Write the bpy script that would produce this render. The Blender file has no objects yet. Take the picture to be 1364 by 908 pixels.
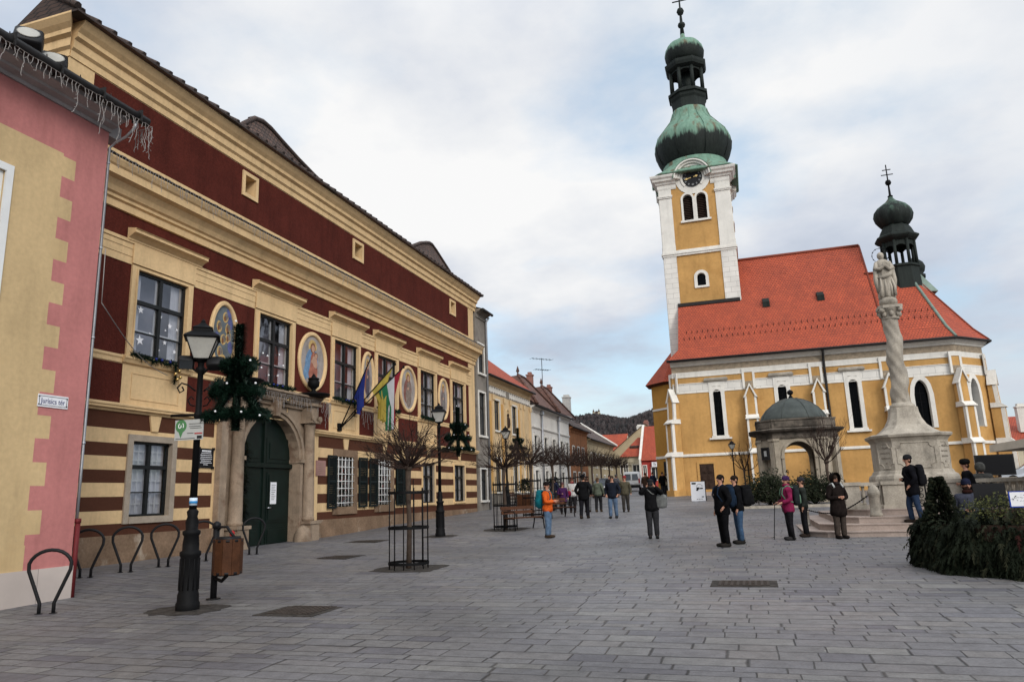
import bpy, bmesh, math, random
import numpy as np
from mathutils import Vector, Matrix
R = math.radians
rnd = random.Random(11)
S = bpy.context.scene
COL = S.collection
WLOC = {}

# ------------------------------------------------------------------ terrain
GY = [-40, 8, 14, 20, 25, 30, 40, 55, 70, 100, 140, 200, 400]
GZ = [-1.75, -1.6, -1.52, -1.43, -1.28, -1.08, -.83, -.42, 0, .6, 1.5, 3, 6]
def sst(a, b, x):
    t = min(1, max(0, (x - a) / (b - a)))
    return t * t * (3 - 2 * t)
def G(x, y):
    return float(np.interp(y, GY, GZ)) + .19 * sst(-10, -14.3, x) * (1 - sst(14, 28, y))

# ------------------------------------------------------------------ mesh builder
class MB:
    def __init__(s):
        s.v = []; s.f = []; s.m = []; s.uv = []; s.sm = []
    def face(s, pts, mi=0, uv=None, sm=False):
        i = len(s.v)
        s.v += [tuple(p) for p in pts]
        s.f.append(tuple(range(i, i + len(pts)))); s.m.append(mi); s.uv.append(uv); s.sm.append(sm)
    def hull8(s, p, mi=0):
        # p: 4 bottom pts, 4 top pts
        i = len(s.v); s.v += [tuple(q) for q in p]
        for f in ((0, 3, 2, 1), (4, 5, 6, 7), (0, 1, 5, 4), (1, 2, 6, 5), (2, 3, 7, 6), (3, 0, 4, 7)):
            s.f.append(tuple(i + k for k in f)); s.m.append(mi); s.uv.append(None); s.sm.append(False)
    def box(s, x0, x1, y0, y1, z0, z1, mi=0):
        s.hull8([(x0, y0, z0), (x1, y0, z0), (x1, y1, z0), (x0, y1, z0), (x0, y0, z1), (x1, y0, z1), (x1, y1, z1), (x0, y1, z1)], mi)
    def fbox(s, F, u0, u1, v0, v1, w0, w1, mi=0):
        s.hull8([F(u0, v0, w0), F(u1, v0, w0), F(u1, v0, w1), F(u0, v0, w1), F(u0, v1, w0), F(u1, v1, w0), F(u1, v1, w1), F(u0, v1, w1)], mi)
    def grid(s, rows, mi=0, closed=True, sm=True, uv=None, caps=False):
        i = len(s.v); n = len(rows[0])
        for r in rows: s.v += [tuple(p) for p in r]
        for a in range(len(rows) - 1):
            for b in range(n if closed else n - 1):
                c = (b + 1) % n
                s.f.append((i + a * n + b, i + a * n + c, i + (a + 1) * n + c, i + (a + 1) * n + b))
                s.m.append(mi(a, b) if callable(mi) else mi); s.sm.append(sm)
                s.uv.append([uv(a, b), uv(a, b + 1), uv(a + 1, b + 1), uv(a + 1, b)] if uv else None)
        if caps:
            m0 = mi(0, 0) if callable(mi) else mi
            for a in (0, len(rows) - 1):
                s.f.append(tuple(i + a * n + b for b in range(n))); s.m.append(m0); s.sm.append(False); s.uv.append(None)
    def tube(s, pts, r, n=6, mi=0, sm=True, caps=True):
        pts = [Vector(p) for p in pts]
        if not hasattr(r, '__len__'): r = [r] * len(pts)
        rows = []; prev = None
        for k, p in enumerate(pts):
            d = (pts[min(k + 1, len(pts) - 1)] - pts[max(k - 1, 0)])
            if d.length < 1e-9: d = Vector((0, 0, 1))
            d.normalize()
            if prev is None:
                a = d.cross(Vector((0, 0, 1)) if abs(d.z) < .9 else Vector((1, 0, 0))).normalized()
            else:
                a = (prev - d * prev.dot(d))
                a = a.normalized() if a.length > 1e-6 else d.orthogonal().normalized()
            prev = a; b = d.cross(a)
            rows.append([p + (a * math.cos(2 * math.pi * t / n) + b * math.sin(2 * math.pi * t / n)) * r[k] for t in range(n)])
        s.grid(rows, mi, True, sm, caps=caps)
    def lathe(s, prof, cx=0, cy=0, n=24, ph=0, mi=0, sm=True, mod=None, caps=True):
        rows = []
        for z, r in prof:
            rows.append([(cx + r * (mod(2 * math.pi * t / n) if mod else 1) * math.cos(2 * math.pi * t / n + ph),
                          cy + r * (mod(2 * math.pi * t / n) if mod else 1) * math.sin(2 * math.pi * t / n + ph), z) for t in range(n)])
        s.grid(rows, mi, True, sm, caps=caps)
    def sup(s, c, h, e=.5, nu=14, nv=9, mi=0, M=None):
        # superellipsoid (rounded box / ellipsoid)
        sg = lambda q: math.copysign(abs(q) ** e, q)
        rows = []
        for a in range(nv + 1):
            t = -math.pi / 2 + math.pi * a / nv
            t = max(-1.5, min(1.5, t))
            rw = []
            for b in range(nu):
                q = 2 * math.pi * b / nu
                p = Vector((h[0] * sg(math.cos(t)) * sg(math.cos(q)), h[1] * sg(math.cos(t)) * sg(math.sin(q)), h[2] * sg(math.sin(t))))
                if M: p = M @ p
                rw.append(p + Vector(c))
            rows.append(rw)
        s.grid(rows, mi, True, True, caps=True)
    def mould(s, F, u0, u1, prof, mi=0):
        # closed (w,v) polygon extruded along u
        rows = [[F(u, v, w) for w, v in prof] for u in (u0, u1)]
        s.grid(rows, mi, True, False, caps=True)
    def poly_prism(s, pts, z0, z1, mi=0, pts1=None):
        pts1 = pts1 or pts
        s.grid([[(x, y, z0) for x, y in pts], [(x, y, z1) for x, y in pts1]], mi, True, False, caps=True)
    def build(s, name, mats, parent=None, loc=None):
        me = bpy.data.meshes.new(name)
        me.from_pydata(s.v, [], s.f)
        if not isinstance(mats, (list, tuple)): mats = [mats]
        for m in mats: me.materials.append(m)
        me.polygons.foreach_set('material_index', s.m)
        me.polygons.foreach_set('use_smooth', s.sm)
        if any(u is not None for u in s.uv):
            L = me.uv_layers.new(name='UVMap').data
            for p, u in zip(me.polygons, s.uv):
                if u:
                    for k, li in enumerate(p.loop_indices): L[li].uv = u[k]
        if len(s.f) < 60000:
            b = bmesh.new(); b.from_mesh(me)
            bmesh.ops.recalc_face_normals(b, faces=b.faces); b.to_mesh(me); b.free()
        o = bpy.data.objects.new(name, me); COL.objects.link(o)
        if parent is not None: adopt(o, parent)
        if loc is not None: o.location = loc
        return o
def adopt(o, parent):
    o.parent = parent
    if parent.name in WLOC: o.matrix_parent_inverse = Matrix.Translation(-Vector(WLOC[parent.name]))
def tag(o, label=None, cat=None, group=None, kind=None):
    if label: o['label'] = label
    if cat: o['category'] = cat
    if group: o['group'] = group
    if kind: o['kind'] = kind
    return o
def thing(name, label, cat, loc=(0, 0, 0), group=None):
    o = bpy.data.objects.new(name, None); COL.objects.link(o); o.location = loc
    WLOC[o.name] = tuple(loc); o.empty_display_size = .2
    return tag(o, label, cat, group)
def copy_tree(o, parent=None):
    c = o.copy(); COL.objects.link(c)
    if parent is not None: c.parent = parent
    for ch in list(o.children): copy_tree(ch, c)
    return c
def text(body, size, M, m, name, parent=None, ext=.002, align='CENTER', sx=1.0):
    cu = bpy.data.curves.new(name, 'FONT'); cu.body = body; cu.size = size; cu.extrude = ext
    cu.align_x = align; cu.align_y = 'CENTER'; cu.materials.append(m)
    o = bpy.data.objects.new(name, cu); COL.objects.link(o)
    if parent is not None: adopt(o, parent)
    o.matrix_basis = M @ Matrix.Diagonal((sx, 1, 1, 1))
    return o
def Mframe(o, U, V):
    U = Vector(U); V = Vector(V); N = U.cross(V)
    return Matrix(((U.x, V.x, N.x, o[0]), (U.y, V.y, N.y, o[1]), (U.z, V.z, N.z, o[2]), (0, 0, 0, 1)))
def frame(o, U, N):
    o = Vector(o); U = Vector(U); N = Vector(N)
    return lambda u, v, w: (o.x + U.x * u + N.x * w, o.y + U.y * u + N.y * w, o.z + v)

# ------------------------------------------------------------------ materials
def nodes(name):
    m = bpy.data.materials.new(name); m.use_nodes = True
    nt = m.node_tree; b = nt.nodes['Principled BSDF']
    return m, nt, b
def N(nt, t, **k):
    n = nt.nodes.new(t)
    for a, v in k.items():
        if a.startswith('i_'):
            key = a[2:]
            n.inputs[int(key) if key.isdigit() else key].default_value = v
        else: setattr(n, a, v)
    return n
def c4(c): return (c[0], c[1], c[2], 1)
def ramp(nt, fac, stops):
    r = N(nt, 'ShaderNodeValToRGB'); e = r.color_ramp.elements
    while len(e) < len(stops): e.new(.5)
    for k, (p, c) in enumerate(stops):
        e[k].position = p; e[k].color = c4(c) if hasattr(c, '__len__') else (c, c, c, 1)
    nt.links.new(fac, r.inputs[0]); return r.outputs[0]
def noise(nt, co, sc, det=4, ro=.55):
    n = N(nt, 'ShaderNodeTexNoise'); n.inputs['Scale'].default_value = sc; n.inputs['Detail'].default_value = det; n.inputs['Roughness'].default_value = ro
    nt.links.new(co, n.inputs['Vector']); return n.outputs[0]
def mixc(nt, f, a, b, bt='MIX'):
    n = N(nt, 'ShaderNodeMix', data_type='RGBA', blend_type=bt)
    for sck, v in ((0, f), (6, a), (7, b)):
        if isinstance(v, bpy.types.NodeSocket): nt.links.new(v, n.inputs[sck])
        elif sck == 0: n.inputs[0].default_value = v
        else: n.inputs[sck].default_value = c4(v)
    return n.outputs[2]
def mth(nt, op, a, b=0.0, c=0.0):
    n = N(nt, 'ShaderNodeMath', operation=op)
    for k, v in enumerate((a, b, c)):
        if isinstance(v, bpy.types.NodeSocket): nt.links.new(v, n.inputs[k])
        else: n.inputs[k].default_value = v
    return n.outputs[0]
def bump(nt, b, h, st=.3, dist=.02):
    n = N(nt, 'ShaderNodeBump'); n.inputs['Strength'].default_value = st; n.inputs['Distance'].default_value = dist
    nt.links.new(h, n.inputs['Height']); nt.links.new(n.outputs[0], b.inputs['Normal'])
def mat(name, col, rough=.85, var=.14, sc=1.5, bst=0, bsc=40, metal=0, fine=.06, stain=None, spec=.12, streak=0):
    m, nt, b = nodes(name)
    co = N(nt, 'ShaderNodeTexCoord').outputs['Object']
    v = [c * (1 - var) for c in col]; w = [min(1, c * (1 + var)) for c in col]
    base = mixc(nt, ramp(nt, noise(nt, co, sc, 6, .6), [(.3, 0), (.7, 1)]), v, w)
    if fine:
        f = ramp(nt, noise(nt, co, sc * 14, 3), [(.3, 1 - 2 * fine), (.7, 1 + 0 * fine)])
        base = mixc(nt, 1.0, base, f, 'MULTIPLY')
    if stain:
        sf = ramp(nt, noise(nt, co, stain[1], 5, .65), [(stain[2], 0), (min(1, stain[2] + .15), 1)])
        base = mixc(nt, sf, base, stain[0])
    if streak:
        mp = N(nt, 'ShaderNodeMapping'); mp.inputs['Scale'].default_value = (1.5, 1.5, .22); nt.links.new(co, mp.inputs['Vector'])
        base = mixc(nt, 1.0, base, ramp(nt, noise(nt, mp.outputs[0], 1.6, 6, .65), [(.32, 1 - streak), (.5, 1), (.7, 1 + streak * .3)]), 'MULTIPLY')
    nt.links.new(base, b.inputs['Base Color'])
    b.inputs['Roughness'].default_value = rough; b.inputs['Metallic'].default_value = metal
    b.inputs['Specular IOR Level'].default_value = spec
    if bst: bump(nt, b, noise(nt, co, bsc, 4), bst, .02)
    return m
def emit_free(name, col, rough=.6): return mat(name, col, rough, var=.03, fine=0)

def mat_pave():
    m, nt, b = nodes('paving_stone')
    geo = N(nt, 'ShaderNodeTexCoord').outputs['Object']
    wob = N(nt, 'ShaderNodeTexNoise'); wob.inputs['Scale'].default_value = 2.2; nt.links.new(geo, wob.inputs['Vector'])
    sub = N(nt, 'ShaderNodeVectorMath', operation='SUBTRACT'); nt.links.new(wob.outputs['Color'], sub.inputs[0]); sub.inputs[1].default_value = (.5, .5, .5)
    scl = N(nt, 'ShaderNodeVectorMath', operation='SCALE'); nt.links.new(sub.outputs[0], scl.inputs[0]); scl.inputs['Scale'].default_value = .035
    add = N(nt, 'ShaderNodeVectorMath', operation='ADD'); nt.links.new(geo, add.inputs[0]); nt.links.new(scl.outputs[0], add.inputs[1])
    sp = N(nt, 'ShaderNodeSeparateXYZ'); nt.links.new(add.outputs[0], sp.inputs[0])
    x, y = sp.outputs[0], sp.outputs[1]
    # uneven course widths
    y2 = mth(nt, 'ADD', y, mth(nt, 'ADD', mth(nt, 'MULTIPLY', mth(nt, 'SINE', mth(nt, 'MULTIPLY', y, 2.7)), .10), mth(nt, 'MULTIPLY', mth(nt, 'SINE', mth(nt, 'MULTIPLY', y, 6.1)), .04)))
    r = mth(nt, 'DIVIDE', y2, .27)
    row = mth(nt, 'FLOOR', r); fr = mth(nt, 'SUBTRACT', r, row)
    def wn(v, w=0.0):
        n = N(nt, 'ShaderNodeTexWhiteNoise', noise_dimensions='2D')
        cb = N(nt, 'ShaderNodeCombineXYZ')
        for k, q in enumerate((v, w)):
            if isinstance(q, bpy.types.NodeSocket): nt.links.new(q, cb.inputs[k])
            else: cb.inputs[k].default_value = q
        nt.links.new(cb.outputs[0], n.inputs['Vector']); return n.outputs[0]
    ln = mth(nt, 'ADD', .40, mth(nt, 'MULTIPLY', wn(row, 3.3), .36))
    xs = mth(nt, 'ADD', x, mth(nt, 'MULTIPLY', wn(row, 7.7), 5.0))
    xs = mth(nt, 'ADD', xs, mth(nt, 'MULTIPLY', mth(nt, 'SINE', mth(nt, 'ADD', mth(nt, 'MULTIPLY', xs, 3.1), mth(nt, 'MULTIPLY', row, 1.7))), .13))
    cc = mth(nt, 'DIVIDE', xs, ln)
    col = mth(nt, 'FLOOR', cc); fc = mth(nt, 'SUBTRACT', cc, col)
    edge = lambda f, w: mth(nt, 'MULTIPLY', mth(nt, 'MINIMUM', f, mth(nt, 'SUBTRACT', 1.0, f)), w)
    d = mth(nt, 'MINIMUM', edge(fr, .27), mth(nt, 'MULTIPLY', edge(fc, 1.0), ln))
    jq = noise(nt, geo, 1.1, 5, .65); jn = mth(nt, 'ADD', .007, mth(nt, 'MULTIPLY', mth(nt, 'MULTIPLY', jq, jq), .042))
    joint = N(nt, 'ShaderNodeMapRange'); joint.interpolation_type = 'SMOOTHSTEP'
    nt.links.new(d, joint.inputs['Value']); nt.links.new(jn, joint.inputs['From Max']); joint.inputs['From Min'].default_value = .001
    rid = wn(row, col)
    stone = ramp(nt, rid, [(0, (.105, .100, .112)), (.12, (.138, .133, .141)), (.35, (.160, .154, .151)), (.55, (.146, .141, .148)), (.75, (.166, .155, .148)), (.9, (.140, .136, .146)), (1, (.195, .188, .178))])
    big = ramp(nt, noise(nt, geo, .16, 4, .6), [(.33, .66), (.5, .95), (.66, 1.12)])
    stone = mixc(nt, 1.0, stone, big, 'MULTIPLY')
    spk = ramp(nt, noise(nt, geo, 38, 4, .7), [(.32, .72), (.5, 1.0), (.72, 1.14)])
    stone = mixc(nt, 1.0, stone, spk, 'MULTIPLY')
    mott = ramp(nt, noise(nt, geo, 5.5, 5, .7), [(.3, .70), (.5, .97), (.65, 1.12)])
    stone = mixc(nt, 1.0, stone, mott, 'MULTIPLY')
    ero = ramp(nt, noise(nt, geo, 1.1, 6, .75), [(.58, 0), (.70, .65)])
    stone = mixc(nt, ero, stone, (.09, .085, .08))
    vo = N(nt, 'ShaderNodeTexVoronoi'); vo.inputs['Scale'].default_value = 2.3; nt.links.new(geo, vo.inputs['Vector'])
    spot = ramp(nt, vo.outputs['Distance'], [(.02, .8), (.045, 0)])
    stone = mixc(nt, spot, stone, (.035, .033, .031))
    vo2 = N(nt, 'ShaderNodeTexVoronoi'); vo2.inputs['Scale'].default_value = 1.1; nt.links.new(scl.outputs[0] if False else add.outputs[0], vo2.inputs['Vector'])
    stone = mixc(nt, ramp(nt, vo2.outputs['Distance'], [(.015, .7), (.03, 0)]), stone, (.38, .36, .33))
    base = mixc(nt, joint.outputs[0], mixc(nt, ramp(nt, noise(nt, geo, .9, 4), [(.4, 0), (.6, 1)]), (.010, .009, .009), (.05, .047, .043)), stone)
    nt.links.new(base, b.inputs['Base Color'])
    rg = ramp(nt, noise(nt, geo, .5, 4), [(.3, .45), (.7, .7)])
    nt.links.new(rg, b.inputs['Roughness']); b.inputs['Specular IOR Level'].default_value = .4
    hgt = mth(nt, 'ADD', mth(nt, 'MULTIPLY', joint.outputs[0], .5), mth(nt, 'ADD', mth(nt, 'MULTIPLY', rid, .35), mth(nt, 'MULTIPLY', noise(nt, geo, 9, 4), .6)))
    bump(nt, b, hgt, .8, .022)
    return m
def mat_tile(name, c1, c2, w=.2, h=.17, dirt=.25):
    m, nt, b = nodes(name)
    uv = N(nt, 'ShaderNodeTexCoord').outputs['UV']
    br = N(nt, 'ShaderNodeTexBrick', offset=.5)
    br.inputs['Color1'].default_value = c4(c1); br.inputs['Color2'].default_value = c4(c2); br.inputs['Mortar'].default_value = c4([q * .4 for q in c1])
    br.inputs['Scale'].default_value = 1; br.inputs['Brick Width'].default_value = w; br.inputs['Row Height'].default_value = h
    br.inputs['Mortar Size'].default_value = .018; br.inputs['Bias'].default_value = 0
    nt.links.new(uv, br.inputs['Vector'])
    big = ramp(nt, noise(nt, uv, .6, 5, .65), [(.3, 1 - dirt), (.7, 1.08)])
    base = mixc(nt, 1.0, br.outputs[0], big, 'MULTIPLY')
    nt.links.new(base, b.inputs['Base Color']); b.inputs['Roughness'].default_value = .75
    sp = N(nt, 'ShaderNodeSeparateXYZ'); nt.links.new(uv, sp.inputs[0])
    fv = mth(nt, 'FRACT', mth(nt, 'DIVIDE', sp.outputs[1], h))
    hh = mth(nt, 'ADD', mth(nt, 'SUBTRACT', 1.0, fv), mth(nt, 'MULTIPLY', br.outputs[1], -.7))
    bump(nt, b, hh, .9, .035)
    return m
def mat_block(name, col, w=.9, h=.42, mort=.012, jc=.55, off=.5):
    # rendered blocks with thin dark joints, laid along x+y / z
    m, nt, b = nodes(name)
    co = N(nt, 'ShaderNodeTexCoord').outputs['Object']
    sp = N(nt, 'ShaderNodeSeparateXYZ'); nt.links.new(co, sp.inputs[0])
    cb = N(nt, 'ShaderNodeCombineXYZ'); nt.links.new(mth(nt, 'ADD', sp.outputs[0], sp.outputs[1]), cb.inputs[0]); nt.links.new(sp.outputs[2], cb.inputs[1])
    br = N(nt, 'ShaderNodeTexBrick', offset=off)
    br.inputs['Color1'].default_value = c4(col); br.inputs['Color2'].default_value = c4([c * .93 for c in col]); br.inputs['Mortar'].default_value = c4([c * jc for c in col])
    br.inputs['Scale'].default_value = 1; br.inputs['Brick Width'].default_value = w; br.inputs['Row Height'].default_value = h; br.inputs['Mortar Size'].default_value = mort
    nt.links.new(cb.outputs[0], br.inputs['Vector'])
    base = mixc(nt, 1.0, br.outputs[0], ramp(nt, noise(nt, co, 1.2, 5), [(.3, .86), (.7, 1.04)]), 'MULTIPLY')
    nt.links.new(base, b.inputs['Base Color']); b.inputs['Roughness'].default_value = .85
    return m
def mat_copper(name, zlo, zhi, amt):
    # green patina, black weathering rising from below with ragged streaks
    m, nt, b = nodes(name)
    co = N(nt, 'ShaderNodeTexCoord').outputs['Object']
    sp = N(nt, 'ShaderNodeSeparateXYZ'); nt.links.new(co, sp.inputs[0])
    mp = N(nt, 'ShaderNodeMapping'); mp.inputs['Scale'].default_value = (1, 1, .18); nt.links.new(co, mp.inputs['Vector'])
    st = noise(nt, mp.outputs[0], 2.6, 5, .6)
    z = mth(nt, 'ADD', sp.outputs[2], mth(nt, 'MULTIPLY', mth(nt, 'SUBTRACT', st, .5), amt))
    f = N(nt, 'ShaderNodeMapRange'); f.inputs['From Min'].default_value = zlo; f.inputs['From Max'].default_value = zhi; nt.links.new(z, f.inputs['Value'])
    green = mixc(nt, noise(nt, mp.outputs[0], 5, 4), (.065, .145, .105), (.24, .37, .28))
    brown = ramp(nt, noise(nt, mp.outputs[0], 1.7, 4), [(.54, 0), (.66, .8)])
    green = mixc(nt, brown, green, (.13, .085, .05))
    black = mixc(nt, noise(nt, mp.outputs[0], 6, 4), (.007, .008, .008), (.028, .036, .031))
    base = mixc(nt, f.outputs[0], black, green)
    nt.links.new(base, b.inputs['Base Color']); b.inputs['Roughness'].default_value = .7; b.inputs['Specular IOR Level'].default_value = .15
    bump(nt, b, noise(nt, mp.outputs[0], 8, 4), .3, .04)
    return m
def mat_glass(name, tint=.82, refl=.10, edge=.55):
    m = bpy.data.materials.new(name); m.use_nodes = True; nt = m.node_tree; nt.nodes.clear()
    o = N(nt, 'ShaderNodeOutputMaterial'); mx = N(nt, 'ShaderNodeMixShader')
    t = N(nt, 'ShaderNodeBsdfTransparent'); t.inputs[0].default_value = (tint, tint, tint * 1.02, 1)
    g = N(nt, 'ShaderNodeBsdfGlossy'); g.inputs['Roughness'].default_value = .03; g.inputs[0].default_value = (.9, .93, 1, 1)
    lw = N(nt, 'ShaderNodeLayerWeight'); lw.inputs[0].default_value = .35
    f = mth(nt, 'ADD', refl, mth(nt, 'MULTIPLY', lw.outputs[0], edge))
    co = N(nt, 'ShaderNodeTexCoord').outputs['Object']
    bp = N(nt, 'ShaderNodeBump'); bp.inputs['Strength'].default_value = .08; bp.inputs['Distance'].default_value = .05
    nt.links.new(noise(nt, co, 1.5, 2), bp.inputs['Height']); nt.links.new(bp.outputs[0], g.inputs['Normal'])
    nt.links.new(f, mx.inputs[0]); nt.links.new(t.outputs[0], mx.inputs[1]); nt.links.new(g.outputs[0], mx.inputs[2]); nt.links.new(mx.outputs[0], o.inputs[0])
    return m
M = {}
M['pave'] = mat_pave()
M['cream'] = mat('cream_plaster', (.69, .485, .26), .9, .07, .9, .12, 25, stain=((.585, .405, .215), .7, .6), streak=.17)
M['red'] = mat('oxblood_roughcast', (.092, .0195, .013), .95, .16, 1.2, 1.0, 20, streak=.22, fine=.14)
M['brown'] = mat('chocolate_plaster', (.085, .033, .019), .9, .12, 1.0, .15, 25)
M['plinth'] = mat('weathered_plinth', (.235, .155, .10), .9, .3, 1.3, .5, 9, fine=.15, stain=((.44, .37, .29), 1.1, .56))
M['portal'] = mat('portal_limestone', (.31, .235, .17), .85, .25, 2.2, .3, 14, fine=.12, stain=((.17, .11, .075), 1.5, .54), streak=.25)
M['surround'] = mat('stone_surround', (.36, .30, .235), .85, .15, 3, .2, 20, fine=.1)
M['pink'] = mat('pink_plaster', (.50, .195, .18), .9, .10, .8, .15, 20, stain=((.41, .165, .145), .9, .58), streak=.14)
M['ochre'] = mat('pale_ochre_plaster', (.58, .42, .225), .9, .10, .8, .2, 20, stain=((.51, .355, .18), .7, .56), streak=.13)
M['marble'] = mat_block('pale_plinth_slabs', (.55, .47, .42), .95, 1.6, .006, .5, 0)
M['yellow'] = mat('church_ochre', (.50, .285, .10), .9, .18, .45, .2, 18, stain=((.40, .215, .07), .55, .57), streak=.13)
M['porch'] = mat('porch_ochre', (.45, .235, .055), .9, .16, .5, .12, 25)
M['white'] = mat('white_plaster', (.72, .69, .63), .88, .08, 1.3, .06, 30, stain=((.52, .48, .43), 1.1, .62), streak=.12)
M['whiteblock'] = mat_block('white_quoin_blocks', (.72, .69, .635))
M['frieze'] = mat('sgraffito_frieze', (.36, .29, .21), .9, .3, 4, .2, 14, fine=.2)
M['stone'] = mat('grey_limestone', (.42, .375, .31), .85, .2, 2, .5, 9, fine=.14, stain=((.19, .17, .14), 1.8, .58), streak=.25)
M['darkstone'] = mat('sooty_sandstone', (.39, .335, .26), .9, .22, 2.2, .45, 10, fine=.15, stain=((.17, .145, .115), 1.3, .6))
M['soot'] = mat('blackened_sandstone', (.16, .135, .11), .9, .3, 2.2, .45, 10, fine=.15, stain=((.055, .048, .04), 1.6, .45))
M['steps'] = mat('reddish_step_stone', (.36, .29, .25), .8, .18, 1.6, .2, 20, fine=.1)
M['tile'] = mat_tile('red_roof_tile', (.46, .076, .026), (.36, .055, .020), .2, .22, .24)
M['oldtile'] = mat_tile('old_brown_tile', (.085, .055, .043), (.145, .08, .058), dirt=.45)
M['midtile'] = mat_tile('faded_brown_tile', (.21, .095, .065), (.14, .068, .05), dirt=.4)
M['iron'] = mat('black_iron', (.006, .006, .0065), .6, .2, 8, fine=0, spec=.09)
M['blackframe'] = mat('black_window_paint', (.009, .010, .010), .4, .2, 5, fine=0, spec=.25)
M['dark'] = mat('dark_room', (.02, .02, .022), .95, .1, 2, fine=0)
M['room'] = mat('dim_room', (.34, .32, .35), .95, .25, 1.2, fine=0)
M['curtain'] = mat('white_curtain', (.66, .66, .68), .95, .08, 3, fine=0)
M['whitepaint'] = mat('white_joinery', (.72, .72, .70), .55, .05, 3, fine=0)
M['glass'] = mat_glass('window_glass', .93, .10)
M['darkglass'] = mat_glass('dark_leaded_glass', .2, .0, .12)
M['green'] = mat('green_door_paint', (.005, .012, .009), .45, .25, 3, fine=.1, spec=.22)
M['shutter'] = mat('dark_shutter_paint', (.012, .018, .018), .6, .2, 6, fine=.1)
M['wood'] = mat('brown_slat_wood', (.075, .03, .014), .6, .3, 6, .2, 30, fine=.15)
M['oldwood'] = mat('dark_carved_oak', (.05, .03, .022), .7, .3, 6, .3, 25, fine=.15)
M['bark'] = mat('grey_bark', (.085, .062, .048), .95, .3, 9, .5, 30, fine=.15)
M['twig'] = mat('bare_twigs', (.042, .027, .022), .95, .3, 5, fine=.1)
M['zinc'] = mat('zinc_pipe', (.42, .43, .45), .4, .12, 4, metal=.7)
M['gutter'] = mat('dark_gutter', (.03, .028, .027), .55, .2, 5, metal=.3)
M['soffit'] = mat('grey_eave_boards', (.36, .335, .33), .8, .15, 2)
M['redpipe'] = mat('oxide_pipe', (.13, .02, .022), .5, .15, 4)
M['copper'] = mat_copper('patina_copper', 29.1, 29.5, 2.2)
M['copper2'] = mat_copper('patina_upper', 38.2, 38.6, 1.6)
M['copperdark'] = mat_copper('blackened_copper', 60, 63, 60)
M['copperturret'] = mat_copper('turret_copper', 20.2, 23.0, 6)
M['coppergreen'] = mat_copper('green_flashing', -60, -50, 0)
M['domegrey'] = mat('grey_green_lead', (.070, .080, .075), .6, .25, 2.5, .2, 8, fine=.15)
M['greyflash'] = mat('weathered_flashing', (.20, .26, .22), .7, .25, 2)
M['fir'] = mat('fir_needles', (.011, .0155, .008), .85, .5, 2.6, fine=.2)
M['firlight'] = mat('pale_fir_needles', (.030, .032, .017), .85, .5, 3, fine=.2)
M['firred'] = mat('russet_sprigs', (.035, .011, .009), .85, .4, 4)
M['leafy'] = mat('box_leaves', (.07, .075, .02), .6, .5, 6)
M['bushleaf'] = mat('evergreen_leaves', (.017, .021, .010), .8, .5, 4)
M['tinsel'] = mat('green_tinsel', (.006, .018, .011), .5, .5, 9)
M['gold'] = mat('gold_bauble', (.55, .38, .15), .25, .1, 3, metal=.9)
M['blueball'] = mat('blue_bauble', (.02, .03, .16), .25, .1, 3, metal=.6)
M['wire'] = mat('pale_light_wire', (.30, .275, .26), .5, .2, 20)
M['lampglass'] = mat('frosted_lamp_glass', (.40, .39, .355), .35, .12, 3)
M['skin'] = mat('skin', (.42, .22, .15), .6, .1, 8, fine=0)
M['ink'] = mat('black_ink', (.02, .02, .022), .6, .05, 3, fine=0)
M['signwhite'] = mat('white_sign_board', (.74, .74, .76), .5, .04, 3, fine=0)
M['signblue'] = mat('blue_sign_edge', (.02, .05, .30), .5, .05, 3, fine=0)
M['navy'] = mat('navy_letters', (.03, .035, .14), .5, .05, 3, fine=0)
M['signgrey'] = mat('pale_grey_board', (.40, .41, .40), .5, .06, 3, fine=0)
M['pin'] = mat('green_print', (.07, .19, .08), .5, .1, 3, fine=0)
M['redprint'] = mat('red_print', (.35, .03, .03), .5, .1, 3, fine=0)
M['grate'] = mat('rusty_grate', (.05, .04, .034), .7, .3, 5, .3, 20)
M['cobble'] = mat('dark_cobble', (.055, .048, .042), .85, .6, 9, 1.0, 11, fine=.2)
M['black'] = mat('black_plastic', (.008, .008, .009), .5, .1, 4, fine=0, spec=.2)
M['tyre'] = mat('tyre_rubber', (.02, .02, .02), .9, .1, 4, fine=0)
M['chrome'] = mat('steel', (.5, .5, .52), .3, .1, 4, metal=.9, fine=0)
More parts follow.
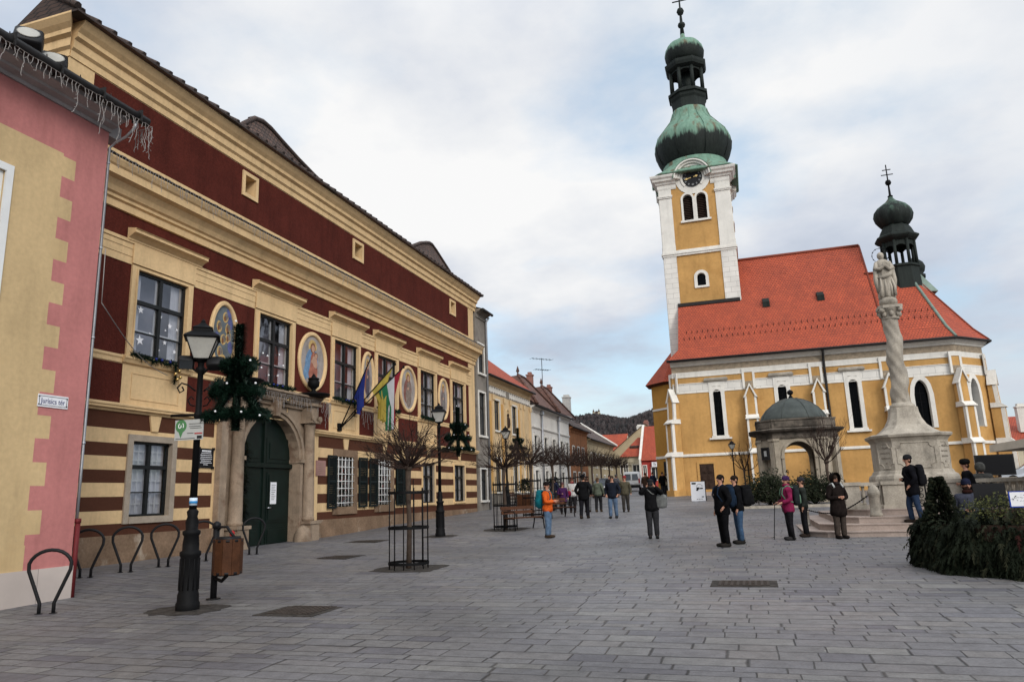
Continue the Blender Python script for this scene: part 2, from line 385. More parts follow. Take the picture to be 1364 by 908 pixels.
# ------------------------------------------------------------------ camera, sky, sun
def setup():
    yaw, pit, rol = R(-17.567), R(12.0), R(-1.963)
    fwd = Vector((math.sin(yaw) * math.cos(pit), math.cos(yaw) * math.cos(pit), math.sin(pit)))
    r0 = Vector((math.cos(yaw), -math.sin(yaw), 0)); u0 = r0.cross(fwd)
    r = r0 * math.cos(rol) + u0 * math.sin(rol); u = -r0 * math.sin(rol) + u0 * math.cos(rol)
    cam = bpy.data.cameras.new('camera'); o = bpy.data.objects.new('camera', cam); COL.objects.link(o)
    o.matrix_world = Matrix(((r.x, u.x, -fwd.x, 0), (r.y, u.y, -fwd.y, 0), (r.z, u.z, -fwd.z, 0), (0, 0, 0, 1)))
    cam.sensor_width = 36; cam.lens = 968.2 / 1364 * 36; cam.clip_end = 4000; cam.clip_start = .05
    S.camera = o
    el, az = R(27), R(138)      # sun behind the photographer, veiled by cloud; az clockwise from +Y
    sd = Vector((math.sin(az) * math.cos(el), math.cos(az) * math.cos(el), math.sin(el)))
    L = bpy.data.lights.new('sun', 'SUN'); L.energy = 1.5; L.angle = R(16); L.color = (1, .95, .88)
    lo = bpy.data.objects.new('sun', L); COL.objects.link(lo)
    lo.rotation_euler = (-sd).to_track_quat('-Z', 'Y').to_euler()
    w = bpy.data.worlds.new('World'); S.world = w; w.use_nodes = True
    nt = w.node_tree; nt.nodes.clear()
    out = N(nt, 'ShaderNodeOutputWorld'); bg = N(nt, 'ShaderNodeBackground')
    sky = N(nt, 'ShaderNodeTexSky', sky_type='NISHITA', sun_disc=False); sky.sun_elevation = el; sky.sun_rotation = az
    sky.air_density = 1.2; sky.dust_density = 1.5
    d = N(nt, 'ShaderNodeTexCoord').outputs['Generated']
    sp = N(nt, 'ShaderNodeSeparateXYZ'); nt.links.new(d, sp.inputs[0])
    # cloud deck: project the view direction on to a flat layer overhead
    zz = mth(nt, 'ADD', mth(nt, 'MAXIMUM', sp.outputs[2], 0.0), .22)
    cb = N(nt, 'ShaderNodeCombineXYZ')
    nt.links.new(mth(nt, 'DIVIDE', sp.outputs[0], zz), cb.inputs[0]); nt.links.new(mth(nt, 'DIVIDE', sp.outputs[1], zz), cb.inputs[1]); cb.inputs[2].default_value = 4.3
    n1 = noise(nt, cb.outputs[0], 1.15, 8, .56); n2 = noise(nt, cb.outputs[0], 1.05, 6, .5)
    off = N(nt, 'ShaderNodeVectorMath', operation='ADD'); nt.links.new(cb.outputs[0], off.inputs[0]); off.inputs[1].default_value = (7.1, 2.7, 1.9)
    n3 = noise(nt, off.outputs[0], 1.6, 7, .55)
    # brightness of the cloud (overcast: brighter towards the zenith and round the veiled sun)
    lum = ramp(nt, n1, [(.30, (.50, .56, .67)), (.43, (.66, .705, .79)), (.52, (.82, .84, .875)), (.61, (.95, .95, .95))])
    zen = N(nt, 'ShaderNodeMapRange'); zen.interpolation_type = 'SMOOTHSTEP'
    nt.links.new(sp.outputs[2], zen.inputs['Value']); zen.inputs['From Min'].default_value = .55; zen.inputs['From Max'].default_value = 1.0
    zen.inputs['To Min'].default_value = 1.0; zen.inputs['To Max'].default_value = 1.75
    lum = mixc(nt, 1.0, lum, zen.outputs[0], 'MULTIPLY')
    gd = N(nt, 'ShaderNodeVectorMath', operation='DOT_PRODUCT'); nt.links.new(d, gd.inputs[0]); gd.inputs[1].default_value = tuple(sd)
    gl = N(nt, 'ShaderNodeMapRange'); gl.interpolation_type = 'SMOOTHSTEP'; nt.links.new(gd.outputs['Value'], gl.inputs['Value'])
    gl.inputs['From Min'].default_value = .25; gl.inputs['From Max'].default_value = 1.0; gl.inputs['To Min'].default_value = 1.0; gl.inputs['To Max'].default_value = 2.1
    lum = mixc(nt, 1.0, lum, gl.outputs[0], 'MULTIPLY')
    hz = N(nt, 'ShaderNodeMapRange'); hz.interpolation_type = 'SMOOTHSTEP'; nt.links.new(sp.outputs[2], hz.inputs['Value'])
    hz.inputs['From Min'].default_value = .02; hz.inputs['From Max'].default_value = .24
    lum = mixc(nt, hz.outputs[0], (.58, .65, .73), lum)
    # bluer, darker bank of cloud towards the east
    dt = N(nt, 'ShaderNodeVectorMath', operation='DOT_PRODUCT'); nt.links.new(d, dt.inputs[0]); dt.inputs[1].default_value = (.72, .62, .1)
    eb = N(nt, 'ShaderNodeMapRange'); eb.interpolation_type = 'SMOOTHSTEP'; nt.links.new(dt.outputs['Value'], eb.inputs['Value'])
    eb.inputs['From Min'].default_value = .6; eb.inputs['From Max'].default_value = 1.0; eb.inputs['To Max'].default_value = .55
    lum = mixc(nt, eb.outputs[0], lum, (.53, .61, .735))
    k = N(nt, 'ShaderNodeVectorMath', operation='SCALE'); nt.links.new(lum, k.inputs[0]); k.inputs['Scale'].default_value = 10.0
    cover = ramp(nt, mth(nt, 'ADD', mth(nt, 'MULTIPLY', n2, .5), mth(nt, 'MULTIPLY', n3, .5)), [(.39, .10), (.47, .75), (.52, 1)])
    blue = N(nt, 'ShaderNodeVectorMath', operation='ADD'); nt.links.new(sky.outputs[0], blue.inputs[0]); blue.inputs[1].default_value = (2.5, 3.5, 4.4)
    mx = mixc(nt, cover, blue.outputs[0], k.outputs[0])
    nt.links.new(mx, bg.inputs[0]); bg.inputs[1].default_value = .1
    nt.links.new(bg.outputs[0], out.inputs[0])
    v = S.view_settings; v.view_transform = 'Standard'; v.look = 'None'; v.exposure = 0; v.gamma = 1; v.use_curve_mapping = False
    S.render.engine = 'CYCLES'; c = S.cycles; c.max_bounces = 6; c.diffuse_bounces = 3; c.glossy_bounces = 3; c.transparent_max_bounces = 8; c.caustics_reflective = False; c.caustics_refractive = False
    c.use_denoising = True
setup()

def ground():
    xs = np.unique(np.concatenate([np.linspace(-900, -60, 8), np.linspace(-60, -17, 10), np.linspace(-17, 10, 28), np.linspace(10, 60, 12), np.linspace(60, 900, 8)]))
    ys = np.unique(np.concatenate([np.linspace(-400, -40, 5), np.linspace(-40, 0, 7), np.linspace(0, 60, 31), np.linspace(60, 140, 17), np.linspace(140, 2000, 8)]))
    mb = MB()
    mb.grid([[(x, y, G(x, y)) for x in xs] for y in ys], 0, False, True)
    tag(mb.build('ground', M['pave']), 'grey stone paving of the square', 'ground', kind='structure')
ground()

# ------------------------------------------------------------------ facade helpers
def arcpts(u0, u1, vs, vt, kind, n=14):
    c = (u0 + u1) / 2; hw = (u1 - u0) / 2; P = []
    for k in range(n + 1):
        t = k / n
        if kind == 'round':
            a = math.pi * (1 - t); P.append((c + hw * math.cos(a), vs + (vt - vs) * math.sin(a)))
        else:
            q = abs(2 * t - 1); P.append((u0 + (u1 - u0) * t, vs + (vt - vs) * math.sqrt(max(0, 1 - q ** 1.7))))
    return P
def facade(mb, F, u0, u1, v0, v1, mf, holes=(), uc=(), vc=()):
    us = {u0, u1} | {u for u in uc if u0 < u < u1}; vs = {v0, v1} | {v for v in vc if v0 < v < v1}
    for h in holes: us |= {h['u'][0], h['u'][1]}; vs |= {h['v'][0], h['v'][1]}
    us = sorted(us); vs = sorted(vs)
    inside = lambda u, v: any(h['u'][0] < u < h['u'][1] and h['v'][0] < v < h['v'][1] for h in holes)
    for b in range(len(vs) - 1):
        a = 0
        while a < len(us) - 1:
            um, vm = (us[a] + us[a + 1]) / 2, (vs[b] + vs[b + 1]) / 2
            if inside(um, vm): a += 1; continue
            m = mf(um, vm); e = a + 1
            while e < len(us) - 1 and not inside((us[e] + us[e + 1]) / 2, vm) and mf((us[e] + us[e + 1]) / 2, vm) == m: e += 1
            mb.face([F(us[a], vs[b], 0), F(us[e], vs[b], 0), F(us[e], vs[b + 1], 0), F(us[a], vs[b + 1], 0)], m); a = e
    for h in holes:
        (a, b), (c, d), w, rm = h['u'], h['v'], -h['d'], h.get('m', 0)
        k = h.get('arch')
        top = d - h.get('rise', (b - a) / 2) if k else d
        mb.face([F(a, c, 0), F(b, c, 0), F(b, c, w), F(a, c, w)], rm)
        for q in (a, b): mb.face([F(q, c, 0), F(q, c, w), F(q, top, w), F(q, top, 0)], rm)
        if not k: mb.face([F(a, d, 0), F(a, d, w), F(b, d, w), F(b, d, 0)], rm)
        else:
            P = arcpts(a, b, top, d, k); fm = mf((a + b) / 2, d - .01)
            for p, q in zip(P, P[1:]):
                mb.face([F(p[0], p[1], 0), F(q[0], q[1], 0), F(q[0], d, 0), F(p[0], d, 0)], fm)
                mb.face([F(p[0], p[1], 0), F(p[0], p[1], w), F(q[0], q[1], w), F(q[0], q[1], 0)], rm)
def archband(mb, F, u0, u1, v0, vs, vt, wd, w0, w1, kind='round', mi=0, foot=True, n=14):
    # raised surround of width wd round an arched opening
    P = arcpts(u0, u1, vs, vt, kind, n); Q = arcpts(u0 - wd, u1 + wd, vs, vt + wd * (1 if kind == 'round' else 1.35), kind, n)
    if foot: P = [(u0, v0)] + P + [(u1, v0)]; Q = [(u0 - wd, v0)] + Q + [(u1 + wd, v0)]
    for (p, q), (s, t) in zip(zip(P, P[1:]), zip(Q, Q[1:])):
        mb.hull8([F(*p, w0), F(*q, w0), F(*t, w0), F(*s, w0), F(*p, w1), F(*q, w1), F(*t, w1), F(*s, w1)], mi)
def fan(mb, F, P, w, mi=0):
    mb.face([F(u, v, w) for u, v in P], mi)
def window(parent, F, u0, u1, v0, v1, d, fr='blackframe', bars_v=(.5,), bars_h=(.63,), thin_h=(.28,), curtain=True, inner=True, depth=.55, label=None, bw=.075):
    mb = MB(); w0, w1 = -d, -d + .07
    U = lambda t: u0 + (u1 - u0) * t; V = lambda t: v0 + (v1 - v0) * t
    e = .002
    mb.fbox(F, u0 + e, u0 + bw, v0 + e, v1 - e, w0, w1); mb.fbox(F, u1 - bw, u1 - e, v0 + e, v1 - e, w0, w1)
    mb.fbox(F, u0 + bw, u1 - bw, v0 + e, v0 + bw, w0, w1); mb.fbox(F, u0 + bw, u1 - bw, v1 - bw, v1 - e, w0, w1)
    for t in bars_v: mb.fbox(F, U(t) - .05, U(t) + .05, v0 + bw, v1 - bw, w0, w1 + .015)
    for t in bars_h: mb.fbox(F, u0 + bw, u1 - bw, V(t) - .05, V(t) + .05, w0 + .003, w1 + .025)
    for t in thin_h: mb.fbox(F, u0 + bw, u1 - bw, V(t) - .016, V(t) + .016, w0 + .006, w1 - .005)
    o = mb.build('window', M[fr], parent)
    if label: o['label'] = label
    p = MB(); p.face([F(u0, v0, w0 + .02), F(u1, v0, w0 + .02), F(u1, v1, w0 + .02), F(u0, v1, w0 + .02)]); p.build('pane', M['glass'], o)
    if inner:
        q = MB(); a, b = -d - .06, -d - .03
        for t in (.0, .5, 1.0): q.fbox(F, U(t) - (.09 if t == .5 else .11), U(t) + (.09 if t == .5 else .11), v0, v1, a, b)
        for t in (0, .30, .63, 1.0): q.fbox(F, u0, u1, V(t) - .035, V(t) + .035, a + .005, b + .01)
        q.build('inner_sash', M['whitepaint'], o)
    if curtain:
        q = MB()
        for a, b in ((u0, U(.2)), (U(.8), u1)) if curtain is True else ((u0, u1),):
            n = 16
            rows = [[F(a + (b - a) * k / n, v, -d - .12 + .025 * math.sin(k * 2.1)) for k in range(n + 1)] for v in (v0, v1)]
            q.grid(rows, 0, False, True)
        q.build('curtain', M['curtain'], o)
    q = MB(); w = -d - depth
    q.face([F(u0 - .3, v0 - .3, w), F(u1 + .3, v0 - .3, w), F(u1 + .3, v1 + .3, w), F(u0 - .3, v1 + .3, w)]); q.build('room_backing', M['room'], o)
    return o

# ------------------------------------------------------------------ town hall
WX = -15.2
FT = frame((WX, 0, 0), (0, 1, 0), (1, 0, 0))
UPW = [15.72, 20.88, 25.56, 29.1, 33.5, 37.6]
def town_hall():
    T = thing('town_hall', 'long red and cream town hall with oval wall paintings and striped ground floor', 'town hall', (WX, 26, G(WX, 26)))
    mats = [M['cream'], M['red'], M['brown'], M['plinth'], M['surround'], M['portal']]
    st = [-.63, -.35, -.03, .31, .65, .97, 1.31, 1.64, 2.0, 2.42, 2.62]
    y0, y1 = 12.2, 40.3
    def mf(u, v):
        if v < 3.4 and 18.7 < u < 23.0: return 5
        if v < -.63: return 3
        if v < 2.62:
            if 18.1 < u < 23.72: return 0
            k = sum(1 for s in st if v > s); return 2 if k % 2 == 1 and v < 2.42 else 0
        if v < 3.68:
            if u > 39.3: return 0
            return 0 if any(abs(u - c) < 1.16 for c in UPW) else 1
        if v < 3.9: return 0
        if v < 6.37:
            if u > 39.3: return 0
            return 0 if any(abs(u - c) < 1.13 for c in UPW) else 1
        if v < 7.03: return 0
        if v < 7.72: return 1 if u < 39.3 else 0
        if v < 9.33: return 0
        if v < 11.08: return 1 if 12.95 < u < 39.45 else 0
        return 0
    holes = [dict(u=(c - .93, c + .93), v=(3.97, 6.29), d=.14, m=0) for c in UPW]
    gw = [(15.07, 16.43), (25.02, 26.27), (28.31, 29.49), (29.98, 31.36), (32.84, 34.27), (36.87, 38.39)]
    holes += [dict(u=g, v=(-.2, 1.72), d=.2, m=4) for g in gw]
    at = [(18.79, 19.55), (25.99, 26.84), (31.6, 32.3), (36.65, 37.35)]
    at = [(18.95, 19.5), (26.12, 26.75), (36.72, 37.3)]
    holes += [dict(u=a, v=(10.2, 10.82), d=.45, m=0) for a in at]
    holes += [dict(u=(19.35, 22.4), v=(-1.6, 2.95), d=.33, m=5, arch='round', rise=1.45)]
    uc = [12.95, 18.1, 18.7, 23.0, 23.72, 39.3, 39.45] + [c + s for c in UPW for s in (-1.16, -1.13, 1.13, 1.16)]
    vc = st + [3.4, 3.68, 3.9, 6.37, 7.03, 7.72, 9.33, 11.08]
    mb = MB()
    facade(mb, FT, y0, y1, -1.75, 12.0, mf, holes, uc, vc)
    xb = -26.0
    for y in (y0, y1): mb.face([(WX, y, -1.7), (xb, y, -1.7), (xb, y, 9), (WX, y, 9)], 0); mb.face([(WX, y, 9), (-16.55, y, 9), (-16.55, y, 12.03), (WX, y, 12.03)], 0)
    mb.face([(xb, y0, -1.7), (xb, y1, -1.7), (xb, y1, 9), (xb, y0, 9)], 0); mb.face([(-16.55, y0, 9), (-16.55, y1, 9), (-16.55, y1, 12.03), (-16.55, y0, 12.03)], 0)
    # keystone wedges over the ground-floor windows
    for a, b in gw:
        c = (a + b) / 2
        mb.hull8([FT(c - .11, 2.003, .002), FT(c + .11, 2.003, .002), FT(c + .11, 2.003, .05), FT(c - .11, 2.003, .05), FT(c - .2, 2.417, .002), FT(c + .2, 2.417, .002), FT(c + .2, 2.417, .05), FT(c - .2, 2.417, .05)], 0)
    # shallow recessed frames on the under-window panels
    for c in UPW:
        for q in (-.85, .82): mb.fbox(FT, c + q, c + q + .03, 2.8, 3.5, .002, .018, 0)
        for q in (2.8, 3.47): mb.fbox(FT, c - .819, c + .819, q, q + .03, .002, .018, 0)
    mb.build('wall', mats, T)
    # mouldings
    mb = MB()
    for ya_, yb_ in ((y0 - .1, 18.3), (23.25, y1 + .1)): mb.mould(FT, ya_, yb_, [(0, 2.42), (.05, 2.43), (.07, 2.47), (.15, 2.5), (.15, 2.55), (.18, 2.57), (.18, 2.61), (.03, 2.66), (0, 2.66)])
    mb.build('belt_course', M['cream'], T)
    mb = MB()
    mb.mould(FT, y0 - .1, y1 + .08, [(0, 7.72), (.06, 7.73), (.06, 7.93), (.13, 7.96), (.13, 8.04), (.2, 8.08), (.26, 8.2), (.36, 8.33), (.52, 8.38), (.52, 8.58), (.57, 8.62), (.64, 8.74), (.64, 8.78), (.02, 9.0), (0, 9.0)])
    mb.build('cornice', M['cream'], T)
    mb = MB(); mb.mould(FT, y0 - .1, y1 + .1, [(.02, 9.003), (.645, 8.783), (.67, 8.80), (.67, 8.835), (.02, 9.09)]); mb.build('cornice_flashing', M['gutter'], T)
    mb = MB()
    for v0, v1, w in ((6.37, 6.57, .02), (6.574, 6.78, .035), (6.784, 6.93, .05), (6.934, 7.02, .08)): mb.fbox(FT, y0, 39.6, v0, v1, .002, w)
    mb.mould(FT, y0, 39.3, [(.002, 3.7), (.03, 3.7), (.03, 3.8), (.06, 3.84), (.06, 3.9), (.002, 3.9)])
    mb.mould(FT, 12.95, 39.45, [(.002, 9.12), (.05, 9.12), (.05, 9.31), (.002, 9.33)])
    mb.build('fascia_band', M['cream'], T)
    mb = MB()
    prof = [(.0, 11.1), (.03, 11.1), (.03, 11.28), (.10, 11.34), (.10, 11.56), (.2, 11.62), (.2, 11.74), (.3, 11.84), (.4, 11.98), (.4, 12.03), (0, 12.03)]
    mb.mould(FT, y0 - .0, y1 + .3, prof)
    FE = frame((WX, y0, 0), (-1, 0, 0), (0, -1, 0))
    rows = [[FE(-(w), v, w) for w, v in prof], [FE(1.35, v, w) for w, v in prof]]
    mb.grid(rows, 0, True, False, caps=True)
    mb.build('attic_cornice', M['cream'], T)
    # roof: low slope hidden from below, two hipped bulges above the eave
    mb = MB()
    def slab(P, mi=0, uvs=None): mb.face(P, mi, uvs)
    x0 = WX + .52; sl = .62; xk, zk_, xq = -15.75, 12.78, -16.75
    ya, yb = y0 - .32, y1 + .45
    slab([(x0, ya, 12.1), (x0, yb, 12.1), (xk, yb, zk_), (xk, ya, zk_)], 0, [(0, 0), (28.8, 0), (28.8, 1.3), (0, 1.3)])
    slab([(xq, ya, 12.1), (xq, yb, 12.1), (xk, yb, zk_), (xk, ya, zk_)], 0, [(0, 0), (28.8, 0), (28.8, 1.3), (0, 1.3)])
    for y in (ya, yb): slab([(x0, y, 12.1), (xq, y, 12.1), (xk, y, zk_)])
    mb.box(xq, x0 + .02, ya - .02, yb + .02, 12.035, 12.095)
    for k in range(60):   # uneven row of eave tiles
        y = ya + k * .487; mb.tube([(x0 + .02, y + .12, 12.1 + rnd.uniform(-.01, .015)), (xk, y + .12, zk_)], .075, 6)
    mb.tube([(x0 + .02, ya - .02, 12.16), (xk, ya - .02, zk_ + .06)], .09, 7)
    for k in range(48): mb.tube([(xk, ya + k * .61, zk_ + .03 + rnd.uniform(-.01, .02)), (xk, ya + k * .61 + .66, zk_ + .03)], .12, 7)
    # low main roof behind the parapet
    slab([(-16.6, y0, 9.4), (-16.6, y1, 9.4), (-21.3, y1, 11.6), (-21.3, y0, 9.6)], 0, [(0, 0), (28, 0), (28, 5), (0, 5)])
    slab([(-26, y0, 9.0), (-26, y1, 9.0), (-21.3, y1, 11.6), (-21.3, y0, 9.6)], 0, [(0, 0), (28, 0), (28, 5), (0, 5)])
    rf = mb.build('roof', M['oldtile'], T)
    for xk, PR in ((-17.0, ((18.9, 12.0), (20.4, 13.5), (21.0, 14.1), (21.6, 14.62), (22.1, 14.74), (22.6, 14.7), (23.3, 14.52), (24.5, 14.24), (25.8, 14.0), (28, 13.72), (31, 13.35), (34, 12))), (-16.4, ((33, 12), (34.3, 13.45), (35.4, 14.0), (36.2, 14.28), (36.6, 14.4), (37.0, 14.42), (37.6, 14.25), (38.6, 13.9), (39.6, 13.55), (40.25, 12.8)))):
        mb = MB()
        rows = [[(xk + .6, y, 11.9) for y, z in PR], [(xk + .28, y, (z + 11.9) / 2 - .05) for y, z in PR], [(xk, y, z) for y, z in PR], [(xk - 3, y, max(11, z - 3)) for y, z in PR]]
        mb.grid(rows, 0, False, False, uv=lambda a, b: (PR[b][0], a * 1.5 + PR[b][1] * .6))
        mb.tube([(xk, y, z + .02) for y, z in PR], .10, 6)
        for k in range(14): y, z = PR[len(PR) // 2]; mb.tube([(xk + .02, PR[3][0] + k * .07, PR[3][1] + .1), (xk - .3, PR[3][0] + k * .07, PR[3][1] + .1)], .03, 4)
        mb.build('hipped_dormer', M['oldtile'], rf)
    # attic window frames
    for a, b in at:
        mb = MB(); w = .13
        mb.fbox(FT, a - w, a, 10.2 - w, 10.82 + w, .002, .05); mb.fbox(FT, b, b + w, 10.2 - w, 10.82 + w, .002, .05)
        mb.fbox(FT, a, b, 10.2 - w, 10.2, .002, .05); mb.fbox(FT, a, b, 10.82, 10.82 + w, .002, .05)
        o = mb.build('attic_window', M['cream'], T)
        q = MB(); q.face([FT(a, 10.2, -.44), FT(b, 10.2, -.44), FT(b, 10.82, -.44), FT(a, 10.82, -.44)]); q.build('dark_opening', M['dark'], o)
    # upper windows
    for i, c in enumerate(UPW):
        o = window(T, FT, c - .93, c + .93, 3.97, 6.29, .12)
        q = MB()
        for s in (-1, 1): q.fbox(FT, c + s * 1.03 - .1, c + s * 1.03 + .1, 3.9, 6.37, .002, .055); q.fbox(FT, c + s * .955 - .025, c + s * .955 + .025, 3.97, 6.29, .057, .075)
        q.fbox(FT, c - .93, c + .93, 6.292, 6.368, .002, .055)
        q.build('surround', M['cream'], o)
        q = MB()
        q.mould(FT, c - 1.38, c + 1.38, [(.05, 6.98), (.10, 7.0), (.10, 7.05), (.2, 7.12), (.32, 7.17), (.32, 7.24), (.36, 7.27), (.05, 7.33)])
        q.fbox(FT, c - 1.16, c + 1.16, 6.4, 6.98, .055, .085)
        q.build('hood_mould', M['cream'], o)
        q = MB(); q.mould(FT, c - 1.22, c + 1.22, [(.002, 3.7), (.07, 3.72), (.11, 3.8), (.14, 3.83), (.14, 3.88), (.002, 3.93)]); q.build('sill', M['cream'], o)
        if i == 0:
            for du, dv, r in ((-.62, 1.28, .11), (-.2, 1.5, .05), (.1, 1.25, .06), (.45, 1.05, .09), (-.58, .45, .15), (.3, .55, .08), (.72, 1.0, .05), (.68, .35, .07), (.1, .3, .05), (-.25, .7, .04), (.3, .9, .04)):
                q = MB(); P = []
                for k in range(10):
                    rr = r if k % 2 == 0 else r * .42; a = math.pi / 2 + k * math.pi / 5 + r
                    P.append((c + du + rr * math.cos(a), 3.97 + dv + rr * math.sin(a)))
                q.grid([[FT(u, v, -.094) for u, v in P], [FT(u, v, -.088) for u, v in P]], 0, True, False, caps=True)
                q.build('paper_star', M['signwhite'], o)
        if i == 1:
            for du, dv in ((-.6, .5), (-.3, .95), (.35, 1.1), (.6, .75), (-.55, 1.0), (.3, .35), (-.2, .3)):
                q = MB(); q.sup(FT(c + du, 3.97 + dv, -.05), (.035, .035, .035), 1, 10, 6); q.build('silver_ball', M['signwhite'], o)
    # oval paintings
    robes = [((.10, .11, .24), (.17, .15, .13), None), ((.15, .25, .38), (.34, .13, .09), (.19, .33, .42)), ((.24, .1, .07), (.09, .08, .1), None), ((.22, .10, .08), (.22, .17, .14), None), ((.2, .15, .14), (.19, .17, .16), None)]
    cen = [(18.28, .66), (23.18, .94), (27.35, .57), (31.27, .93), (35.52, .70)]
    for i, ((c, hw), rb) in enumerate(zip(cen, robes)):
        n = 40; zc = 5.14; hh = 1.12
        ell = lambda k, s: (c + (hw - s) * math.cos(2 * math.pi * k / n), zc + (hh - s) * math.sin(2 * math.pi * k / n))
        mb = MB(); rows = []
        for s, w in ((0, .002), (0, .05), (.03, .08), (.12, .08), (.15, .05), (.16, .004)): rows.append([FT(*ell(k, s), w) for k in range(n)])
        mb.grid(rows, 0, True, False)
        o = mb.build('oval_frame', M['cream'], T)
        bgc = mat('fresco_ground', (.34, .30, .275) if i else (.13, .15, .16), .9, .3, 2.2, fine=.1)
        p = MB(); fan(p, FT, [ell(k, .155) for k in range(n)], .008); po = p.build('fresco', bgc, o)
        f = MB(); s = (hw - .16) / .78; sv = 1.0
        def blob(du, dv, a, b, mi, w, rot=0):
            P = []
            for k in range(18):
                t = 2 * math.pi * k / 18; x, y = a * math.cos(t), b * math.sin(t)
                P.append((c + s * (du + x * math.cos(rot) - y * math.sin(rot)), zc + sv * (dv + x * math.sin(rot) + y * math.cos(rot))))
            fan(f, FT, P, w, mi)
        fm = [mat('fresco_robe', rb[0], .9, .35, 5), mat('fresco_cloth', rb[1], .9, .35, 5), mat('fresco_face', (.45, .27, .19), .9, .1, 5), mat('fresco_gold', (.50, .34, .14), .9, .3, 5), mat('fresco_hair', (.2, .09, .045), .9, .2, 5)]
        if i == 0:   # heraldic shields on a dark ground
            for du, dv in ((-.32, .28), (.3, .28), (0, -.1), (-.2, -.5), (.1, .62), (.35, .0)):
                blob(du, dv, .2, .17, 3, .011, du * 2); blob(du + .03, dv + .02, .14, .12, 1, .014, dv); blob(du - .05, dv - .05, .07, .09, 4, .0155, du)
            for du, dv in ((.45, .45), (.5, -.3), (.35, .8), (-.45, -.1)): blob(du, dv, .16, .2, 0, .0125, .5)
            blob(0, -.75, .25, .18, 3, .015); blob(0, -.75, .15, .1, 4, .017)
        else:
            blob(0, .58, .27, .25, 3, .011); blob(.02, .52, .17, .2, 4, .013); blob(.03, .5, .11, .14, 2, .015)
            blob(-.05, -.1, .42, .62, 0, .012, -.15); blob(.05, -.35, .3, .52, 1, .016)
            blob(.1, .1, .22, .26, 1, .0175); blob(0, .02, .1, .07, 2, .019, .4)
            if rb[2] is not None:
                blob(.22, .26, .12, .12, 4, .0195); blob(.22, .24, .085, .09, 2, .021); blob(.16, -.0, .16, .24, 2, .0205, .5); blob(-.36, -.3, .16, .5, 0, .0185, -.35)
        f.build('painted_figure', fm, o)
    # ground floor windows
    for i, (a, b) in enumerate(gw):
        if i == 3: continue
        o = window(T, FT, a, b, -.2, 1.72, .17, bars_h=(.66,), thin_h=(.32,), curtain='all' if i in (0, 4, 5) else True, inner=i in (1, 2), bw=.06)
        q = MB(); s = .17 if i == 0 else (.28 if i < 3 else .10)
        g = 'surround'
        q.fbox(FT, a - s, a, -.2 - s, 1.72 + s, .002, .045); q.fbox(FT, b, b + s, -.2 - s, 1.72 + s, .002, .045)
        q.fbox(FT, a, b, 1.722, 1.72 + s, .002, .045); q.fbox(FT, a, b, -.2 - s, -.202, .002, .07)
        q.build('surround', M['plinth' if i in (1, 2) else 'surround'] if i < 3 else M['cream'], o)
        if i in (0, 4, 5):
            q = MB()
            for (x0_, x1_) in ((a + .1, (a + b) / 2 - .07), ((a + b) / 2 + .07, b - .1)):
                for t in (.33, .66): q.fbox(FT, x0_ + (x1_ - x0_) * t - .016, x0_ + (x1_ - x0_) * t + .016, -.1, 1.66, -.225, -.205)
                for v in (.12, .42, .72, 1.0, 1.25, 1.48): q.fbox(FT, x0_, x1_, v - .016, v + .016, -.223, -.207)
            q.build('inner_lattice', M['whitepaint'], o)
        if i in (1, 2):
            q = MB()
            for k in range(5): u = a + .1 + (b - a - .2) * k / 4; q.tube([FT(u, -.18, .02), FT(u, 1.7, .02)], .014, 5)
            for k in range(7): v = -.05 + 1.65 * k / 6; q.tube([FT(a - .04, v, .03), FT(b + .04, v, .03)], .014, 5)
            q.build('white_grille', M['whitepaint'], o)
    mb = MB()
    def shut(a, b):
        m2 = MB(); v0, v1 = -.24, 1.74
        m2.fbox(FT, a, a + .07, v0, v1, .05, .10); m2.fbox(FT, b - .07, b, v0, v1, .05, .10)
        for v in (v0, .72, v1 - .08): m2.fbox(FT, a + .07, b - .07, v, v + .08, .05, .095)
        n = 26
        for k in range(n):
            v = v0 + .1 + (v1 - v0 - .2) * k / n
            m2.hull8([FT(a + .07, v, .055), FT(b - .07, v, .055), FT(b - .07, v + .012, .055), FT(a + .07, v + .012, .055), FT(a + .07, v + .05, .085), FT(b - .07, v + .05, .085), FT(b - .07, v + .062, .085), FT(a + .07, v + .062, .085)])
        o = m2.build('shutter', M['shutter'], T)
        for v in (.05, 1.4): h = MB(); h.tube([FT((a + b) / 2, v - .3, .10), FT((a + b) / 2, v - .38, .14)], .015, 5); h.build('shutter_catch', M['iron'], o)
    for a, b in ((24.3, 24.92), (26.62, 27.3), (27.5, 28.2), (29.98, 30.65), (30.69, 31.36)): shut(a, b)
    # portal
    P = MB(); n = 20
    def col(y, r, z0, z1, X=-14.86):
        P.lathe([(z0, r * 1.12), (z0 + .1, r * 1.12), (z0 + .14, r * 1.02), (z0 + .8, r), (z1 - .2, r * .86), (z1 - .1, r * .98), (z1, r * 1.0)], X, y, 20)
    def block(y0_, y1_, z0, z1, x1=-14.6): P.box(WX + .004, x1, y0_, y1_, z0, z1)
    for y in (18.93, 22.78):
        block(y - .27, y + .27, -1.75, -.72, -14.66); block(y - .33, y + .33, -.72, -.62, -14.62)
        col(y, .205, -.62, 2.78, -14.97)
        block(y - .27, y + .27, 2.78, 2.86, -14.68)
        for s in (-1, 1): P.tube([(-14.72, y + s * .2 - .0, 2.93), (-14.64, y + s * .2, 2.93)], .10, 10)
        block(y - .22, y + .22, 2.86, 3.38, -14.76); block(y - .3, y + .3, 3.38, 3.48, -14.66)
    block(18.2, 18.5, -1.75, 2.9, -15.0); block(18.15, 18.54, 2.9, 3.05, -14.96)
